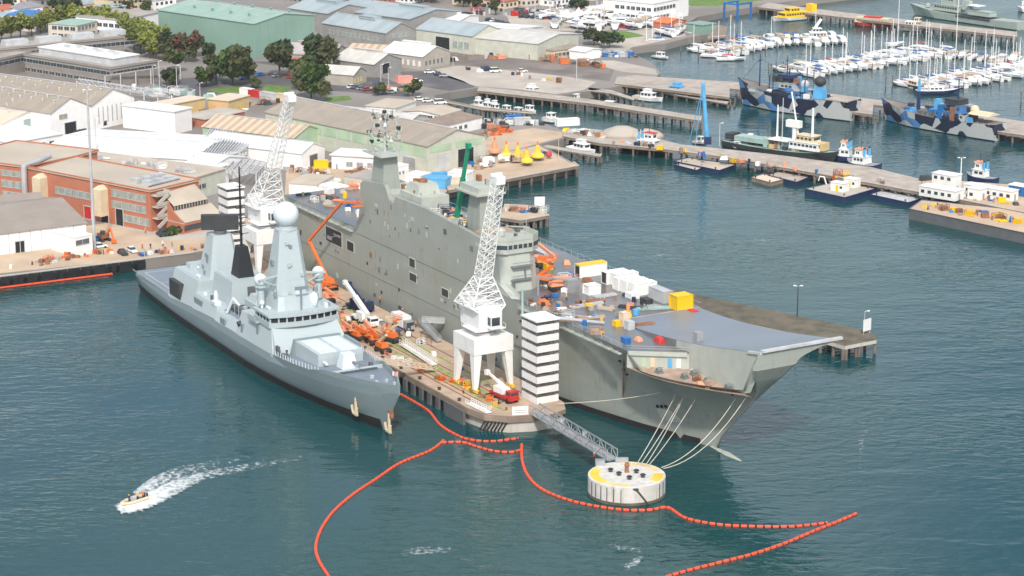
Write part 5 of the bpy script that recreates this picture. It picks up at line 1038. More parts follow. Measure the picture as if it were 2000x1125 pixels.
for x0, x1, y, z0, z1 in ((46.5, 52, -8.9, 7.4, 9.6), (66, 69, -9.55, 7.8, 9.2), (79, 80, -9.3, 8.6, 10.8), (88, 89, -8.9, 10.4, 12.4)):
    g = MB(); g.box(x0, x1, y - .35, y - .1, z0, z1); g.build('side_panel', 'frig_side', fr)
g = MB()
for k in range(26): x = 100 + k * .0; 
for s in (-1, 1):
    for k in range(14): x = 31 + k * 1.1; g.tube((x, s * 7.4, 13.2), (x, s * 7.4, 14.1), .04, n=3)
    g.beam((31, s * 7.4, 14.1), (46, s * 7.4, 14.1), .05)
    for k in range(10): x = 50 + k * 1.2; g.tube((x, s * 4.8, 16.4), (x, s * 4.8, 17.2), .04, n=3)
    g.beam((50, s * 4.8, 17.2), (61, s * 4.8, 17.2), .05)
g.build('roof_rails', 'white_ball', fr)
for i in range(34):          # small lockers, vents and life-raft canisters on the upper decks
    x, y, z = rnd.choice([(rnd.uniform(47, 61), rnd.choice((-1, 1)) * rnd.uniform(6, 8), 10.4), (rnd.uniform(63, 75), rnd.uniform(-6.5, 6.5), 10.2), (rnd.uniform(31, 45), rnd.uniform(-6.5, 6.5), 13.2), (rnd.uniform(87, 95), rnd.uniform(-7, 7), 16.4), (rnd.uniform(104, 132), rnd.choice((-1, 1)) * rnd.uniform(4.2, 4.8) * .9, 9.6)])
    g = MB()
    if i % 3: g.box(x - .5, x + .5, y - .4, y + .4, z - .6, z + rnd.uniform(.5, 1.3)); g.build('locker', rnd.choice(('frig', 'white_ball', 'dgrey', 'frig_side')), fr)
    else: g.tube((x - .7, y, z + .4), (x + .7, y, z + .4), .38, n=8); g.build('raft_canister', 'white_ball', fr)
for k in range(9):
    z = rnd.uniform(16, 32); t = (z - 13.4) / 20.8; g = MB(); x = lerp(91.5, 88.2, t); y = rnd.uniform(-1, 1) * lerp(3, 1.5, t); g.box(x - .1, x + .45, y - .35, y + .35, z, z + .7); g.build('mast_fitting', rnd.choice(('white_ball', 'frig', 'frig_side')), fr)
for k in range(5):
    z = rnd.uniform(12, 22); t = (z - 10.5) / 13.5; x = lerp(40, 42, t) + rnd.uniform(-3, 3) * (1 - t); y = -lerp(4.8, 2.5, t); g = MB(); g.box(x - .6, x + .6, y - .15, y + .3, z, z + 1); g.build('mast_fitting', 'frig_side', fr)
# assault ship: small fittings on the hull side, the island and its masts
for k in range(34):
    x = rnd.uniform(4, 150); z = rnd.choice((4.5, 7.5, 11.6, 14.6)) + rnd.uniform(-.3, .3); w_ = rnd.choice((.5, .7, 1.2)); 
    g = MB(); g.box(x, x + w_, -.12, .1, z, z + rnd.choice((.5, .8, 1.4))); g.build('hull_fitting', rnd.choice(('dark', 'lhd_light', 'lhd_dark', 'rust', 'dgrey')), lhd)
for k in range(30):
    x = rnd.uniform(52, 112); z = rnd.uniform(21.5, 31); g = MB(); g.box(x, x + rnd.choice((.5, .8, 1.6)), -.1, .1, z, z + rnd.choice((.4, .9, 1.4))); g.build('island_fitting', rnd.choice(('lhd_light', 'lhd_dark', 'tan_roof', 'dgrey')), lhd)
for k in range(22):
    x, y, z = rnd.choice([(rnd.uniform(51, 65), rnd.uniform(1.4, 10), 33.2), (rnd.uniform(68.5, 79), rnd.uniform(2, 9), 35), (rnd.uniform(100, 108), rnd.uniform(2, 8), 42.8), (rnd.uniform(114, 120), rnd.uniform(1, 10), 32.6)]); s_ = rnd.uniform(.5, 1.5)
    g = MB(); g.box(x - s_ / 2, x + s_ / 2, y - s_ / 3, y + s_ / 3, z - .3, z + s_); g.build('vent_box', rnd.choice(('lhd_light', 'lhd_side', 'white', 'rust', 'dgrey')), lhd)
for k in range(26):
    a = rnd.uniform(0, 6.28); r_ = rnd.uniform(.4, 3.4); z = rnd.uniform(43, 53); g = MB(); x, y = 56 + r_ * cos(a), 3.8 + r_ * sin(a); g.tube((x, y, z), (x, y, z + rnd.uniform(.8, 2.4)), .09, n=4); g.box(x - .3, x + .3, y - .3, y + .3, z - .2, z + .3); g.tube((56, 3.8, z), (x, y, z), .06, n=3); g.build('antenna', rnd.choice(('lhd_light', 'dgrey', 'white')), lhd)
# ================================================================ CRANES, TOWERS, DOLPHIN, GANGWAYS
def lattice_crane(label, cx, cy, px_top, px_mid, px_low):
    t = T('harbour_crane', label, 'crane', LF.w(cx, cy, PZ), LF.a, 'white lattice cranes on the pier')
    def L3(px): x, y, z = LF.aty(px[0], px[1], cy); return Vector((x - cx, 0, z - PZ))
    for i in (-1, 1):
        for j in (-1, 1):
            g = MB(); g.prism([(i * 4.4 + a, j * 4.6 + b) for a, b in ((-.5, -.5), (.5, -.5), (.5, .5), (-.5, .5))], .9, 9, 0, [(i * 3.7 + a, j * 4.0 + b) for a, b in ((-1, -1), (1, -1), (1, 1), (-1, 1))]); lg = g.build('leg', 'white_clean', t)
            g = MB(); g.box(i * 4.4 - 1.4, i * 4.4 + 1.4, j * 4.6 - .35, j * 4.6 + .35, .25, .95)
            for q_ in (-.9, .9): g.tube((i * 4.4 + q_, j * 4.6 - .2, .35), (i * 4.4 + q_, j * 4.6 + .2, .35), .35, n=8)
            g.build('bogie', 'buoy', lg)
    g = MB(); g.box(-4.9, 4.9, -5.1, 5.1, 9, 12.6); g.build('portal', 'white_clean', t)
    g = MB(); g.lathe((0, 0, 12.6), [(3, 0), (3, .5), (2.4, .6), (2.4, 1.2)], 16); g.build('slew_ring', 'lgrey', t)
    g = MB(); g.box(-4, 3.4, -3, 3, 13.8, 18.4); g.frus(-4, 3.4, -3, 3, 18.4, -3.4, 2.6, -2.4, 2.4, 19.6); g.box(-6, -4, -2.6, 2.6, 14.2, 17); mh = g.build('machinery_house', 'white_clean', t)
    g = MB(); g.box(3.4, 5.2, -.9, 1.6, 14.6, 17.6); cb = g.build('cab', 'white_clean', t); g = MB(); g.box(5.2, 5.24, -.7, 1.4, 15.4, 17.3); g.box(3.7, 5, -.94, -.9, 15.4, 17.3); g.build('cab_window', 'glass', cb)
    g = MB(); g.box(-3, 3.5, -3.9, -3, 13.9, 14.1); g.box(-3, 3.5, 3, 3.9, 13.9, 14.1)
    for y in (-3.9, 3.9): g.beam((-3, y, 15), (3.5, y, 15), .08); g.tube((-3, y, 14), (-3, y, 15), .05); g.tube((3.5, y, 14), (3.5, y, 15), .05); g.tube((0, y, 14), (0, y, 15), .05)
    g.build('walkway', 'white', t)
    top = L3(px_top); mid = L3(px_mid); low = L3(px_low)
    g = MB()                          # wide A-frame bulge
    base = [Vector((a, b, 18.2)) for a, b in ((-3.6, -2.8), (3.2, -2.8), (3.2, 2.8), (-3.6, 2.8))]; bul = [low + Vector((a, b, 0)) for a, b in ((-4.6, -4.2), (4.2, -4.2), (4.2, 4.2), (-4.6, 4.2))]; neck = [mid + Vector((a, b, 0)) for a, b in ((-1.6, -1.6), (1.6, -1.6), (1.6, 1.6), (-1.6, 1.6))]
    def band(A, B, n, r):
        for i in range(4): g.tube(A[i], B[i], r, n=4)
        for k in range(n):
            for i in range(4):
                j = (i + 1) % 4; a0, a1 = A[i].lerp(B[i], k / n), A[i].lerp(B[i], (k + 1) / n); b0, b1 = A[j].lerp(B[j], k / n), A[j].lerp(B[j], (k + 1) / n)
                g.tube(a0, b1, r * .55, n=3); g.tube(b0, a1, r * .55, n=3); g.tube(a1, b1, r * .6, n=3)
    band(base, bul, 2, .2); band(bul, neck, 4, .19); g.build('lattice_tower', 'white_clean', t)
    g = MB(); g.truss(mid, top, 3.0, 2.1, 13, .13, dia=.07); g.build('jib', 'white_clean', t)
    g = MB(); g.box(top.x - 1.3, top.x + 1.3, -1.1, 1.1, top.z - .8, top.z + 1.0); g.tube((top.x - 1, -1.4, top.z + 1), (top.x - 1, 1.4, top.z + 1), .5, n=8); g.build('jib_head', 'white_clean', t)
    g = MB(); g.beam((low.x - 4.4, 0, low.z), (-5.4, 0, 17.5), .8, 1.4); g.box(-8, -5.4, -1.8, 1.8, 17, 20.4); g.build('counterweight', 'white_clean', t)
    g = MB()
    for y in (-.5, .5): g.tube((low.x - 3.6, y, low.z + 1), top + Vector((-.6, y, 0)), .06, n=4)
    g.build('stay_cables', 'lgrey', t)
    return t
lattice_crane('tall white lattice crane on a four legged portal near the end of the pier', 136.0, -12.2, (973, 352), (944, 540), (938, 592))
lattice_crane('tall white lattice crane farther back, half hidden behind the destroyer', 15.5, -12.2, (567, 192), (532, 335), (516, 400))
def stair_tower(label, cx, cy, n, X, Y):
    t = T('stair_tower', label, 'stair tower', LF.w(cx, cy, PZ), LF.a, 'white banded stair towers on the pier'); H = 2.38
    for k in range(n):
        g = MB(); z = k * H; g.box(-X / 2, X / 2, -Y / 2, Y / 2, z, z + .12)
        for q_ in ((-X / 2 - .06, X / 2 + .06, -Y / 2 - .1, -Y / 2), (-X / 2 - .06, X / 2 + .06, Y / 2, Y / 2 + .1), (-X / 2 - .1, -X / 2, -Y / 2, Y / 2), (X / 2, X / 2 + .1, -Y / 2, Y / 2)): g.box(*q_, z + .05, z + 1.6)
        g.build('level_panel', 'hoarding', t)
        g = MB(); s = 1 if k % 2 else -1; g.beam((-X * .35 * s, -.7, z + .15), (X * .35 * s, -.7, z + H), 1.1, .2); g.beam((-X * .35 * s, -1.4, z + 1), (X * .35 * s, -1.4, z + H + .9), .08); g.beam((-X * .3, 1.2, z + 1.6), (X * .3, 1.2, z + 2.2), .12); g.build('stair_flight', 'alu', t)
    g = MB()
    for x in (-X / 2, -X / 6, X / 6, X / 2):
        for y in (-Y / 2, Y / 2): g.tube((x, y, 0), (x, y, n * H), .09, n=5)
    for k in range(n): 
        for y in (-Y / 2, Y / 2): g.beam((-X / 2, y, k * H + 1.9), (X / 2, y, k * H + 1.9), .07)
        for x in (-X / 2, X / 2): g.beam((x, -Y / 2, k * H + 1.9), (x, Y / 2, k * H + 1.9), .07); g.beam((x, -Y / 2, k * H + 1.5), (x, Y / 2, k * H + H), .06)
    g.build('scaffold', 'dgrey', t)
    g = MB(); g.prism([(-X / 2 - .3, -Y / 2 - .3), (X / 2 + .3, -Y / 2 - .3), (X / 2 + .3, Y / 2 + .3), (-X / 2 - .3, Y / 2 + .3)], n * H, n * H + .35); g.build('roof', 'white_clean', t)
stair_tower('white and black banded scaffold stair tower standing at the corner of the pier end', 151.4, -6.2, 8, 6.4, 5.6)
stair_tower('second white banded stair tower behind the rear lattice crane', 1, -16, 9, 6, 5)
g = MB(); a, b = LF.w(152, -3, 22.3), LF.w(158, 6.5, DZ + .7); g.beam(a, b, 1.3, .2); g.beam(a + Vector((0, 0, 1)), b + Vector((0, 0, 1)), .08); one(g, 'gangway', 'lgrey', 'short grey brow from the top of the banded stair tower to the flight deck', 'gangway')
g = MB(); a, b = LF.w(149, -6, 24.5 + PZ), LF.w(149, -6, 24.5 + PZ + 5.5); g.tube(LF.w(148.2, -9, 22.4), LF.w(148.2, -9, 28.5), .3, n=6); one(g, 'pole', 'teal', 'pale green post rising beside the roof of the banded stair tower', 'pole')
# truss gangway to the dolphin
t = T('footbridge', 'grey steel truss footbridge from the pier end down to the round mooring dolphin', 'bridge'); a, b = P(1044, 806, 4.1), P(1196, 897, 4.6); d = (b - a).normalized(); sd = d.cross(Vector((0, 0, 1))).normalized()
for s in (-1, 1):
    g = MB(); o_ = sd * (s * 1.15); n = 14
    g.beam(a + o_, b + o_, .22, .3); g.beam(a + o_ + Vector((0, 0, 2)), b + o_ + Vector((0, 0, 2)), .2, .25)
    for k in range(n + 1):
        p = a.lerp(b, k / n) + o_; g.beam(p, p + Vector((0, 0, 2)), .14)
        if k < n: q_ = a.lerp(b, (k + 1) / n) + o_; g.beam(p + Vector((0, 0, 2 * (k % 2))), q_ + Vector((0, 0, 2 * ((k + 1) % 2))), .12)
    g.build('side_truss', 'steel', t)
g = MB(); g.beam(a, b, 2.1, .12)
for k in range(15): p = a.lerp(b, k / 14); g.beam(p - sd * 1.15 + Vector((0, 0, -.1)), p + sd * 1.15 + Vector((0, 0, -.1)), .16)
g.build('walkway', 'grey', t)
g = MB(); 
for k in (4, 8): p = a.lerp(b, k / 14) - sd * 1.7; g.beam(p + Vector((0, 0, -.4)), p + Vector((0, 0, 1.4)), .8, .8)
g.build('brackets', 'lgrey', t)
# dolphin
dc = P(1224, 926, 4.0); DR = 7.9
t = T('mooring_dolphin', 'round white concrete mooring dolphin with yellow hatched edge and dark bollards', 'dolphin', (dc.x, dc.y, 0))
g = MB(); g.lathe((0, 0, 0), [(DR, -2), (DR, .6), (DR, 3.9), (DR - .12, 4.0)], 64); o = g.build('drum', 'concrete_w', t)
for k in range(13):
    g = MB(); an = -pi / 2 + (k - 6) * .19; 
    if k in (6, 7, 8, 9, 10): continue
    g.beam(((DR + .03) * cos(an), (DR + .03) * sin(an), .7), ((DR + .03) * cos(an), (DR + .03) * sin(an), 3.5), .16, .16); g.build('rub_strip', 'dark', t)
g = MB(); g.lathe((0, 0, 0), [(DR + .05, -1), (DR + .05, .55), (DR + .01, .6)], 48); g.build('weed_band', 'moss', t)
def ringband(name, a0, a1, r0, r1, z, mat, n=24, par=None):
    g = MB(); vs = []; 
    for k in range(n + 1):
        an = a0 + (a1 - a0) * k / n; vs += [(r0 * cos(an), r0 * sin(an), z), (r1 * cos(an), r1 * sin(an), z)]
    g.add(vs, [(2 * k, 2 * k + 1, 2 * k + 3, 2 * k + 2) for k in range(n)]); return g.build(name, mat, par)
ringband('yellow_panel', R(150), R(225), 5.6, 7.5, 4.008, 'buoy', par=t); ringband('yellow_panel', R(-38), R(5), 5.4, 7.5, 4.008, 'buoy', par=t)
def hatch(a0, a1, n):
    g = MB()
    for k in range(n):
        an = a0 + (a1 - a0) * k / n; w_ = (a1 - a0) / n * .55; q_ = [(5.9, an), (7.5, an + .05), (7.5, an + .05 + w_), (5.9, an + w_)]
        g.add([(r * cos(x), r * sin(x), 4.008) for r, x in q_], [(0, 1, 2, 3)])
    return g.build('hatching', 'buoy', t)
hatch(R(228), R(272), 11); hatch(R(45), R(95), 12); hatch(R(18), R(42), 6)
for x, y in ((-3.2, 1.6), (-1.6, -.6), (.4, -3), (2, .8), (3.2, -1.8)):
    g = MB(); g.lathe((x, y, 4), [(.5, 0), (.3, .15), (.28, .55), (.5, .7)], 8); g.beam((x - .6, y, 4.5), (x + .6, y, 4.5), .2); g.build('bollard', 'dark', t)
g = MB(); g.lathe((.1, 1.3, 4), [(.55, 0), (.4, .3), (.4, 1.1), (.55, 1.5), (.4, 2)], 10); g.build('capstan', 'rust', t)
g = MB(); g.tube((.2, -7.4, 3.6), (2, -7.9, 3.4), .3); g.tube((1.6, -7.95, 3.5), (4, -7.2, .2), .16); g.build('ladder_bracket', 'dark', t)
g = MB(); g.box(-6.2, -4.2, 5.0, 6.4, 4, 5.1); g.box(-2, .6, 7.0, 7.7, 4, 5); g.build('rope_locker', 'steel', t)
g = MB(); 
for k in range(7): an = R(85 + k * 10); g.tube((7.5 * cos(an), 7.5 * sin(an), 4), (7.5 * cos(an), 7.5 * sin(an), 5), .05, n=4)
for k in range(6): an = R(85 + k * 10); a2 = R(95 + k * 10); g.beam((7.5 * cos(an), 7.5 * sin(an), 5), (7.5 * cos(a2), 7.5 * sin(a2), 5), .05)
g.build('handrail', 'steel', t)
# ropes from the dolphin to the bow
def rope(label, p, q, sag, r=.085, mat='rope', n=12, cat='rope'):
    g = MB(); pts = [p.lerp(q, k / n) - Vector((0, 0, sag * 4 * (k / n) * (1 - k / n))) for k in range(n + 1)]
    for a, b in zip(pts, pts[1:]): g.tube(a, b, r, n=5)
    return one(g, 'mooring_rope', mat, label, cat)
for (u1, v1), (u2, v2), s, lb in (((1244, 906), (1319, 772), .4, 'mooring rope from the dolphin, leftmost of the bow lines'), ((1252, 906), (1333, 778), .4, 'mooring rope from the dolphin, second bow line from the left'), ((1262, 907), (1334, 779), .6, 'mooring rope from the dolphin, third bow line from the left'),
                            ((1268, 908), (1358, 780), .6, 'mooring rope from the dolphin, fourth bow line from the left'), ((1292, 913), (1437, 778), 2.6, 'sagging mooring rope from the dolphin to the stem, inner one of two'), ((1296, 915), (1459, 773), 3.2, 'sagging mooring rope from the dolphin to the stem, outermost of all')):
    h, nn_ = hull_hit(u2, v2); rope(lb, P(u1, v1, 4.4), h, s)
h, nn_ = hull_hit(1290, 767); rope('long nearly level mooring rope from the pier end to the side of the assault ship', P(1088, 788, 4), h, .5)
h, nn_ = hull_hit(1022, 780) if False else (LF.w(120, 0, 12), 0)
# ================================================================ BOOMS on the water
def boom(label, pts, r=.3, seg=1.55):
    w_ = [P(u, v, .12) for u, v in pts]; cv = []
    for i in range(len(w_) - 1):            # smooth curve
        p0, p1, p2, p3 = w_[max(0, i - 1)], w_[i], w_[i + 1], w_[min(len(w_) - 1, i + 2)]
        for k in range(16):
            s = k / 16; cv.append(.5 * ((2 * p1) + (p2 - p0) * s + (2 * p0 - 5 * p1 + 4 * p2 - p3) * s * s + (3 * p1 - p0 - 3 * p2 + p3) * s ** 3))
    cv.append(w_[-1]); L = [0]
    for a, b in zip(cv, cv[1:]): L.append(L[-1] + (b - a).length)
    def at(s):
        for i in range(len(L) - 1):
            if L[i + 1] >= s: return cv[i].lerp(cv[i + 1], (s - L[i]) / max(1e-6, L[i + 1] - L[i]))
        return cv[-1]
    g = MB(); s = 0
    while s < L[-1]:
        a, b, c = at(s), at(min(L[-1], s + seg * .72)), at(min(L[-1], s + seg)); g.tube(a, b, r, n=8); g.tube(b, c, r * .42, n=5, m=1); s += seg
    return one(g, 'containment_boom', ['boomred', 'dark'], label, 'boom')
boom('red float boom from the destroyer bow along the foot of the pier', [(783, 770), (810, 785), (838, 803), (858, 828), (885, 846), (915, 858), (960, 862), (1012, 856)], .28)
boom('short red float boom looping under the pier end', [(862, 864), (905, 864), (930, 872), (965, 881), (1000, 883), (1018, 878)], .28)
boom('red float boom sweeping down to the bottom of the view in the middle', [(866, 860), (840, 880), (780, 905), (735, 935), (690, 965), (652, 998), (628, 1032), (617, 1065), (621, 1090), (635, 1115), (660, 1150)], .3, 1.4)
boom('red float boom passing below the round dolphin to the right', [(1019, 868), (1020, 900), (1032, 930), (1058, 955), (1105, 975), (1160, 988), (1220, 996), (1270, 996), (1304, 991), (1340, 1012), (1400, 1024), (1470, 1028), (1550, 1028), (1616, 1021)], .3)
boom('red float boom at the lower right running down out of view', [(1672, 1003), (1640, 1017), (1590, 1037), (1530, 1062), (1470, 1082), (1400, 1100), (1330, 1118), (1260, 1140)], .32, 1.7)
# ================================================================ VEHICLES
CARM = {}
def car(u, v, rz, c, label, z=E3, kind='car'):
    key = (c, kind)
    if key not in CARM:
        t = T('parked_car' if kind == 'car' else 'van', label, kind, (0, 0, 0)); g = MB()
        L, W, H = (4.5, 1.8, .85) if kind == 'car' else (5.0, 1.95, 1.1)
        g.loft([[(x, -W / 2 * s, .3), (x, -W / 2 * s, h * .8), (x, -W / 2 * s * .93, h), (x, W / 2 * s * .93, h), (x, W / 2 * s, h * .8), (x, W / 2 * s, .3)] for x, h, s in ((-L / 2, .72 * H, .9), (-L / 2 + .2, H * .98, .98), (-.9, H, 1), (.8, H, 1), (L / 2 - .4, H * .86, .97), (L / 2, H * .62, .86))], closed=True); g.build('body', c, t)
        g = MB(); rt = 1.45 if kind == 'car' else 2.0; g.frus(-1.9 if kind == 'car' else -2.4, 1.0 if kind == 'car' else 1.5, -W * .44, W * .44, H - .02, -1.3 if kind == 'car' else -2.3, .35 if kind == 'car' else .8, -W * .37, W * .37, rt); cb = g.build('cabin', 'glass', t)
        g = MB(); g.box(-1.28 if kind == 'car' else -2.28, .33 if kind == 'car' else .8, -W * .37, W * .37, rt - .02, rt + .05); g.build('roof_panel', c, t)
        for x in (-1.4, 1.4):
            for y in (-1, 1): g = MB(); g.tube((x, y * (W / 2 - .2), .33), (x, y * (W / 2 + .02), .33), .33, n=10); g.build('wheel', 'rubber', t)
        CARM[key] = t; t.location = P(u, v, z); t.rotation_euler = (0, 0, rz); t['group'] = 'parked cars'; return t
    return dup(CARM[key], P(u, v, z), rz, label, 'parked cars')
for u, v, rz, c, lb, *k in (
    (240, 497, -1.0, 'dark', 'dark car parked nose to the quay beside the white saloon'), (258, 492, -1.0, 'white_clean', 'white saloon car next to the dark one on the quay'), (195, 484, .4, 'white_clean', 'white utility car at the foot of the tall light mast'),
    (688, 172, .6, 'white_clean', 'white car, first in the row before the stone gabled shed'), (697, 173, .6, 'dgrey', 'grey car in the row before the stone gabled shed'), (706, 175, .6, 'steel', 'silver car in the row before the stone gabled shed'), (716, 177, .6, 'red', 'red car at the end of the row before the stone gabled shed'),
    (839, 143, .2, 'white_clean', 'white car at the top of the dark car yard'), (858, 147, .2, 'navy', 'navy car on the dark car yard'), (868, 150, .2, 'steel', 'silver car beside the navy one on the dark car yard'), (815, 160, .5, 'white_clean', 'white car near the pink skip'), (950, 138, .3, 'navy', 'navy van on the concrete quay', 'van'), (968, 141, .3, 'white_clean', 'white van beside the navy one on the concrete quay', 'van'),
    (1020, 141, .2, 'white_clean', 'lone white car on the loading yard edge'), (568, 152, .9, 'red', 'red car under the dark tree by the car park'), (540, 150, .9, 'steel', 'silver car under the dark tree by the car park'), (508, 148, .9, 'bluec', 'blue car left of the dark tree'), (492, 140, .9, 'white_clean', 'white car near the shed corner left of the dark tree'), (640, 178, .4, 'dgrey', 'grey car behind the tall dark trees'),
    (478, 155, .6, 'bluec', 'blue car on the slip road'), (820, 196, .3, 'white_clean', 'white car at the head of the inner basin'), (836, 199, .3, 'white_clean', 'white car beside the basin with a dark roof line'), (860, 203, .3, 'white_clean', 'white van parked by the basin', 'van'), (1810, 354, .4, 'dark', 'dark van on the long wharf near the white offices', 'van'),
    (786, 176, .5, 'dark', 'dark car between the bush and the pink skip'), (765, 182, .5, 'steel', 'silver car left of the bush by the basin'), (1950, 372, .5, 'dark', 'dark car behind the white office row on the wharf'), (320, 458, .3, 'dark', 'dark forklift-like car at the foot of the outside stair'), (188, 470, .9, 'bluec', 'blue car by the rusty digger'),
    (1535, 299, .2, 'white_clean', 'white launch-coloured car on the long wharf') ):
    if 'launch' in lb: continue
    car(u, v, rz, c, lb, LZ + .02 if not k or True else 0, *(k or ['car']))
rows = [(1010, 20, 1090, 28, 9), (1020, 34, 1090, 38, 7), (1160, 30, 1215, 40, 9), (1180, 46, 1240, 58, 8), (1130, 66, 1190, 74, 7), (900, 8, 960, 14, 6), (955, 40, 990, 48, 5), (1090, 14, 1150, 20, 6)]
cc = [('white_clean', 'white'), ('steel', 'silver'), ('dark', 'black'), ('navy', 'navy'), ('red', 'red'), ('dgrey', 'grey')]
for i, (u0, v0, u1, v1, n) in enumerate(rows):
    for k in range(n):
        c, cn = rnd.choice(cc); car(lerp(u0, u1, k / (n - 1)), lerp(v0, v1, k / (n - 1)), .9 + rnd.uniform(-.1, .1), c, f'{cn} car parked in {["the top left row of the boat yard", "the row below the top left one in the boat yard", "the row beside the clubhouse", "the row on the right of the lawn", "the row in front of the marquees lawn", "the street behind the factory", "the lane by the white roofed sheds", "the lane behind the clubhouse annex"][i]}', LZ + .02)
def boomlift(label, p, rz, mat, pose='fold', s=1, pts=None, grp='boom lifts on the pier'):
    t = T('boom_lift', label, 'boom lift', p, rz, grp); g = MB()
    g.box(-1.8 * s, 1.8 * s, -.9 * s, .9 * s, .55 * s, 1.1 * s); g.build('chassis', 'dark', t)
    for x in (-1.3, 1.3):
        for y in (-1, 1): g = MB(); g.tube((x * s, y * .8 * s, .5 * s), (x * s, y * 1.15 * s, .5 * s), .5 * s, n=10); g.build('wheel', 'rubber', t)
    g = MB(); g.frus(-1.9 * s, 1 * s, -.85 * s, .85 * s, 1.15 * s, -1.7 * s, .8 * s, -.75 * s, .75 * s, 2.1 * s); g.build('turret', mat, t)
    if pts is None:
        pts = [(-1.4, 0, 2), (2.6, 0, 2.5), (-1.2, 0, 3.1), (3.4, 0, 2.6)] if pose == 'fold' else [(-1.4, 0, 2), (1.5, 0, 4.2), (-1.8, 0, 5.2), (1, 0, 5.6)]
        pts = [(a * s, b * s, c * s) for a, b, c in pts]
    g = MB()
    for k, (a, b) in enumerate(zip(pts, pts[1:])): g.beam(a, b, (.5 - .06 * k) * s, (.6 - .07 * k) * s)
    g.build('boom', 'cream' if pose == 'up' and s < 1.2 else mat, t); e = pts[-1]; g = MB(); g.box(e[0], e[0] + 1.1 * s, e[1] - 1 * s, e[1] + 1 * s, e[2] - .5 * s, e[2] - .4 * s)
    for z in (.1, .6):
        for y in (-1, 1): g.beam((e[0], e[1] + y * s, e[2] + z * s), (e[0] + 1.1 * s, e[1] + y * s, e[2] + z * s), .08)
        for x in (0, 1.1): g.beam((e[0] + x * s, e[1] - s, e[2] + z * s), (e[0] + x * s, e[1] + s, e[2] + z * s), .08)
    g.build('basket', mat, t); return t
def lcl(p, rz, q): d = q - p; c, s = cos(-rz), sin(-rz); return (d.x * c - d.y * s, d.x * s + d.y * c, d.z)
bp_ = LF.w(41, -6, PZ); A3 = [LF.w(*LF.aty(640, 545, -5)), LF.w(*LF.aty(603, 470, -5)), LF.w(*LF.aty(668, 394, -4)), LF.w(*LF.aty(695, 396, -3))]
boomlift('huge orange boom lift with its arm raised against the side of the assault ship', bp_, LF.a, 'orange', s=1.5, pts=[(0, 0, 2.5)] + [lcl(bp_, LF.a, q) for q in A3])
for i, (u, v, rz, m, ps, lb) in enumerate(((672, 655, -1, 'salmon', 'fold', 'folded pale red boom lift at the rear of the row on the pier edge'), (700, 665, -.9, 'orange', 'fold', 'folded orange boom lift second in the row on the pier edge'), (728, 672, -1.1, 'orange', 'fold', 'folded orange boom lift in the middle of the row on the pier edge'),
        (748, 688, -1.0, 'orange', 'up', 'half raised orange boom lift near the front of the row on the pier edge'), (766, 668, -.7, 'orange', 'up', 'orange boom lift standing inboard of the row with cream boom rails'), (715, 655, -1.2, 'salmon', 'fold', 'folded salmon boom lift beside the white mobile crane'), (628, 572, -.8, 'orange', 'fold', 'folded orange boom lift behind the destroyer mast'), (640, 590, -1, 'salmon', 'fold', 'salmon boom lift nearest the foot of the raised orange arm'))):
    boomlift(lb, P(u, v, PZ), rz, m, ps, 1.15)
boomlift('orange boom lift on deck in front of the bridge', lw(121.5, 13.2), LF.a + .5, 'orange', 'up', 1.25, grp='boom lifts on the flight deck')
q0 = lw(102.5, 23); q1 = LF.w(*LF.aty(1084, 502, 21)); q2 = LF.w(*LF.aty(1022, 454, 20))
boomlift('salmon boom lift with a long cream arm raised behind the bridge', lw(105.5, 20.5), LF.a, 'salmon', s=1.3, pts=[(0, 0, 2.5), lcl(lw(105.5, 20.5), LF.a, q1), lcl(lw(105.5, 20.5), LF.a, q2)], grp='boom lifts on the flight deck')
boomlift('red orange low lift machine in front of the bridge front balconies', lw(127, 13), LF.a + 1.5, 'salmon', 'fold', 1.1, grp='boom lifts on the flight deck')
# white mobile crane on the pier
def mobile_crane(label, p, rz, body, boomc, tip, base=(-.5, 0, 3.2), s=1, L=9, grp=None):
    t = T('mobile_crane', label, 'crane truck', p, rz, grp); g = MB(); g.box(-L / 2, L / 2, -1.25, 1.25, .8, 1.5); g.build('chassis', body, t)
    for k in range(4 if L > 8.5 else 2):
        x = -L / 2 + 1.2 + k * (L - 2.4) / (3 if L > 8.5 else 1)
        for y in (-1, 1): g = MB(); g.tube((x, y * .9, .6), (x, y * 1.35, .6), .6, n=12); g.build('wheel', 'rubber', t)
    g = MB(); g.frus(L / 2 - 2, L / 2 + .1, -1.2, 1.2, 1.5, L / 2 - 1.9, L / 2 - .2, -1.1, 1.1, 2.9); cb = g.build('cab', body, t); g = MB(); g.box(L / 2 - 1.7, L / 2 - .3, -1.22, 1.22, 2, 2.7); g.box(L / 2 - .15, L / 2 + .0, -1, 1, 1.9, 2.6); g.build('cab_window', 'glass', cb)
    g = MB(); g.box(-2.6, .8, -1.2, 1.0, 1.6, 3); g.build('turret', boomc, t); g = MB(); b0 = Vector(base); b1 = Vector(tip); m = b0.lerp(b1, .55)
    g.beam(b0, m, .9 * s, 1.0 * s); g.beam(m, b1, .65 * s, .75 * s); g.box(b1.x - .5, b1.x + .5, b1.y - .5, b1.y + .5, b1.z - .6, b1.z + .5); g.build('boom', boomc, t)
    for x in (-L / 2 + .3, L / 2 - 2.6):
        g = MB(); g.box(x - .2, x + .2, -2.6, 2.6, .7, .95)
        for y in (-2.6, 2.6): g.box(x - .4, x + .4, y - .4, y + .4, 0, .2); g.tube((x, y, .1), (x, y, .9), .12)
        g.build('outrigger', 'dark', t)
    return t
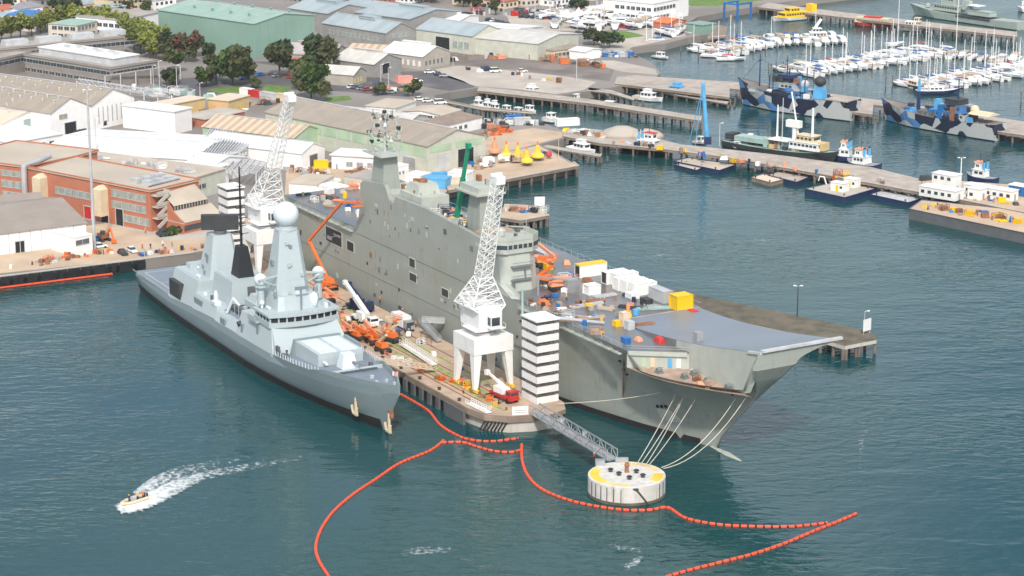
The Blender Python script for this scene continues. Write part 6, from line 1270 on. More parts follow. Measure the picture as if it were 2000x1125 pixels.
p = LF.w(76, -12.6, PZ); mobile_crane('white mobile crane with its thick boom pointing up and back on the pier', p, LF.a, 'white_clean', 'white_clean', lcl(p, LF.a, LF.w(*LF.aty(674, 551, -12))), (1.5, 0, 2.6), 1.2, 11)
p = P(985, 781, PZ); mobile_crane('red four wheeled truck crane with a folded white jib by the crane legs', p, LF.a + .1, 'red', 'white_clean', (-7.5, .6, 4.6), (2, 0, 2.6), .7, 8)
p = LF.w(64, -8, PZ); mobile_crane('dark blue crawler crane parked behind the white mobile crane', p, LF.a + .3, 'navy', 'navy', (-5, 1, 6), (0, 0, 3), .9, 8)
t = T('box_truck', 'white box truck parked against the side of the assault ship', 'truck', LF.w(84.5, -6.3, PZ), LF.a); g = MB(); g.box(-4, 2.2, -1.25, 1.25, .9, 3.6); g.build('box', 'white_clean', t); g = MB(); g.frus(2.3, 4.2, -1.15, 1.15, .7, 2.3, 3.8, -1.1, 1.1, 2.8); cb = g.build('cab', 'grey', t); g = MB(); g.box(4.0, 4.1, -1, 1, 1.7, 2.5); g.build('windscreen', 'glass', cb)
for x in (-2.8, 3.2):
    for y in (-1, 1): g = MB(); g.tube((x, y * .9, .5), (x, y * 1.25, .5), .5, n=10); g.build('wheel', 'rubber', t)
def forklift(label, p, rz, c):
    t = T('forklift', label, 'forklift', p, rz); g = MB(); g.box(-1.2, .9, -.6, .6, .3, 1.2); g.frus(-1.2, -.5, -.6, .6, 1.2, -1.1, -.5, -.5, .5, 1.5); g.build('body', c, t)
    g = MB(); [g.tube((x, y, 1.1), (x, y, 2.3), .05, n=4) for x in (-.8, .6) for y in (-.5, .5)]; g.box(-.9, .7, -.55, .55, 2.3, 2.4); g.build('cage', 'dark', t); g = MB(); g.box(1, 1.12, -.4, -.25, .1, 2.8); g.box(1, 1.12, .25, .4, .1, 2.8); g.box(1.1, 2.2, -.4, -.25, .1, .18); g.box(1.1, 2.2, .25, .4, .1, .18); g.box(1, 1.1, -.4, .4, 2.5, 2.7); g.build('mast', 'dark', t)
    for x in (-.8, .6):
        for y in (-1, 1): g = MB(); g.tube((x, y * .4, .3), (x, y * .68, .3), .32, n=8); g.build('wheel', 'rubber', t)
forklift('white forklift in front of the white box truck', LF.w(91.5, -8.3, PZ), LF.a + 2.6, 'white_clean'); forklift('dark forklift at the foot of the outside stair', P(318, 462, E3), .5, 'dark')
# digger on the quay
t = T('excavator', 'rusty orange excavator behind the tall light mast on the quay', 'excavator', P(203, 470, E3), -.9); g = MB(); g.box(-1.8, 1.8, -1.4, -.8, 0, .8); g.box(-1.8, 1.8, .8, 1.4, 0, .8); g.build('tracks', 'dark', t); g = MB(); g.box(-2, 1.2, -1.2, 1.2, .9, 2.1); g.build('body', 'rust', t); g = MB(); g.box(0, 1.3, -1.1, -.1, 2.1, 3.2); g.build('cab', 'glass', t); g = MB(); g.beam((1, .4, 1.8), (3.4, .4, 4.2), .5); g.beam((3.4, .4, 4.2), (5.2, .4, 1.2), .4); g.box(4.7, 5.7, -.2, 1, .3, 1.3); g.build('arm', 'orange', t)
# gangways on the pier
def gangway(label, a, b, wd=1.4, mat='alu', hr=1.1, n=10):
    t = T('gangway', label, 'gangway'); d = (b - a).normalized(); sd = d.cross(Vector((0, 0, 1))).normalized(); g = MB(); g.beam(a, b, wd, .18); g.build('deck', mat, t)
    for s in (-1, 1):
        g = MB(); o_ = sd * (s * wd / 2); g.beam(a + o_ + Vector((0, 0, hr)), b + o_ + Vector((0, 0, hr)), .1); g.beam(a + o_ + Vector((0, 0, hr / 2)), b + o_ + Vector((0, 0, hr / 2)), .07)
        for k in range(n + 1): p = a.lerp(b, k / n) + o_; g.beam(p, p + Vector((0, 0, hr)), .09)
        for k in range(n): p = a.lerp(b, k / n) + o_; q_ = a.lerp(b, (k + 1) / n) + o_; g.beam(p, q_ + Vector((0, 0, hr)), .06)
        g.build('handrail', mat, t)
gangway('pale truss gangway reaching from the pier to the destroyer foredeck', P(738, 708, 9), P(848, 722, PZ + .4), 1.6, 'cream_roof'); gangway('long white mesh gangway lying on the pier behind the foredeck gangway', P(786, 672, PZ + .6), P(848, 712, PZ + .6), 1.6, 'white_clean', 1.3, 16)
gangway('white mesh gangway lying on the pier edge near the crane legs', P(915, 787, PZ + .3), P(955, 806, PZ + .3), 1.5, 'white_clean', 1.1, 8)
gangway('grey sloping stair up to the side door of the assault ship', P(858, 667, PZ + .3), P(822, 628, PZ + 3.6), 1.4, 'steel'); gangway('short grey brow from the stair top into the assault ship', P(824, 628, PZ + 3.6), P(868, 630, PZ + 3.4), 1.3, 'lgrey')
g = MB(); [g.tube(P(u, v, PZ), P(u, v, PZ + 3.2), .1, n=4) for u, v in ((822, 646), (832, 650), (842, 660), (832, 656))]; one(g, 'trestle', 'steel', 'trestle legs under the grey sloping stair', 'trestle')
# blank sign boards
def board(label, u, v, z, wd, ht, rz, leg=1.0, text_=None):
    t = T('notice_board', label, 'sign', P(u, v, z), rz); g = MB(); g.box(-wd / 2, wd / 2, -.06, .06, leg, leg + ht); g.build('panel', 'white_clean', t)
    for x in (-wd * .4, wd * .4): g = MB(); g.tube((x, .1, 0), (x, .1, leg + ht), .07, n=5); g.build('post', 'lgrey', t)
    g = MB()
    if text_:
        for k, (a, b) in enumerate(text_): g.box(-a / 2, a / 2, -.075, -.06, leg + ht * (1 - b) - .07, leg + ht * (1 - b) + .07)
        g.build('text_line', 'grey', t)
    return t
board('white notice board on the edge of the pier end', 1016, 820, PZ - 1.2, 3.6, 2.5, .17, .6, [(2.6, .35), (2.4, .55)]); board('white blank board at the tip of the mossy pier', 1693, 652, 3.6, 3, 3, .75, .8); board('white blank board on the work jetty piles', 1054, 408, 3.4, 3.2, 3, .1, .8)
def pole(label, u, v, z, h, r=.12, heads=0, mat='lgrey', cat='lamp post', name='lamp_post', arm=.9):
    t = T(name, label, cat, P(u, v, z)); g = MB(); g.tube((0, 0, 0), (0, 0, h), r * 1.4, r * .8, n=8); g.build('pole', mat, t)
    for k in range(heads):
        s = -1 if k else 1; g = MB(); g.beam((0, 0, h - .1), (s * arm, 0, h + .15), .1); g.box(s * arm - .35, s * arm + .35, -.2, .2, h, h + .2); g.build('lamp_head', 'white_clean', t)
pole('very tall pale light mast on the quay beside the white cube annex', 185, 488, E3, 46, .34, 2, 'alu'); pole('tall slim grey mast behind the brick building roof', 190, 330, LZ, 17, .18, 1); pole('twin headed lamp post on the mossy pier', 1557, 618, 3.6, 8, .13, 2, 'dark'); pole('white lamp post beside the wharf offices', 1875, 372, 3.4, 10.5, .16, 2, 'white_clean')
pole('thin pale pole by the yellow buoys', 1091, 311, 3.6, 9, .08, 0, 'cream', 'pole', 'pole'); pole('thin pole on the tip of the mossy pier', 1688, 638, 3.6, 4, .08, 1); pole('pale lamp pole at the left end of the long wharf', 1405, 285, 3.4, 8, .12, 1)
for k, (u, v, h) in enumerate(((152, 66, 9), (300, 172, 9), (312, 178, 12), (346, 182, 11), (391, 192, 6), (376, 196, 4), (744, 170, 9), (759, 176, 9), (1126, 158, 10), (885, 150, 8), (1092, 60, 12), (1045, 45, 12), (1180, 40, 12), (1230, 52, 12), (1260, 36, 12), (1165, 28, 12), (930, 20, 10), (984, 30, 12), (1290, 70, 10))):
    pole(['thin lamp post rising from the lime trees', 'slim post at the left of the pipe gantry yard', 'tall pinkish post in the pipe gantry yard', 'tall pole at the right end of the pipe gantry', 'short white post by the cream store', 'low post by the cream store corner', 'lamp post left of the two by the parked cars', 'lamp post right of the two by the parked cars', 'lamp post at the end of the concrete quay', 'lamp post on the dark car yard',
          'mast like lamp post behind the marquees', 'lamp post near the boat yard street', 'lamp post behind the lawn', 'lamp post by the hardstand boats', 'lamp post in front of the clubhouse', 'lamp post by the clubhouse annex corner', 'lamp post behind the factory roof', 'lamp post by the white roofed sheds', 'lamp post on the marina shore'][k], u, v, LZ, h, .14, 1, 'lgrey')
# green telescopic crane on the island
t = T('deck_crane', 'green telescopic crane boom rising from the island roof of the assault ship', 'crane', lw(94, 4, 31.02), LF.a); g = MB(); g.box(-1.6, 1.6, -1.2, 1.2, 0, 1.6); g.build('turret', 'yellow', t)
bt = lcl(lw(94, 4, 31.02), LF.a, LF.w(*LF.aty(915, 283, 4))); g = MB(); b0 = Vector((0, 0, 1.6)); b1 = Vector(bt); g.beam(b0, b0.lerp(b1, .55), 1.0, 1.1); g.beam(b0.lerp(b1, .5), b1, .75, .8); g.box(b1.x - .7, b1.x + .7, b1.y - .5, b1.y + .5, b1.z - .8, b1.z + .4); g.build('boom', 'cgreen', t)
# buoys on the wharf
def buoy(label, u, v, c, s=1.0):
    t = T('navigation_buoy', label, 'buoy', P(u, v, 3.62), 0, 'cone buoys on the wharf'); g = MB(); g.lathe((0, 0, .5), [(1.9 * s, 0), (2.1 * s, .3), (2.0 * s, .9), (1.1 * s, 1.7), (.75 * s, 3.3), (.5 * s, 4.2)], 14); g.build('float', c, t); g = MB(); g.lathe((0, 0, 0), [(1.2 * s, 0), (1.8 * s, .5)], 12); g.build('skirt', 'dark', t); g = MB(); g.tube((0, 0, 4.6), (0, 0, 5.5), .2); g.box(-.3, .3, -.3, .3, 5.4, 5.9); g.build('lantern', 'orange', t)
for u, v, c, lb in ((989, 309, 'buoy', 'yellow cone buoy, leftmost of the four'), (1011, 311, 'buoy', 'yellow cone buoy, second from the left'), (1029, 320, 'buoy', 'yellow cone buoy, nearest the wharf edge'), (1050, 310, 'buoy', 'tallest yellow cone buoy, rightmost of the four'), (966, 301, 'salmon', 'faded pink cone buoy left of the yellow ones')): buoy(lb, u, v, c, 1.15 if 'tallest' in lb else 1)
g = MB(); g.ball((0, 0, 1), 1.1, 12); one(g, 'ball_buoy', 'tarp_red', 'dark red round buoy on the wharf right of the yellow cones', 'buoy', P(1072, 307, 3.62), smooth=True)
# blue crane mast
t = T('derrick', 'tall bright blue derrick mast standing by the pier end', 'crane', P(1382, 281, 3.4)); g = MB(); top = P(1374, 168, 0); x, y = 0, 0
tt = Vector((-2, 0, 20.5)); g.tube((0, 0, 0), tt, .85, .65, n=8); g.build('mast', 'skyblue', t); g = MB(); g.box(-1.2, 1.2, -1.2, 1.2, 0, 2.6); g.build('base', 'navy', t); g = MB(); g.tube(tt, (-6.5, 2, -1), .12, n=4); g.tube(tt, (-4.6, -2, -1), .12, n=4); g.build('stay', 'skyblue', t); g = MB(); g.box(tt.x - .8, tt.x + .8, -.5, .5, tt.z, tt.z + .9); g.build('head', 'skyblue', t)
# skips, containers, heaps on land
for u, v, rz, m, lb, L in ((500, 189, -.7, 'red', 'red container in the row at the far end of the long shed', 6), (483, 185, -.7, 'white', 'white container left of the red one at the far end of the long shed', 6), (525, 193, -.7, 'lgrey', 'pale grey container right of the red one', 8), (552, 196, -.7, 'cream', 'cream container at the right end of the row', 6),
        (627, 328, .1, 'yellow', 'bright yellow skip box beside the white gabled hall', 4.6), (790, 161, .3, 'pink', 'salmon pink skip at the edge of the dark car yard', 6), (1108, 245, .3, 'white', 'white site hut with a red roof edge on the wharf head', 8.5), (1003, 238, .2, 'bluec', 'blue container by the wharf yard', 6), (1020, 243, .2, 'lgrey', 'grey container right of the blue one by the wharf yard', 6), (848, 352, .2, 'skyblue', 'sky blue container in front of the red brown stacks', 8),
        (884, 362, .1, 'cream_roof', 'tan box container left of the plain white cabin', 5), (952, 322, .3, 'white', 'white truck-like container on the buoy wharf', 4), (610, 300, .2, 'white', 'white container against the gabled hall', 5)):
    container(lb, P(u, v, LZ + .02 if v > 0 else 0), rz, m, L=L, group='containers ashore')
def pclut(where, n, u0, v0, u1, v1, z=LZ + .02, size=1.3, cw=None, w=0, group=None):
    n = int(n * 1.4); size *= .72
    fr_ = Frame((0, 0), 0)
    def pos(i):
        s = rnd.random(); p = P(lerp(u0, u1, s) + rnd.uniform(-w, w), lerp(v0, v1, s) + rnd.uniform(-w, w) * .35, z); return p.x, p.y, z
    clutter(where, n, pos, size, group, fr_, cw)
rc = [('rust', 'rust brown'), ('orange', 'orange'), ('moor_deck', 'tan'), ('dark', 'dark'), ('rust', 'red brown')]
pclut('on the scrap yard behind the yellow skip', 26, 640, 322, 760, 352, size=1.5, cw=rc, w=9); pclut('on the yard behind the aft deck', 16, 600, 352, 770, 372, w=10, size=1.4)
pclut('by the long shed gable', 14, 880, 318, 945, 330, w=10, size=1.4); pclut('among the buoys on the wharf', 16, 940, 322, 1060, 304, z=3.62, w=14, size=1.3); pclut('in the brown stack yard behind the shed gable', 22, 915, 272, 990, 256, w=8, size=1.5, cw=rc)
pclut('on the work jetty', 12, 980, 412, 1060, 413, z=3.42, w=6, size=1.2); pclut('on the near quay by the fenders', 16, 10, 522, 240, 492, w=14, size=.9, cw=[('orange', 'orange'), ('rust', 'rusty'), ('white', 'white'), ('tan_flat', 'tan')])
pclut('at the destroyer stern on the quay', 16, 275, 500, 400, 482, w=8, size=.9); pclut('along the pier edge', 14, 690, 660, 880, 750, z=PZ + .01, w=6, size=.7, cw=[('orange', 'orange'), ('moor_deck', 'tan'), ('white', 'white'), ('rust', 'rusty'), ('bluec', 'blue')])
pclut('in the middle of the pier', 14, 700, 610, 900, 720, z=PZ + .01, w=8, size=.8); pclut('around the crane legs', 12, 890, 745, 990, 800, z=PZ + .01, w=7, size=.7, cw=[('orange', 'orange'), ('yellow', 'yellow'), ('rust', 'rusty')])
pclut('in the compound behind the white warehouse', 22, 250, 178, 400, 190, w=14, size=1.8, cw=[('white', 'white'), ('lgrey', 'grey'), ('teal', 'greenish')]); pclut('beside the orange brick store', 14, 380, 225, 480, 212, w=8, size=1.5); pclut('on the roof terraces behind the brick building', 14, 130, 300, 420, 345, z=LZ + 7.4, w=6, size=1.3, cw=[('white', 'white'), ('lgrey', 'grey'), ('alu', 'silver')])
pclut('on the long wharf', 26, 1180, 277, 1760, 362, z=3.42, w=8, size=1.2); pclut('at the wharf head near the red roofed hut', 12, 1110, 258, 1180, 268, z=3.42, w=6, size=1.4); pclut('on the loading yard edge', 16, 1020, 112, 1180, 132, w=5, size=1.8, cw=rc); pclut('on the office end of the wharf', 20, 1810, 372, 2000, 400, z=3.47, w=10, size=1.2)
pclut('by the parked cars and stone shed', 12, 720, 170, 800, 180, w=8, size=1.4); pclut('behind the white cube annex', 8, 60, 520, 150, 500, w=10, size=.8); pclut('in front of the blue-grey workshops', 12, 850, 120, 1000, 110, w=8, size=1.8)
pclut('on the yard beside the rowed window cabin', 30, 575, 372, 700, 366, w=10, size=1.1); pclut('on the yard in front of the gabled white hall', 22, 560, 330, 640, 345, w=12, size=1.3, cw=[('white', 'white'), ('lgrey', 'grey'), ('moor_deck', 'tan'), ('rust', 'rusty')]); pclut('on the yard behind the chandlery', 18, 900, 250, 985, 248, w=6, size=1.4, cw=rc)
pclut('along the basin quay', 18, 950, 240, 1060, 244, w=4, size=1.3, cw=[('white', 'white'), ('dark', 'dark'), ('lgrey', 'grey')]); pclut('on the pier near the destroyer bridge', 22, 640, 600, 760, 690, z=PZ + .01, w=10, size=.9, cw=[('salmon', 'orange'), ('dark', 'dark'), ('white', 'white'), ('rust', 'rusty')]); pclut('in the row behind the striped shed', 14, 480, 205, 600, 200, w=4, size=1.6, cw=rc)
pclut('at the shore by the olive walled shed', 20, 1170, 108, 1240, 112, w=5, size=1.6, cw=[('white', 'white'), ('dark', 'dark'), ('lgrey', 'grey'), ('bluec', 'blue')]); pclut('on the concrete quay', 10, 900, 135, 1100, 160, w=8, size=1.2); pclut('in the town street at the top', 24, 900, 25, 1150, 30, w=14, size=2, cw=[('white', 'white'), ('dark', 'dark'), ('lgrey', 'grey'), ('red', 'red')])
# ramp line of pale heap beside the basin: sand heaps on the wharf
g = MB(); g.lathe((0, 0, 0), [(9, 0), (6, 1.4), (3, 2.6), (.3, 3)], 14); one(g, 'rubble_heap', 'conc_flat', 'pale rubble heap between the basin and the long wharf', 'heap', P(1215, 262, 3.42), smooth=True)
g = MB(); g.lathe((0, 0, 0), [(7, 0), (5, 1.4), (2, 2.4), (.3, 2.7)], 14); one(g, 'rubble_heap', 'tan_flat', 'tan rubble heap right of the pale one by the long wharf', 'heap', P(1262, 266, 3.42), smooth=True)
# ================================================================ SHIPS AND BOATS
def hullmb(L, B, D, bow=1.0, full=.7, n=14, z0=-.5, sternz=None):
    g = MB(); ss = []
    for k in range(n + 1):
        t = k / n; x = -L / 2 + L * t; w_ = B / 2 * (min(1, .82 + t) if t < .25 else (1 if t < full else (1 - ((t - full) / (1 - full)) ** 2)))
        w_ = max(w_, .04); ww = max(.03, w_ * (.9 if t < full else .9 * (1 - (t - full) / (1 - full)) + .05)); d = D + bow * max(0, (t - .45) / .55) ** 2 + (bow * .25 * max(0, .3 - t) / .3)
        xo = x + (L * .05 * (1 if t > .999 else 0)); xw = min(x, L / 2 * .9) if t > .9 else x
        ss.append([(x, -w_, d), (xw, -ww, .35), (xw, -ww * .6, z0), (xw, ww * .6, z0), (xw, ww, .35), (x, w_, d)])
    m0 = len(ss[0]); o = [p for q in ss for p in q]; fs = []; ms = []
    for j in range(n):
        for i in range(m0 - 1): fs.append((j * m0 + i, j * m0 + i + 1, (j + 1) * m0 + i + 1, (j + 1) * m0 + i)); ms.append(1 if i in (1, 2, 3) else 0)
    fs.append(tuple(range(m0))); ms.append(0); fs.append(tuple(range(n * m0 + m0 - 1, n * m0 - 1, -1))); ms.append(0)
    g.v = o; g.f = fs; g.m = ms
    dk = MB()
    for j in range(n):
        a, b, c, d_ = ss[j][0], ss[j + 1][0], ss[j + 1][-1], ss[j][-1]
        dk.add([(p[0], p[1] * .97, p[2] - .12 * min(1, D)) for p in (a, b, c, d_)], [(0, 1, 2, 3)])
    return g, dk
def ship(name, label, cat, stern, bow, B, D, mats, deckm='teak', bowr=1.0, full=.7, group=None, L=None):
    a, b = P(*stern, 0), P(*bow, 0); d = b - a; LL = L or d.length; c = (a + b) / 2; nn_ = Vector((-d.y, d.x, 0)).normalized(); nn_ = nn_ if nn_.y > 0 else -nn_; c = c + nn_ * (B * .42)
    t = T(name, label, cat, c, atan2(d.y, d.x), group); g, dk = hullmb(LL, B, D, bowr, full); h = g.build('hull', mats, t); dk.build('deck', deckm, t); t['L'] = LL; return t
def bx(t, name, mat, *boxes, par=None):
    g = MB()
    for q_ in boxes: g.box(*q_)
    return g.build(name, mat, par or t)
def cabinb(t, x0, x1, w_, z0, z1, mat, wz=None, wmat='glass', taper=.3, name='wheelhouse'):
    g = MB(); g.frus(x0, x1, -w_, w_, z0, x0 + taper * .5, x1 - taper, -w_ + taper * .4, w_ - taper * .4, z1); o = g.build(name, mat, t)
    g = MB(); g.box(x0 - .15 + taper * .4, x1 + .25 - taper * .5, -w_ - .1, w_ + .1, z1, z1 + .15); g.build('roof', mat, o)
    if wz:
        n = max(2, int((x1 - x0) / 1.6))
        for s in (-1, 1):
            g = MB()
            for k in range(n): q_ = x0 + .5 + k * (x1 - x0 - 1) / n; g.box(q_, q_ + (x1 - x0 - 1) / n * .7, s * (w_ - .05) - .06, s * (w_ - .05) + .06, wz, wz + .8)
            g.build('side_windows', wmat, o)
        g = MB(); g.box(x1 - taper * .75 - .05, x1 - taper * .75 + .16, -w_ + .5, w_ - .5, wz, wz + .8); g.build('front_window', wmat, o)
    return o
def mast(t, x, z0, z1, r=.15, mat='white_clean', y=0, name='mast', cross=()):
    g = MB(); g.tube((x, y, z0), (x, y, z1), r, r * .6, n=6)
    for z, w_ in cross: g.beam((x, y - w_, z), (x, y + w_, z), r * .9)
    return g.build(name, mat, t)
# camouflaged ships
s1 = ship('patrol_ship', 'blue, grey and black camouflaged ship with raked bow and black foremast on the left', 'ship', (1658, 238), (1428, 206), 10, 6.6, ['camo', 'boot'], 'brown_yard', 4.0, .62); L = s1['L']
h = L / 2
for k in range(16): x = rnd.uniform(-12, h * .5); y = rnd.uniform(-4, 4); z = rnd.choice((6.2, 8.7, 11.2)) if -6 < x < 8 else 6.2; g = MB(); g.box(x - 1, x + 1, y - .8, y + .8, z, z + rnd.uniform(.8, 2.4)); g.build('deck_gear', rnd.choice(('dark', 'navy', 'skyblue', 'rust', 'white')), s1)
bx(s1, 'forecastle', 'camo', (h * .45, h * .72, -3.6, 3.6, 6.3, 7.2)); cabinb(s1, -6, h * .3, 4.6, 6, 8.6, 'camo', 7.2); cabinb(s1, -1, h * .2, 3.8, 8.6, 11.2, 'camo', 9.8); cabinb(s1, 1, h * .16, 2.6, 11.2, 13, 'dark', 12, name='bridge')
mast(s1, h * .62, 7, 21, .32, 'navy', cross=((18, 1.4),)); mast(s1, 4, 13, 21, .24, 'navy', cross=((16, 2.6), (18, 2), (19.4, 1.2))); g = MB(); g.tube((h * .62, 0, 19), (h * .95, 0, 9), .08, n=4); g.tube((h * .62, 0, 19), (2, 0, 13), .06, n=4); g.build('stays', 'dark', s1)
g = MB(); g.frus(-13, -8.5, -2, 2, 6, -12.4, -9.2, -1.6, 1.6, 11); g.build('funnel', 'skyblue', s1); g = MB(); g.ball((-10.8, 0, 13), 2.4, 12, sz=.8); g.build('funnel_cap', 'dark', s1, True)
g = MB(); g.ball((-4, 0, 11), 1.8, 12, sz=1); g.build('radome', 'lgrey', s1, True); bx(s1, 'helideck', 'wharf_top', (-h + .5, -16, -4.8, 4.8, 7.2, 7.6)); g = MB()
for x in (-h + 2, -24, -18): 
    for y in (-4.6, 4.6): g.tube((x, y, 5.8), (x, y, 7.4), .2, n=5)
g.build('helideck_posts', 'dark', s1); g = MB(); [g.tube((x, y, 8), (x, y, 8 + z), .22, n=5) for x, y, z in ((1, 3, 9), (6, -3, 8), (-3, -3, 9), (9, 2, 6), (-6, 3, 6), (12, 0, 5))]; g.build('antennas', 'navy', s1); bx(s1, 'flying_bridge', 'navy', (0, 6, -3.4, 3.4, 13.0, 14.4)); bx(s1, 'deck_boats', 'white_clean', (h * .32, h * .42, -3, -1, 6.6, 7.8), (h * .32, h * .42, 1, 3, 6.6, 7.8))
s2 = ship('patrol_ship', 'camouflaged ship with cream aft deck cover and blue topped king post on the right', 'ship', (1940, 277), (1706, 236), 9.6, 5.2, ['camo', 'boot'], 'brown_yard', 3.4, .66); L = s2['L']; h = L / 2
for k in range(16): x = rnd.uniform(-16, h * .6); y = rnd.uniform(-4, 4); g = MB(); g.box(x - 1, x + 1, y - .8, y + .8, 5, 6.2 + rnd.uniform(0, 1.6) + 3 * (-14 < x < -2)); g.build('deck_gear', rnd.choice(('dark', 'navy', 'skyblue', 'rust', 'bluec')), s2)
cabinb(s2, -14, -1, 4.6, 5.4, 8, 'camo', 6.6); cabinb(s2, -12, -3, 3.9, 8, 10.4, 'camo', 9); cabinb(s2, -10.5, -4, 3, 10.4, 12.4, 'dark', 11.2, name='bridge'); mast(s2, -8, 12, 20, .3, 'navy', cross=((15, 2.8), (17, 2)))
mast(s2, h * .36, 5.6, 13, .9, 'navy', name='king_post'); mast(s2, h * .36, 13, 17.6, .7, 'skyblue', name='king_post'); g = MB(); g.frus(-1, 2, -1.4, 1.4, 5.6, 0, 1.6, -1, 1, 11.4); g.build('crane_post', 'skyblue', s2)
g = MB(); g.loft([[(x, -3.6, 8.4), (x, 0, 9.6), (x, 3.6, 8.4)] for x in (-15, -22, -h + 3)]); g.loft([[(-h + 3, -3.6, 8.4), (-h + 3, 3.6, 8.4)], [(-15, -3.6, 8.4), (-15, 3.6, 8.4)]]); g.build('aft_cover', 'cream', s2); g = MB(); g.ball((-15.5, 0, 9.6), 1.7, 12); g.build('dome', 'cream', s2, True)
bx(s2, 'hatch_covers', 'dgrey', (1, 8, -3.4, 3.4, 5.2, 6.6), (h * .5, h * .72, -2.6, 2.6, 5.6, 6.4)); g = MB(); g.box(4, 9, -4.4, -2.8, 6.6, 7.4); g.build('deck_boat', 'dark', s2)
for t_ in (s1, s2):
    g = MB()
    for k in range(18):
        x = -t_['L'] / 2 + 2 + k * (t_['L'] - 10) / 18; z = 5.4 if t_ is s2 else 6.2
        for y in (-4.5, 4.5): g.tube((x, y, z), (x, y, z + 1.1), .06, n=4)
    g.build('rail_posts', 'lgrey', t_)
# green research trawler on the long wharf
s = ship('trawler', 'pale green trawler with white masts and yellow wheelhouse moored behind the long wharf', 'ship', (1408, 287), (1628, 320), 8, 1.9, ['dark', 'boot'], 'teal', 1.8, .74); TRAWL = s; L = s['L']; h = L / 2
cabinb(s, h * .2, h * .72, 2.9, 3.1, 5.6, 'white_clean', 4.3); cabinb(s, h * .3, h * .62, 2.4, 5.6, 7.9, 'cream', 6.6, name='bridge'); bx(s, 'foredeck_house', 'yellow_wall', (h * .66, h * .78, -2, 2, 3.4, 6)); bx(s, 'aft_gear', 'dark', (-h + 1, -h + 4, -2.4, 2.4, 3, 5)); bx(s, 'work_deck', 'teal', (-h + 5, -4, -2.6, 2.6, 3, 4.6)); bx(s, 'gantry_deck', 'white_clean', (-4, 4, -3, 3, 5.0, 5.3))
mast(s, -2, 3, 17, .42); mast(s, 1, 3, 20, .22, 'lgrey', y=-1.5); mast(s, h * .48, 7.8, 17, .45, y=2); mast(s, h * .58, 7.8, 18, .45, y=-2); g = MB(); g.tube((h * .3, 0, 6), (h * .12, 1, 22), .3, n=6); g.build('derrick_boom', 'white_clean', s); g = MB(); g.tube((5, 0, 5), (5, 0, 10), .8, n=8); g.box(2, 7.5, -1, 1, 10, 12.4); g.build('deck_crane', 'white_clean', s)
def tug(label, a, b, B=5.5, red='salmon', D=1.8, hm='navy'):
    s = ship('tug', label, 'tug', a, b, B, D, [hm, 'boot'], 'grey', 1.1, .7); h = s['L'] / 2; cabinb(s, -h * .35, h * .45, B * .36, D, D + 2.3, 'white_clean', D + 1.1, name='deckhouse'); cabinb(s, -h * .05, h * .35, B * .28, D + 2.3, D + 4.6, 'white_clean', D + 3.3)
    g = MB(); g.box(-h * .08, h * .38, -B * .3, B * .3, D + 4.75, D + 5.0); g.build('red_roof', red, s)
    for y in (-B * .22, B * .22): g = MB(); g.tube((-h * .28, y, D + 2), (-h * .28, y, D + 5.2), .42, n=8); g.tube((-h * .28, y, D + 5.2), (-h * .28, y, D + 5.7), .43, n=8, m=1); g.build('funnel', ['skyblue', 'dark'], s)
    mast(s, h * .1, D + 5, D + 9, .12, 'dark', cross=((D + 7, .8),)); return s
tug('white tug with salmon roof, farther of the two beside the trawler bow', (1675, 318), (1622, 314), 6.4); tug('white and sky blue tug with red roof, nearer of the two tugs', (1704, 336), (1645, 326), 6.8, 'salmon')
tug('small red roofed tug moored behind the wharf offices', (1938, 362), (1880, 352), 5, 'salmon'); s = tug('red cabin roofed workboat with dark blue hull at the end of the wharf curve', (1213, 291), (1302, 303), 5, 'tarp_red')
# far ships
s = ship('museum_warship', 'pale green-grey old warship with a tall lattice mast at the far pier', 'warship', (1985, 60), (1766, 28), 9.0, 3.4, ['gship', 'gship'], 'gship', 2.0, .7); h = s['L'] / 2; L = s['L']
cabinb(s, 2, h * .5, 3, 4.2, 7, 'gship', 5.6, name='deckhouse'); cabinb(s, h * .15, h * .38, 2.4, 7, 11, 'gship', 9.6, name='bridge'); cabinb(s, -h * .5, -4, 2.8, 4.2, 6.2, 'gship', name='deckhouse'); mast(s, h * .12, 7, 19, .5, 'gship', cross=((13, 2.6), (16, 2), (18, 1.6))); g = MB(); g.frus(-4, 1, -1.4, 1.4, 6, -3.4, .6, -1.1, 1.1, 10.4); g.build('funnel', 'gship', s)
g = MB(); g.lathe((h * .66, 0, 4.6), [(1.3, 0), (1.3, 1.4), (.6, 1.9)], 10); g.tube((h * .68, 0, 5.6), (h * .8, 0, 6.2), .15); g.build('gun', 'gship', s); bx(s, 'awnings', 'white', (h * .3, h * .48, -3, 3, 11.4, 11.6), (-h * .3, -h * .1, -3, 3, 8.4, 8.6)); bx(s, 'side_band', 'dark', (-h * .55, h * .05, -4.62, 4.62, 2.6, 3.4))
s = ship('ferry', 'yellow ferry with a tall yellow stern house at the near end of the far pier', 'ferry', (1604, 36), (1516, 44), 8, 1.6, ['hullwhite', 'grey'], 'yellow', .8, .7); h = s['L'] / 2; cabinb(s, -h * .5, h * .6, 3.2, 1.6, 3.8, 'yellow', 2.6); cabinb(s, -h * .1, h * .35, 2.4, 3.8, 5.8, 'yellow', 4.7); bx(s, 'stern_house', 'yellow', (-h * .85, -h * .62, -2.2, 2.2, 1.6, 7))
s = ship('ferry', 'long red hulled ferry with a cream and red roof at the far pier', 'ferry', (1742, 56), (1658, 50), 7, 1.8, ['red', 'red'], 'cream', .6, .75); h = s['L'] / 2; cabinb(s, -h * .8, h * .75, 2.9, 1.8, 4, 'cream', 2.8); bx(s, 'roof_panel', 'red', (-h * .4, h * .35, -2.2, 2.2, 4.2, 4.9))
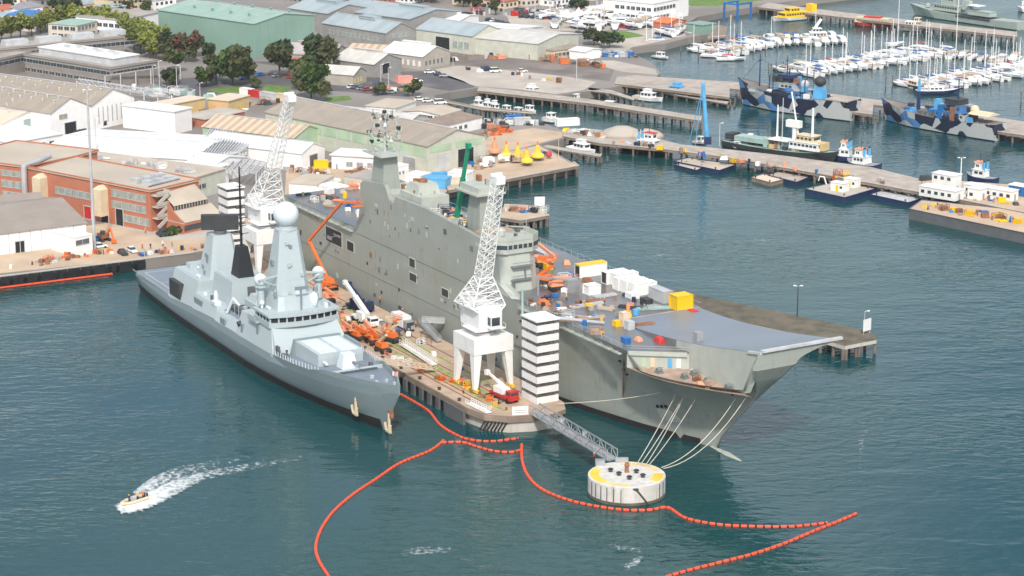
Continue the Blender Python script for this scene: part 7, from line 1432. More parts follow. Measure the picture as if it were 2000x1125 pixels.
s = ship('launch', 'white wooden ship with a red boot line in front of the old green warship', 'boat', (1757, 60), (1814, 64), 6, 2.4, ['hullwhite', 'red'], 'teak', 1.4, .65); h = s['L'] / 2; cabinb(s, -h * .7, h * .1, 2, 2.4, 4.4, 'white_clean', 3.3); cabinb(s, -h * .1, h * .3, 1.6, 4.4, 6.2, 'cream_roof', 5.2)
s = ship('ferry', 'white bow of a vessel cut off by the top right corner', 'ferry', (2030, 26), (1985, 24), 8, 2, ['hullwhite', 'grey'], 'white', .8); h = s['L'] / 2; cabinb(s, -h * .5, h * .6, 3, 2, 5, 'white_clean', 3.2); cabinb(s, -h * .3, h * .3, 2.4, 5, 8, 'white_clean', 6)
# boats in the basins
def launch(label, a, b, B=3.4, D=1.2, hm='hullwhite', roof='white_clean', name='motor_launch', group=None, fly=False, dk='teak'):
    s = ship(name, label, 'boat', a, b, B, D, [hm, 'navy' if hm == 'hullwhite' else 'boot'], dk, .8, .6, group); h = s['L'] / 2; cabinb(s, -h * .45, h * .4, B * .36, D, D + 1.9, roof, D + .9)
    if fly: cabinb(s, -h * .3, h * .15, B * .3, D + 1.9, D + 3.2, roof, name='flybridge')
    return s
launch('white double decked cruiser under the narrow pier', (1013, 186), (1056, 192), 4.4, 1.6, fly=True); launch('small dark red boat with a white cabin under the narrow pier', (1136, 200), (1106, 197), 3, .9, 'tarp_red'); launch('cream open yacht tied to the narrow pier', (1168, 212), (1208, 216), 3.2, 1.1, dk='cream')
launch('cream and white motor yacht between the two basin piers', (1234, 195), (1290, 202), 4.2, 1.4, fly=True); launch('navy hulled workboat with pale blue house and orange raft', (1342, 192), (1288, 186), 5.4, 2.0, 'navy', 'skyblue', fly=True); launch('white patrol launch with a red roofed wheelhouse by the finger jetty', (1104, 294), (1156, 305), 4.2, 1.3, fly=True, dk='white')
launch('navy hulled white fishing boat at the root of the long wharf', (1160, 286), (1102, 274), 4.6, 1.5, 'navy', fly=True); launch('small white motorboat against the wharf, left of the pontoons', (1352, 281), (1378, 284), 2.6, .8)
launch('white rowing launch lying on the wharf edge near the trawler', (1535, 292), (1506, 290), 2.6, .7); launch('white launch on the wharf edge nearer the trawler bow', (1578, 305), (1550, 301), 2.6, .8); launch('pinkish launch on the wharf left of the white ones', (1452, 293), (1424, 290), 2.4, .7, 'cream_roof')
launch('grey speedboat at the shore floating jetty', (1272, 113), (1302, 117), 3, .8); launch('white yacht hull on the yard by the white hut', (1058, 238), (1086, 242), 3.6, 1.6)
for i, (u, v) in enumerate(((930, 212), (948, 216), (962, 219), (985, 222), (1008, 226), (1030, 222))): launch(['white cabin boat nearest the trestle walkway end', 'white cabin boat second from the trestle walkway end', 'white and navy cabin boat in the basin corner', 'grey white boat behind the blue container', 'open white boat behind the grey container', 'white boat under the trestle walkway tip'][i], (u - 12, v - 2), (u + 12, v + 3), 3, 1.1, fly=i < 3)
# pontoon barges
def barge(label, px, z, top, side='navy', gear=(), name='pontoon_barge', cat='barge'):
    t = T(name, label, cat); q_ = poly(px, z); g = MB(); g.prism(q_, -.4, z, 1, mtop=0); g.build('deck', [top, side], t); g = MB()
    for a, b in zip(q_, q_[1:] + q_[:1]): g.beam((*a, z + .06), (*b, z + .06), .35, .16)
    g.build('rubbing_rail', side, t); g = MB()
    for k in range(4): p = Vector(q_[k % len(q_)]).lerp(Vector(q_[(k + 2) % len(q_)]), .12); g.lathe((p.x, p.y, z), [(.25, 0), (.2, .4), (.3, .6)], 6)
    g.build('bollards', 'dark', t); return t
barge('larger tan decked navy pontoon by the wharf piles', [(1317, 315), (1405, 333), (1437, 322), (1345, 308)], 1.4, 'tan_flat'); barge('small tan topped pontoon in front of the larger navy one', [(1318, 322), (1360, 333), (1378, 325), (1338, 316)], 1.0, 'tan_flat')
barge('navy sided pontoon next to the wharf with grey deck', [(1500, 342), (1556, 356), (1588, 343), (1530, 332)], 1.4, 'wharf_top'); barge('tan landing pontoon left of the navy sided one', [(1468, 347), (1505, 357), (1532, 350), (1492, 340)], 1.2, 'cream_roof', 'timber')
t = barge('navy work barge carrying white cabins and a small red buoy', [(1572, 369), (1650, 386), (1712, 368), (1640, 354)], 1.7, 'conc_flat'); barge('long low navy pontoon between the work barge and the dark barge', [(1700, 380), (1774, 396), (1800, 388), (1726, 371)], 1.2, 'lgrey')
for u, v, L, lb in ((1640, 372, 5, 'white cabin on the front corner of the work barge'), (1664, 364, 4.4, 'white cabin at the middle of the work barge')): p = P(u, v, 1.72); t = T('cabin', lb, 'cabin', p, R(-41)); bx(t, 'wall', 'white_clean', (-L / 2, L / 2, -1.6, 1.6, 0, 2.6)); bx(t, 'roof', 'white_roof', (-L / 2 - .15, L / 2 + .15, -1.75, 1.75, 2.6, 2.8)); bx(t, 'door', 'yellow', (-.5, .5, -1.68, -1.6, 0, 2)); bx(t, 'window', 'glass', (1, 1.9, -1.66, -1.6, 1, 1.8))
launch('white launch alongside the work barge with a yellow stripe', (1684, 376), (1712, 368), 3.4, 1.2); g = MB(); g.lathe((0, 0, 0), [(.9, 0), (.9, .5), (.35, 1.2), (.3, 2.6), (.5, 2.8)], 10); one(g, 'marker_buoy', 'red', 'small red marker buoy standing on the work barge', 'buoy', P(1628, 359, 1.72)); g = MB(); g.tube((0, 0, 0), (-.8, 0, 2.4), .25); g.tube((-.8, 0, 2.4), (-2.2, 0, 2.6), .2); g.tube((-2.2, 0, 2.6), (-2.6, 0, 1.2), .18); one(g, 'davit', 'white_clean', 'white curved davit on the work barge left of the red buoy', 'crane', P(1614, 360, 1.72))
t = barge('long dark grey barge with a tan deck of yellow gear at the right edge', [(1776, 408), (2080, 472), (2080, 420), (1800, 391)], 3.2, 'yard', 'dgrey', name='barge'); g = MB()
for k in range(6): a = P(1790 + k * 50, 412 + k * 10.6, 1.6); g.tube((a.x, a.y - .6, 1.2), (a.x, a.y + .3, 1.2), .9, n=10)
g.build('tyre_fender', 'rubber', t)
def wcab(label, u, v, L, W, H, z, rz=-42, st=1, mat='white_clean'):
    t = T('office_cabin', label, 'cabin', P(u, v, z), R(rz)); bx(t, 'wall', mat, (-L / 2, L / 2, -W / 2, W / 2, 0, H)); bx(t, 'roof', 'white_roof', (-L / 2 - .2, L / 2 + .2, -W / 2 - .2, W / 2 + .2, H, H + .25))
    for z_ in range(st): 
        for k in range(int(L / 2.4)): bx(t, 'window', 'glass', (-L / 2 + .7 + k * 2.4, -L / 2 + 1.9 + k * 2.4, -W / 2 - .06, -W / 2 + .02, 1.1 + 2.7 * z_, 2.1 + 2.7 * z_))
    bx(t, 'door', 'grey', (L / 2 - .02, L / 2 + .06, -.5, .5, 0, 2))
wcab('long white office cabin with two windows at the start of the barge', 1838, 385, 13, 5, 3, 3.5); wcab('taller white box cabin behind the long office cabin', 1848, 372, 8, 4.5, 5.4, 3.5, st=2); wcab('white slotted office row at the right end of the wharf', 1935, 384, 17, 4, 3, 3.5); wcab('blue walled cabin behind the white office row', 1992, 380, 6, 4, 3, 3.5, mat='bluec'); wcab('short white cabin between the two office rows', 1908, 388, 4.5, 4, 3.4, 3.5)
pclut('on the dark barge deck', 26, 1800, 402, 1995, 436, z=3.22, w=7, size=1.2, cw=[('yellow', 'yellow'), ('orange', 'orange'), ('rust', 'rusty'), ('bluec', 'blue'), ('moor_deck', 'tan'), ('yellow', 'yellow')])
# ================================================================ MARINA
def yacht(L, hullc, cover, mh=13):
    t = T('sailing_yacht', 'x', 'yacht', (0, 0, 0)); g, dk = hullmb(L, L * .3, 1.1, .45, .5, 8); g.build('hull', [hullc, 'navy'], t); dk.build('deck', 'hullwhite' if cover != 'teak' else 'teak', t)
    g = MB(); g.frus(-L * .12, L * .22, -L * .09, L * .09, 1.1, -L * .1, L * .14, -L * .07, L * .07, 1.75); g.build('cabin', 'hullwhite', t); g = MB(); g.tube((L * .08, 0, 1.2), (L * .08, 0, mh), .17, .12, n=6); g.beam((L * .08, -.8, mh * .6), (L * .08, .8, mh * .6), .07); g.build('mast', 'hullwhite', t)
    g = MB(); g.tube((L * .06, 0, 2.6), (-L * .3, 0, 2.6), .2, n=6); g.build('boom_cover', cover, t); g = MB(); g.tube((L * .08, 0, mh), (L * .49, 0, 1.6), .03, n=3); g.tube((L * .08, 0, mh), (-L * .49, 0, 1.3), .03, n=3); g.build('rigging', 'lgrey', t); return t
def cruiser(L, hullc, cov):
    t = T('motor_cruiser', 'x', 'motorboat', (0, 0, 0)); g, dk = hullmb(L, L * .32, 1.2, .5, .5, 8); g.build('hull', [hullc, 'navy'], t); dk.build('deck', 'hullwhite', t)
    g = MB(); g.frus(-L * .3, L * .2, -L * .12, L * .12, 1.2, -L * .28, L * .06, -L * .1, L * .1, 2.7); g.build('cabin', 'hullwhite', t); g = MB(); g.box(-L * .27, L * .05, -L * .115, L * .115, 1.9, 2.35); g.build('windows', 'glass', t); g = MB(); g.box(-L * .42, -L * .02, -L * .11, L * .11, 2.7, 2.95); g.build('canopy', cov, t); return t
YA = [(yacht(10.5, 'hullwhite', 'tarp_blue', 13.5), 'white yacht with a blue boom cover'), (yacht(9.5, 'hullwhite', 'hullwhite', 12), 'white yacht with a white boom cover'), (yacht(11.5, 'navy', 'tarp_blue', 15), 'navy hulled sailing yacht'), (yacht(10, 'hullwhite', 'teak', 13), 'white yacht with a tan deck'), (yacht(9, 'hullwhite', 'tarp_red', 11.5), 'white yacht with a red boom cover')]
CR = [(cruiser(11, 'hullwhite', 'hullwhite'), 'white motor cruiser with a white canopy'), (cruiser(10, 'hullwhite', 'tarp_blue'), 'white motor cruiser with a blue canopy'), (cruiser(12.5, 'hullwhite', 'teak'), 'white motor cruiser with a tan canopy')]
first = {}
def putboat(kind, p, rz, where, grp):
    o, base = kind; lb = f'{base} {where}'
    if o.name not in first: first[o.name] = 1; o.location = p; o.rotation_euler = (0, 0, rz); o['label'] = lb; o['group'] = grp; return o
    return dup(o, p, rz, lb, grp, rnd.uniform(.95, 1.2))
for (a, b, nm, gp, sides, ycnt) in (((1376, 104), (1495, 82), 'in the left marina row', 'boats of the left marina row', (1, -1), .2), ((1500, 82), (1645, 78), 'in the far left marina row', 'boats of the far left marina row', (1, -1), .1),
                              ((1545, 143), (1700, 121), 'in the middle marina row, near half', 'boats of the middle marina row', (1, -1), .6), ((1704, 120), (1836, 98), 'in the middle marina row, far half', 'boats of the middle marina row', (1, -1), .7),
                              ((1778, 171), (1900, 152), 'in the right marina row, near half', 'boats of the right marina row', (1, -1), .6), ((1904, 151), (2040, 130), 'in the right marina row, far half', 'boats of the right marina row', (1, -1), .7), ((1862, 104), (2040, 118), 'in the back marina row', 'boats of the back marina row', (1,), .6)):
    A, Bp = P(*a, .5), P(*b, .5); d = (Bp - A); n = int(d.length / 4.1); u_ = d.normalized(); s_ = Vector((u_.y, -u_.x, 0))
    t = T('pontoon', 'floating timber pontoon ' + nm.replace('in the', 'of the'), 'pontoon'); g = MB(); g.beam((A.x, A.y, .35), (Bp.x, Bp.y, .35), 2.2, .5); g.build('deck', 'wharf_top', t)
    for k in range(n):
        for sd_ in sides:
            p = A + u_ * (d.length * (k + .5) / n) + s_ * sd_ * 7.2; 
            if rnd.random() < .05: continue
            kind = rnd.choice(YA[:2] + YA[:2] + YA) if rnd.random() < ycnt else rnd.choice(CR)
            putboat(kind, (p.x, p.y, 0), atan2(s_.y * sd_, s_.x * sd_) + (pi if rnd.random() < .35 else 0) + rnd.uniform(-.05, .05), nm + ('' if s_.y * sd_ < 0 else ', rear'), gp)
            if k % 2 == 0: g = MB(); e = A + u_ * (d.length * k / n) + s_ * sd_ * 13.4; g.tube((e.x, e.y, -1), (e.x, e.y, 3), .22, n=6); g.build('pile', 'pile', t)
for (u, v, r, k, lb) in ((1398, 112, -.3, 'r', 'red covered yacht moored first outside the left marina row'), (1428, 118, .1, 'r', 'large yacht with a red cover moored second outside the left marina row')):
    putboat((yacht(13, 'hullwhite', 'tarp_red', 16), 'w'), P(u, v, 0), r, '', 'red covered yachts')['label'] = (lb); 
s = ship('motor_yacht', 'big white motor yacht with a raked mast arch in the far left marina row', 'yacht', (1560, 84), (1640, 84), 7.5, 2.2, ['hullwhite', 'grey'], 'hullwhite', 1, .6); h = s['L'] / 2; cabinb(s, -h * .5, h * .45, 2.9, 2.2, 4.4, 'white_clean', 3.2, taper=1.6); cabinb(s, -h * .35, h * .2, 2.3, 4.4, 6.2, 'white_clean', 5.2, taper=1.6); g = MB(); g.beam((-2, 0, 6), (1, 0, 10.5), .5, 1.2); g.build('mast_arch', 'white_clean', s)
s = ship('motor_yacht', 'dark hulled schooner with white deck at the near end of the right marina row', 'yacht', (1792, 186), (1880, 184), 5.4, 1.5, ['navy', 'navy'], 'hullwhite', .8, .55); mast(s, 3, 1.5, 19, .16, 'teak'); mast(s, -6, 1.5, 15, .14, 'teak'); cabinb(s, -4, 2, 1.4, 1.5, 2.6, 'white_clean', 1.9)
s = ship('motor_yacht', 'white and navy classic motor yacht at the tip of the right marina row', 'yacht', (1792, 176), (1762, 168), 4.2, 1.4, ['navy', 'navy'], 'cream_roof', .8, .55); cabinb(s, -4, 2, 1.4, 1.4, 2.8, 'cream_roof', 1.9)
s = ship('tall_yacht', 'tall masted yacht behind the middle marina row', 'yacht', (1838, 108), (1880, 112), 4.5, 1.4, ['navy', 'navy'], 'hullwhite', .6, .5); mast(s, 1, 1.4, 27, .2, 'hullwhite'); s = ship('tall_yacht', 'tall masted yacht at the far end of the middle marina row', 'yacht', (1735, 92), (1770, 90), 4.2, 1.4, ['hullwhite', 'navy'], 'hullwhite', .6, .5); mast(s, 1, 1.4, 24, .2, 'hullwhite')
for i, (u, v) in enumerate(((1506, 142), (1516, 139), (1730, 169), (1743, 166), (1994, 200), (1364, 109))): g = MB(); g.tube((0, 0, -1), (0, 0, 3.4), .25, n=6); g.lathe((0, 0, 3.4), [(.4, 0), (.4, .3), (.1, .7)], 8); one(g, 'mooring_post', 'pile', ['lone mooring post left of the middle marina row', 'second lone mooring post left of the middle marina row', 'lone mooring post off the right marina row', 'second lone mooring post off the right marina row', 'mooring post near the right edge above the camouflaged ship', 'mooring post off the red covered yachts'][i], 'post', P(u, v, 0))
# boats on the hardstand
for k in range(24): x = rnd.uniform(-15, 8); y = rnd.uniform(-3, 3); g = MB(); g.box(x - .8, x + .8, y - .6, y + .6, 2, 2.6 + rnd.uniform(.3, 2.6)); g.build('deck_gear', rnd.choice(('dark', 'teal', 'pgreen_wall', 'rust', 'white', 'yellow_wall')), TRAWL)
for i in range(62):
    u, v = (rnd.uniform(1060, 1330), rnd.uniform(28, 56)) if i < 34 else ((rnd.uniform(1180, 1330), rnd.uniform(58, 74)) if i < 44 else (lerp(1245, 1345, rnd.random()), 0))
    if i >= 44: v = 98 - (u - 1245) * .22 + rnd.uniform(-3, 2)
    wh = 'stored ashore behind the lawn' if i < 34 else ('on the hardstand beside the lawn' if i < 44 else 'tied along the marina shore')
    if 1155 < u < 1265 and 58 < v < 82: continue
    putboat(rnd.choice(CR + YA[1:2]), P(u, v, 4.0 if i < 44 else 0), rnd.uniform(0, 6), wh, 'boats ' + wh)
t = T('boat_hoist', 'blue steel boat hoist frame in the boat yard', 'hoist', P(1440, 40, 3), .8)
for x in (-5, 5):
    for y in (-4, 4): bx(t, 'leg', 'bluec', (x - .4, x + .4, y - .4, y + .4, 0, 8))
bx(t, 'beam', 'bluec', (-5.5, 5.5, -4.4, -3.6, 8, 8.8), (-5.5, 5.5, 3.6, 4.4, 8, 8.8)); bx(t, 'beam', 'bluec', (-5.4, -4.6, -3.6, 3.6, 8, 8.7))
# ================================================================ TREES
def crown(rx, rz_, n, leaf, lumps=9, s=.75, base=.35):
    g = MB(); cs = [(rnd.uniform(-.62, .62) * rx, rnd.uniform(-.62, .62) * rx, rnd.uniform(-.4, .55) * rz_, rnd.uniform(.28, .5)) for _ in range(lumps)]
    for i in range(n):
        cx, cy, cz, r = rnd.choice(cs); v = Vector((rnd.gauss(0, 1), rnd.gauss(0, 1), rnd.gauss(0, 1))).normalized() * (rnd.random() ** .35)
        p = Vector((cx + v.x * r * rx, cy + v.y * r * rx, cz + v.z * r * rz_)); a = Vector((rnd.gauss(0, 1), rnd.gauss(0, 1), rnd.gauss(0, 1))).normalized(); b = a.orthogonal().normalized(); c = a.cross(b); k = s * rnd.uniform(.5, 1.2)
        g.add([p - b * k - c * k * .6, p + b * k - c * k * .5, p + b * k * .8 + c * k * .6 + a * .15, p - b * k * .7 + c * k * .5], [(0, 1, 2, 3)], 1 if (cx * 7.3 + cz * 3.1) % 1 < .35 else 0)
    return g
TR = {}
def tree(u, v, H, rx, leaf, label, group=None, n=900, lumps=7, key=None, z=LZ):
    k = key or (leaf, H, rx)
    if k in TR: return dup(TR[k], P(u, v, z), rnd.uniform(0, 6), label, group, rnd.uniform(.85, 1.15))
    t = T('tree', label, 'tree', P(u, v, z), 0, group); g = crown(rx, (H * .62) * .9, n, leaf, lumps, .14 * rx + .12); o = g.build('crown', [leaf, {'leaf_dark': 'leaf_olive', 'leaf_olive': 'leaf_mid', 'leaf_mid': 'leaf_olive', 'leaf_rust': 'leaf_olive', 'leaf_lime': 'leaf_lime_dull'}[leaf]], t); o.location = (0, 0, H * .62)
    g = MB(); g.tube((0, 0, 0), (.1, .1, H * .5), .05 * H * .6, .02 * H, n=7)
    for q_ in range(5): a = q_ * 1.3; g.tube((.05, .05, H * (.28 + .05 * q_)), (rx * .45 * cos(a), rx * .45 * sin(a), H * (.6 + .04 * q_)), .016 * H, .006 * H, n=5)
    g.build('trunk', 'bark', t); TR[k] = t; return t
lime = [(3, 78), (22, 74), (40, 70), (62, 64), (80, 60), (98, 58), (116, 56), (134, 54), (152, 54), (170, 56), (188, 58), (206, 60), (222, 63), (238, 66), (252, 72), (264, 78), (276, 86), (288, 94), (300, 102), (274, 100), (292, 112), (310, 96), (262, 92), (306, 112)]
for i, (u, v) in enumerate(lime): tree(u, v + 5, 10, 5, 'leaf_lime', 'yellow-green tree in the long row behind the office blocks' if i < 14 else 'yellow-green tree in the clump at the end of the row beside the dark trees', 'yellow-green trees', 700, key='lime%d' % (i % 3))
for i, (u, v, H, rx, lf, lb) in enumerate(((335, 118, 12, 5.6, 'leaf_dark', 'dark tree against the left end of the mint green shed'), (362, 122, 11, 5.4, 'leaf_rust', 'rusty brown leaved tree before the mint green shed'), (382, 112, 12, 5, 'leaf_rust', 'taller rusty tree close to the green wall'), (405, 120, 10, 4, 'leaf_dark', 'narrow dark tree against the green wall'), (345, 140, 9, 5.4, 'leaf_olive', 'olive tree below the rusty ones'),
        (455, 168, 15, 9.0, 'leaf_olive', 'broad spreading dark olive tree with visible limbs in front of the mint green shed'), (422, 160, 10, 6, 'leaf_dark', 'dark round tree left of the broad olive tree'), (335, 165, 5.5, 4.6, 'leaf_dark', 'dense dark green bush by the pipe gantry'), (403, 170, 8, 5, 'leaf_mid', 'mid green tree at the fence left of the broad olive tree'), (500, 172, 4, 3.2, 'leaf_mid', 'low green bush right of the broad olive tree'),
        (546, 152, 15, 7.6, 'leaf_dark', 'large dark gum tree right of the mint green shed'), (632, 148, 15, 8.2, 'leaf_dark', 'large airy gum tree in front of the small gabled sheds'), (608, 196, 13, 8.2, 'leaf_mid', 'big dense green tree standing behind the very long tan roof'), (590, 178, 12, 6.4, 'leaf_olive', 'olive tree merging with the big dense green one'), (805, 188, 6, 4.2, 'leaf_mid', 'round bright bush at the head of the inner basin'), (738, 186, 4.5, 3.6, 'leaf_dark', 'low dark bush beside the red car'),
        (1160, 88, 6.5, 6, 'leaf_dark', 'dark round bush at the end of the white shed'), (1190, 92, 6.5, 6, 'leaf_dark', 'second dark round bush beside the shore'), (210, 140, 4, 4.4, 'leaf_olive', 'olive bush climbing the wall of the brown office block'), (222, 300, 3, 2.2, 'leaf_mid', 'small green shrub on the roof terrace behind the brick building'), (345, 458, 2.2, 3.2, 'leaf_mid', 'low green hedge at the foot of the brick wing'), (160, 270, 3, 3, 'leaf_olive', 'scrubby bush at the foot of the white warehouse wall'),
        (930, 22, 9, 3.6, 'leaf_dark', 'tall dark tree behind the white factory roof'), (968, 30, 9, 2.6, 'leaf_dark', 'narrow dark conifer at the corner by the white sheds'), (905, 14, 8, 5, 'leaf_dark', 'dark tree above the factory roof'), (1190, 22, 5, 5, 'leaf_dark', 'dark hedge tree left of the clubhouse annex'), (1205, 14, 4, 3, 'leaf_lime', 'yellowish shrub before the clubhouse'), (1130, 18, 6, 5, 'leaf_dark', 'dark tree behind the marquees'))):
    tree(u, v, H, rx, lf, lb, None, 1300 if rx > 7 else 800, 12 if rx > 7 else 7, key='t%d' % i)
town = [(rnd.uniform(0, 330), rnd.uniform(-24, 50)) for _ in range(26)] + [(rnd.uniform(600, 1180), rnd.uniform(-30, 8)) for _ in range(30)]
for i, (u, v) in enumerate(town): tree(u, v, 7, 3.6, ('leaf_dark', 'leaf_olive', 'leaf_mid')[i % 3], ('dark', 'olive', 'green')[i % 3] + ' garden tree among the town houses ' + ('at the top left' if u < 400 else 'at the top middle'), 'garden trees', 420, key='g%d' % (i % 3))
# ================================================================ PEOPLE
def person_mesh(pose=0):
    J = [(0, 0, .95), (0, 0, 1.2), (0, 0, 1.42), (0, 0, 1.52), (.01, 0, 1.66), (.02, .1, .9), (.04 + .1 * pose, .11, .5), (.02 + .12 * pose, .11, .08), (.14 + .12 * pose, .12, .04), (.02, -.1, .9), (.04 - .1 * pose, -.11, .5), (-.04 - .18 * pose, -.11, .08), (.06 - .18 * pose, -.12, .04),
         (0, .2, 1.4), (.02, .27, 1.14), (.12 + .1 * pose, .28, .92), (0, -.2, 1.4), (.02, -.27, 1.14), (.1, -.28, .92)]
    E = [(0, 1), (1, 2), (2, 3), (3, 4), (0, 5), (5, 6), (6, 7), (7, 8), (0, 9), (9, 10), (10, 11), (11, 12), (2, 13), (13, 14), (14, 15), (2, 16), (16, 17), (17, 18)]
    rr = [.15, .15, .15, .06, .11, .1, .07, .05, .04, .1, .07, .05, .04, .075, .05, .035, .075, .05, .035]
    me = bpy.data.meshes.new('body'); me.from_pydata(J, E, []); o = bpy.data.objects.new('body', me); col.objects.link(o); m = o.modifiers.new('s', 'SKIN'); o.modifiers.new('u', 'SUBSURF').levels = 1
    for i, v in enumerate(me.skin_vertices[0].data): v.radius = (rr[i], rr[i]); v.use_root = i == 0
    bpy.context.view_layer.update(); dg = bpy.context.evaluated_depsgraph_get(); r = bpy.data.meshes.new_from_object(o.evaluated_get(dg)); bpy.data.objects.remove(o)
    return r
PM = [person_mesh(0), person_mesh(1)]
def person(p, rz, top, leg, hat, label, pose=0):
    t = T('person', label, 'person', p, rz); me = PM[pose].copy(); me.materials.clear()
    for m in ('skin', top, leg): me.materials.append(MT[m])
    for q_ in me.polygons: z = q_.center.z; q_.material_index = 0 if z > 1.5 or (abs(q_.center.y) > .24 and z < 1.0) else (1 if z > .93 else 2)
    o = bpy.data.objects.new('body', me); col.objects.link(o); o.parent = t; g = MB(); g.ball((.01, 0, 1.68), .135, 8, half=True); g.build('helmet', hat, t)
for i, (u, v, z, top, lb) in enumerate(((202, 497, E3, 'dark', 'person in dark clothes walking on the quay behind the parked cars'), (278, 486, E3, 'orange', 'person in an orange vest standing on the quay left of the group'), (294, 486, E3, 'navy', 'person in navy overalls on the quay near the destroyer stern'), (318, 482, E3, 'white', 'person in a white shirt by the bins at the destroyer stern'), (336, 482, E3, 'red', 'person in a red top near the destroyer stern'), (284, 456, E3, 'yellow', 'person in a yellow vest crossing the dock road'),
        (742, 592, PZ, 'orange', 'person in orange beside the assault ship hull'), (786, 616, PZ, 'red', 'person in a red vest behind the white box truck'), (905, 770, PZ, 'orange', 'person in an orange vest by the left crane leg'), (960, 806, PZ, 'yellow', 'person in a yellow vest at the pier end'), (700, 640, PZ, 'navy', 'person in navy among the boom lifts'), (1160, 900, 4.0, 'red', 'person in a red jacket at the dolphin handrail'), (812, 640, PZ, 'orange', 'person in orange near the sloping stair'))):
    person(P(u, v, z), rnd.uniform(0, 6), top, 'navy', 'white_clean' if i % 2 else 'yellow', lb, i % 2)
person(FF.w(101.5, -7.2, 8.1), 2, 'navy', 'navy', 'white_clean', 'sailor in navy on the destroyer foredeck beside the silo'); person(lw(143, 16), 1, 'orange', 'navy', 'white_clean', 'worker in orange in the middle of the flight deck'); person(lw(136, 10), 3, 'yellow', 'navy', 'white_clean', 'worker in a yellow vest near the tube stacks on the flight deck', 1)
# flag on the jackstaff
g = MB(); p = FF.w(146.3, 0, 0); N = 8; vs = []
for k in range(N + 1): x = -k * .3; y = .18 * sin(k * 1.3); vs += [(x, y, 14.2 - k * .05), (x, y, 15.3 - k * .07)]
g.add(vs, [(2 * k, 2 * k + 2, 2 * k + 3, 2 * k + 1) for k in range(N)], 0); g.m = [k % 3 % 2 for k in range(N)]; g.build('flag', ['pink', 'white_clean'], fr).location = (146.3, 0, 0)
# ================================================================ SPEEDBOAT AND WAKE
bb, sb = P(240, 990, 0), P(284, 976, 0); d = bb - sb; t = T('speedboat', 'small cream inflatable speedboat with crew racing to the left', 'boat', (bb + sb) / 2, atan2(d.y, d.x)); g, dk = hullmb(5.4, 1.7, .55, .35, .55, 8, -.2); g.build('hull', ['cream', 'dgrey'], t); dk.build('deck', 'dgrey', t)
g = MB(); pts = [(-2.9, -1.0), (1.2, -1.05), (2.6, -.5), (3.1, 0), (2.6, .5), (1.2, 1.05), (-2.9, 1.0)]
for a, b in zip(pts, pts[1:]): g.tube((*a, .72), (*b, .72), .3, n=8)
g.build('tube', 'cream', t); bx(t, 'console', 'lgrey', (-.3, .5, -.4, .4, .5, 1.5)); bx(t, 'outboard_motor', 'black', (-3.3, -2.7, -.35, .35, .3, 1.4)); g = MB(); g.beam((-2.3, -.9, .8), (-2.3, -.9, 2.2), .08); g.beam((-2.3, .9, .8), (-2.3, .9, 2.2), .08); g.beam((-2.3, -.9, 2.2), (-2.3, .9, 2.2), .08); g.build('roll_bar', 'lgrey', t)
mid = (bb + sb) / 2; hh = atan2(d.y, d.x)
for i, (a, b, top, lb) in enumerate(((-.9, 0, 'yellow', 'helmsman in a yellow jacket standing in the speedboat'), (-1.9, .5, 'orange', 'crew member in an orange jacket at the stern of the speedboat'), (1.2, 0, 'navy', 'crew member in navy at the bow of the speedboat'))): person(mid + Vector((a * cos(hh) - b * sin(hh), a * sin(hh) + b * cos(hh), .42)), hh, top, 'navy', 'yellow', lb)
def foammat(name, thr, sc_=1.0):
    m = bpy.data.materials.new(name); m.use_nodes = True; n = m.node_tree.nodes; l = m.node_tree.links; b = n['Principled BSDF']; b.inputs['Base Color'].default_value = (.85, .89, .9, 1); b.inputs['Roughness'].default_value = .8
    at = n.new('ShaderNodeAttribute'); at.attribute_name = 'dens'; tc = n.new('ShaderNodeTexCoord'); t = n.new('ShaderNodeTexNoise'); t.inputs['Scale'].default_value = sc_; t.inputs['Detail'].default_value = 7; t.inputs['Roughness'].default_value = .7; l.new(tc.outputs['Object'], t.inputs['Vector'])
    a = n.new('ShaderNodeMath'); a.operation = 'ADD'; l.new(t.outputs[0], a.inputs[0]); l.new(at.outputs['Fac'], a.inputs[1]); r = n.new('ShaderNodeMapRange'); r.inputs[1].default_value = thr; r.inputs[2].default_value = thr + .4; l.new(a.outputs[0], r.inputs[0]); l.new(r.outputs[0], b.inputs['Alpha']); MT[name] = m
foammat('foam', .66, .9)
def foam(name, rows_, label, z=.05, lift=0):
    g = MB(); dn = []; n = len(rows_[0][0])
    for pts, ds in rows_:
        for (u, v), dd_ in zip(pts, ds): q_ = P(u, v, z); g.v.append((q_.x, q_.y, z + lift * dd_)); dn.append(dd_)
    for j in range(len(rows_) - 1):
        for i in range(n - 1): g.f.append((j * n + i, j * n + i + 1, (j + 1) * n + i + 1, (j + 1) * n + i)); g.m.append(0)
    o = g.build(name, 'foam', None, True); a = o.data.attributes.new('dens', 'FLOAT', 'POINT'); a.data.foreach_set('value', dn); o['kind'] = 'stuff'; o['label'] = label; return o
def arm(path, name, label, z, lift=0):
    rows_ = []
    for i, (u, v, wd, dd_) in enumerate(path):
        a = path[max(0, i - 1)]; wd *= 1.3 if name == 'wake_foam' else 1.2; dd_ = dd_ if name == 'wake_foam' else dd_ * 1.15; b = path[min(len(path) - 1, i + 1)]; dx, dy = b[0] - a[0], b[1] - a[1]; L = hypot(dx, dy); nx, ny = -dy / L, dx / L
        rows_.append(([(u + nx * wd * k, v + ny * wd * k) for k in (-1, -.5, 0, .5, 1)], [-.3, dd_ * .8, dd_, dd_ * .8, -.3]))
    foam(name, rows_, label, z, lift)
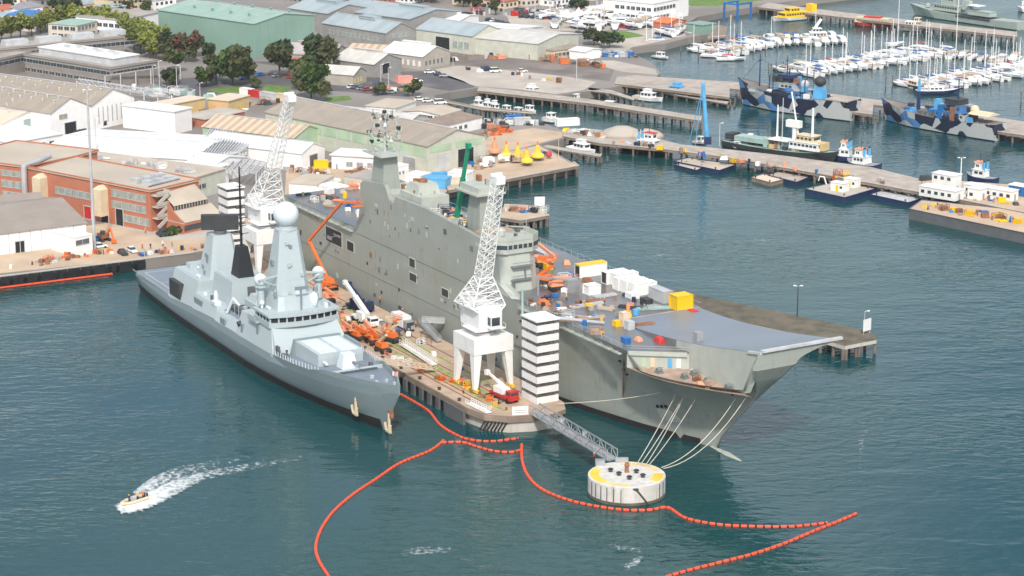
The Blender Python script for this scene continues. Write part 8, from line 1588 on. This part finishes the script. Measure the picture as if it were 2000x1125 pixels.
arm([(275, 978, 10, .2), (300, 962, 20, .3), (330, 946, 24, .26), (362, 930, 24, .2), (400, 917, 18, .16), (450, 908, 14, .12), (510, 898, 12, .08), (580, 890, 8, .0)], 'wake_foam', 'thin foam between the two arms of the speedboat wake', .03)
arm([(222, 990, 4, .1), (236, 992, 14, .5), (258, 988, 17, .62), (282, 980, 18, .6), (310, 968, 18, .5), (340, 953, 18, .42), (370, 940, 14, .36), (400, 929, 11, .28), (440, 921, 10, .24), (480, 913, 9, .21), (530, 904, 8, .18), (580, 895, 7, .13), (630, 884, 6, .0)], 'wake_foam', 'white foam wake curving behind the speedboat', .05, .5)
arm([(262, 966, 8, .3), (282, 955, 12, .4), (305, 940, 14, .34), (330, 928, 13, .27), (360, 918, 12, .2), (400, 908, 11, .18), (440, 900, 9, .12), (480, 893, 6, .15), (520, 886, 5, -.05)], 'wake_foam', 'upper arm of the white foam wake behind the speedboat', .07, .4)
for i, pth in enumerate(([(1150, 1062, 5, .0), (1210, 1068, 10, .16), (1262, 1078, 9, .12), (1240, 1098, 12, .26), (1215, 1112, 10, .1)], [(760, 1086, 6, .0), (815, 1076, 12, .2), (870, 1074, 9, .16), (905, 1066, 5, 0)], [(1655, 820, 4, .05), (1700, 826, 6, .12), (1682, 860, 8, .14), (1680, 910, 6, .08), (1660, 950, 4, .0)], [(1440, 470, 3, .0), (1490, 470, 5, .14), (1550, 474, 3, .0)], [(1260, 505, 3, .05), (1290, 498, 4, .2), (1320, 492, 3, .0)], [(1570, 985, 4, .0), (1610, 965, 6, .06), (1680, 935, 4, .0)])): arm(pth, 'foam_patch', ['thin foam swirl at the bottom right of the middle', 'thin foam streak at the bottom middle', 'thin foam trail right of the bow', 'faint foam streak in the open basin', 'small foam fleck beyond the flight deck', 'faint foam line at the lower right'][i], .04)
for o in list(bpy.data.objects):
    if o.get('label') == 'x': 
        for c in kids(o):
            for e in kids(c): bpy.data.objects.remove(e)
            bpy.data.objects.remove(c)
        bpy.data.objects.remove(o)
# ================================================================ AIR
m = bpy.data.materials.new('haze'); m.use_nodes = True; n = m.node_tree.nodes; n.clear(); o_ = n.new('ShaderNodeOutputMaterial'); v_ = n.new('ShaderNodeVolumePrincipled'); v_.inputs['Density'].default_value = .00006; v_.inputs['Color'].default_value = (.9, .94, .97, 1); v_.inputs['Anisotropy'].default_value = .3
m.node_tree.links.new(v_.outputs[0], o_.inputs['Volume']); MT['haze'] = m
g = MB(); g.box(-3000, 3000, -400, 7000, -6, 170); o = g.build('haze', 'haze'); o['kind'] = 'stuff'; o['label'] = 'thin sea haze over the whole harbour'
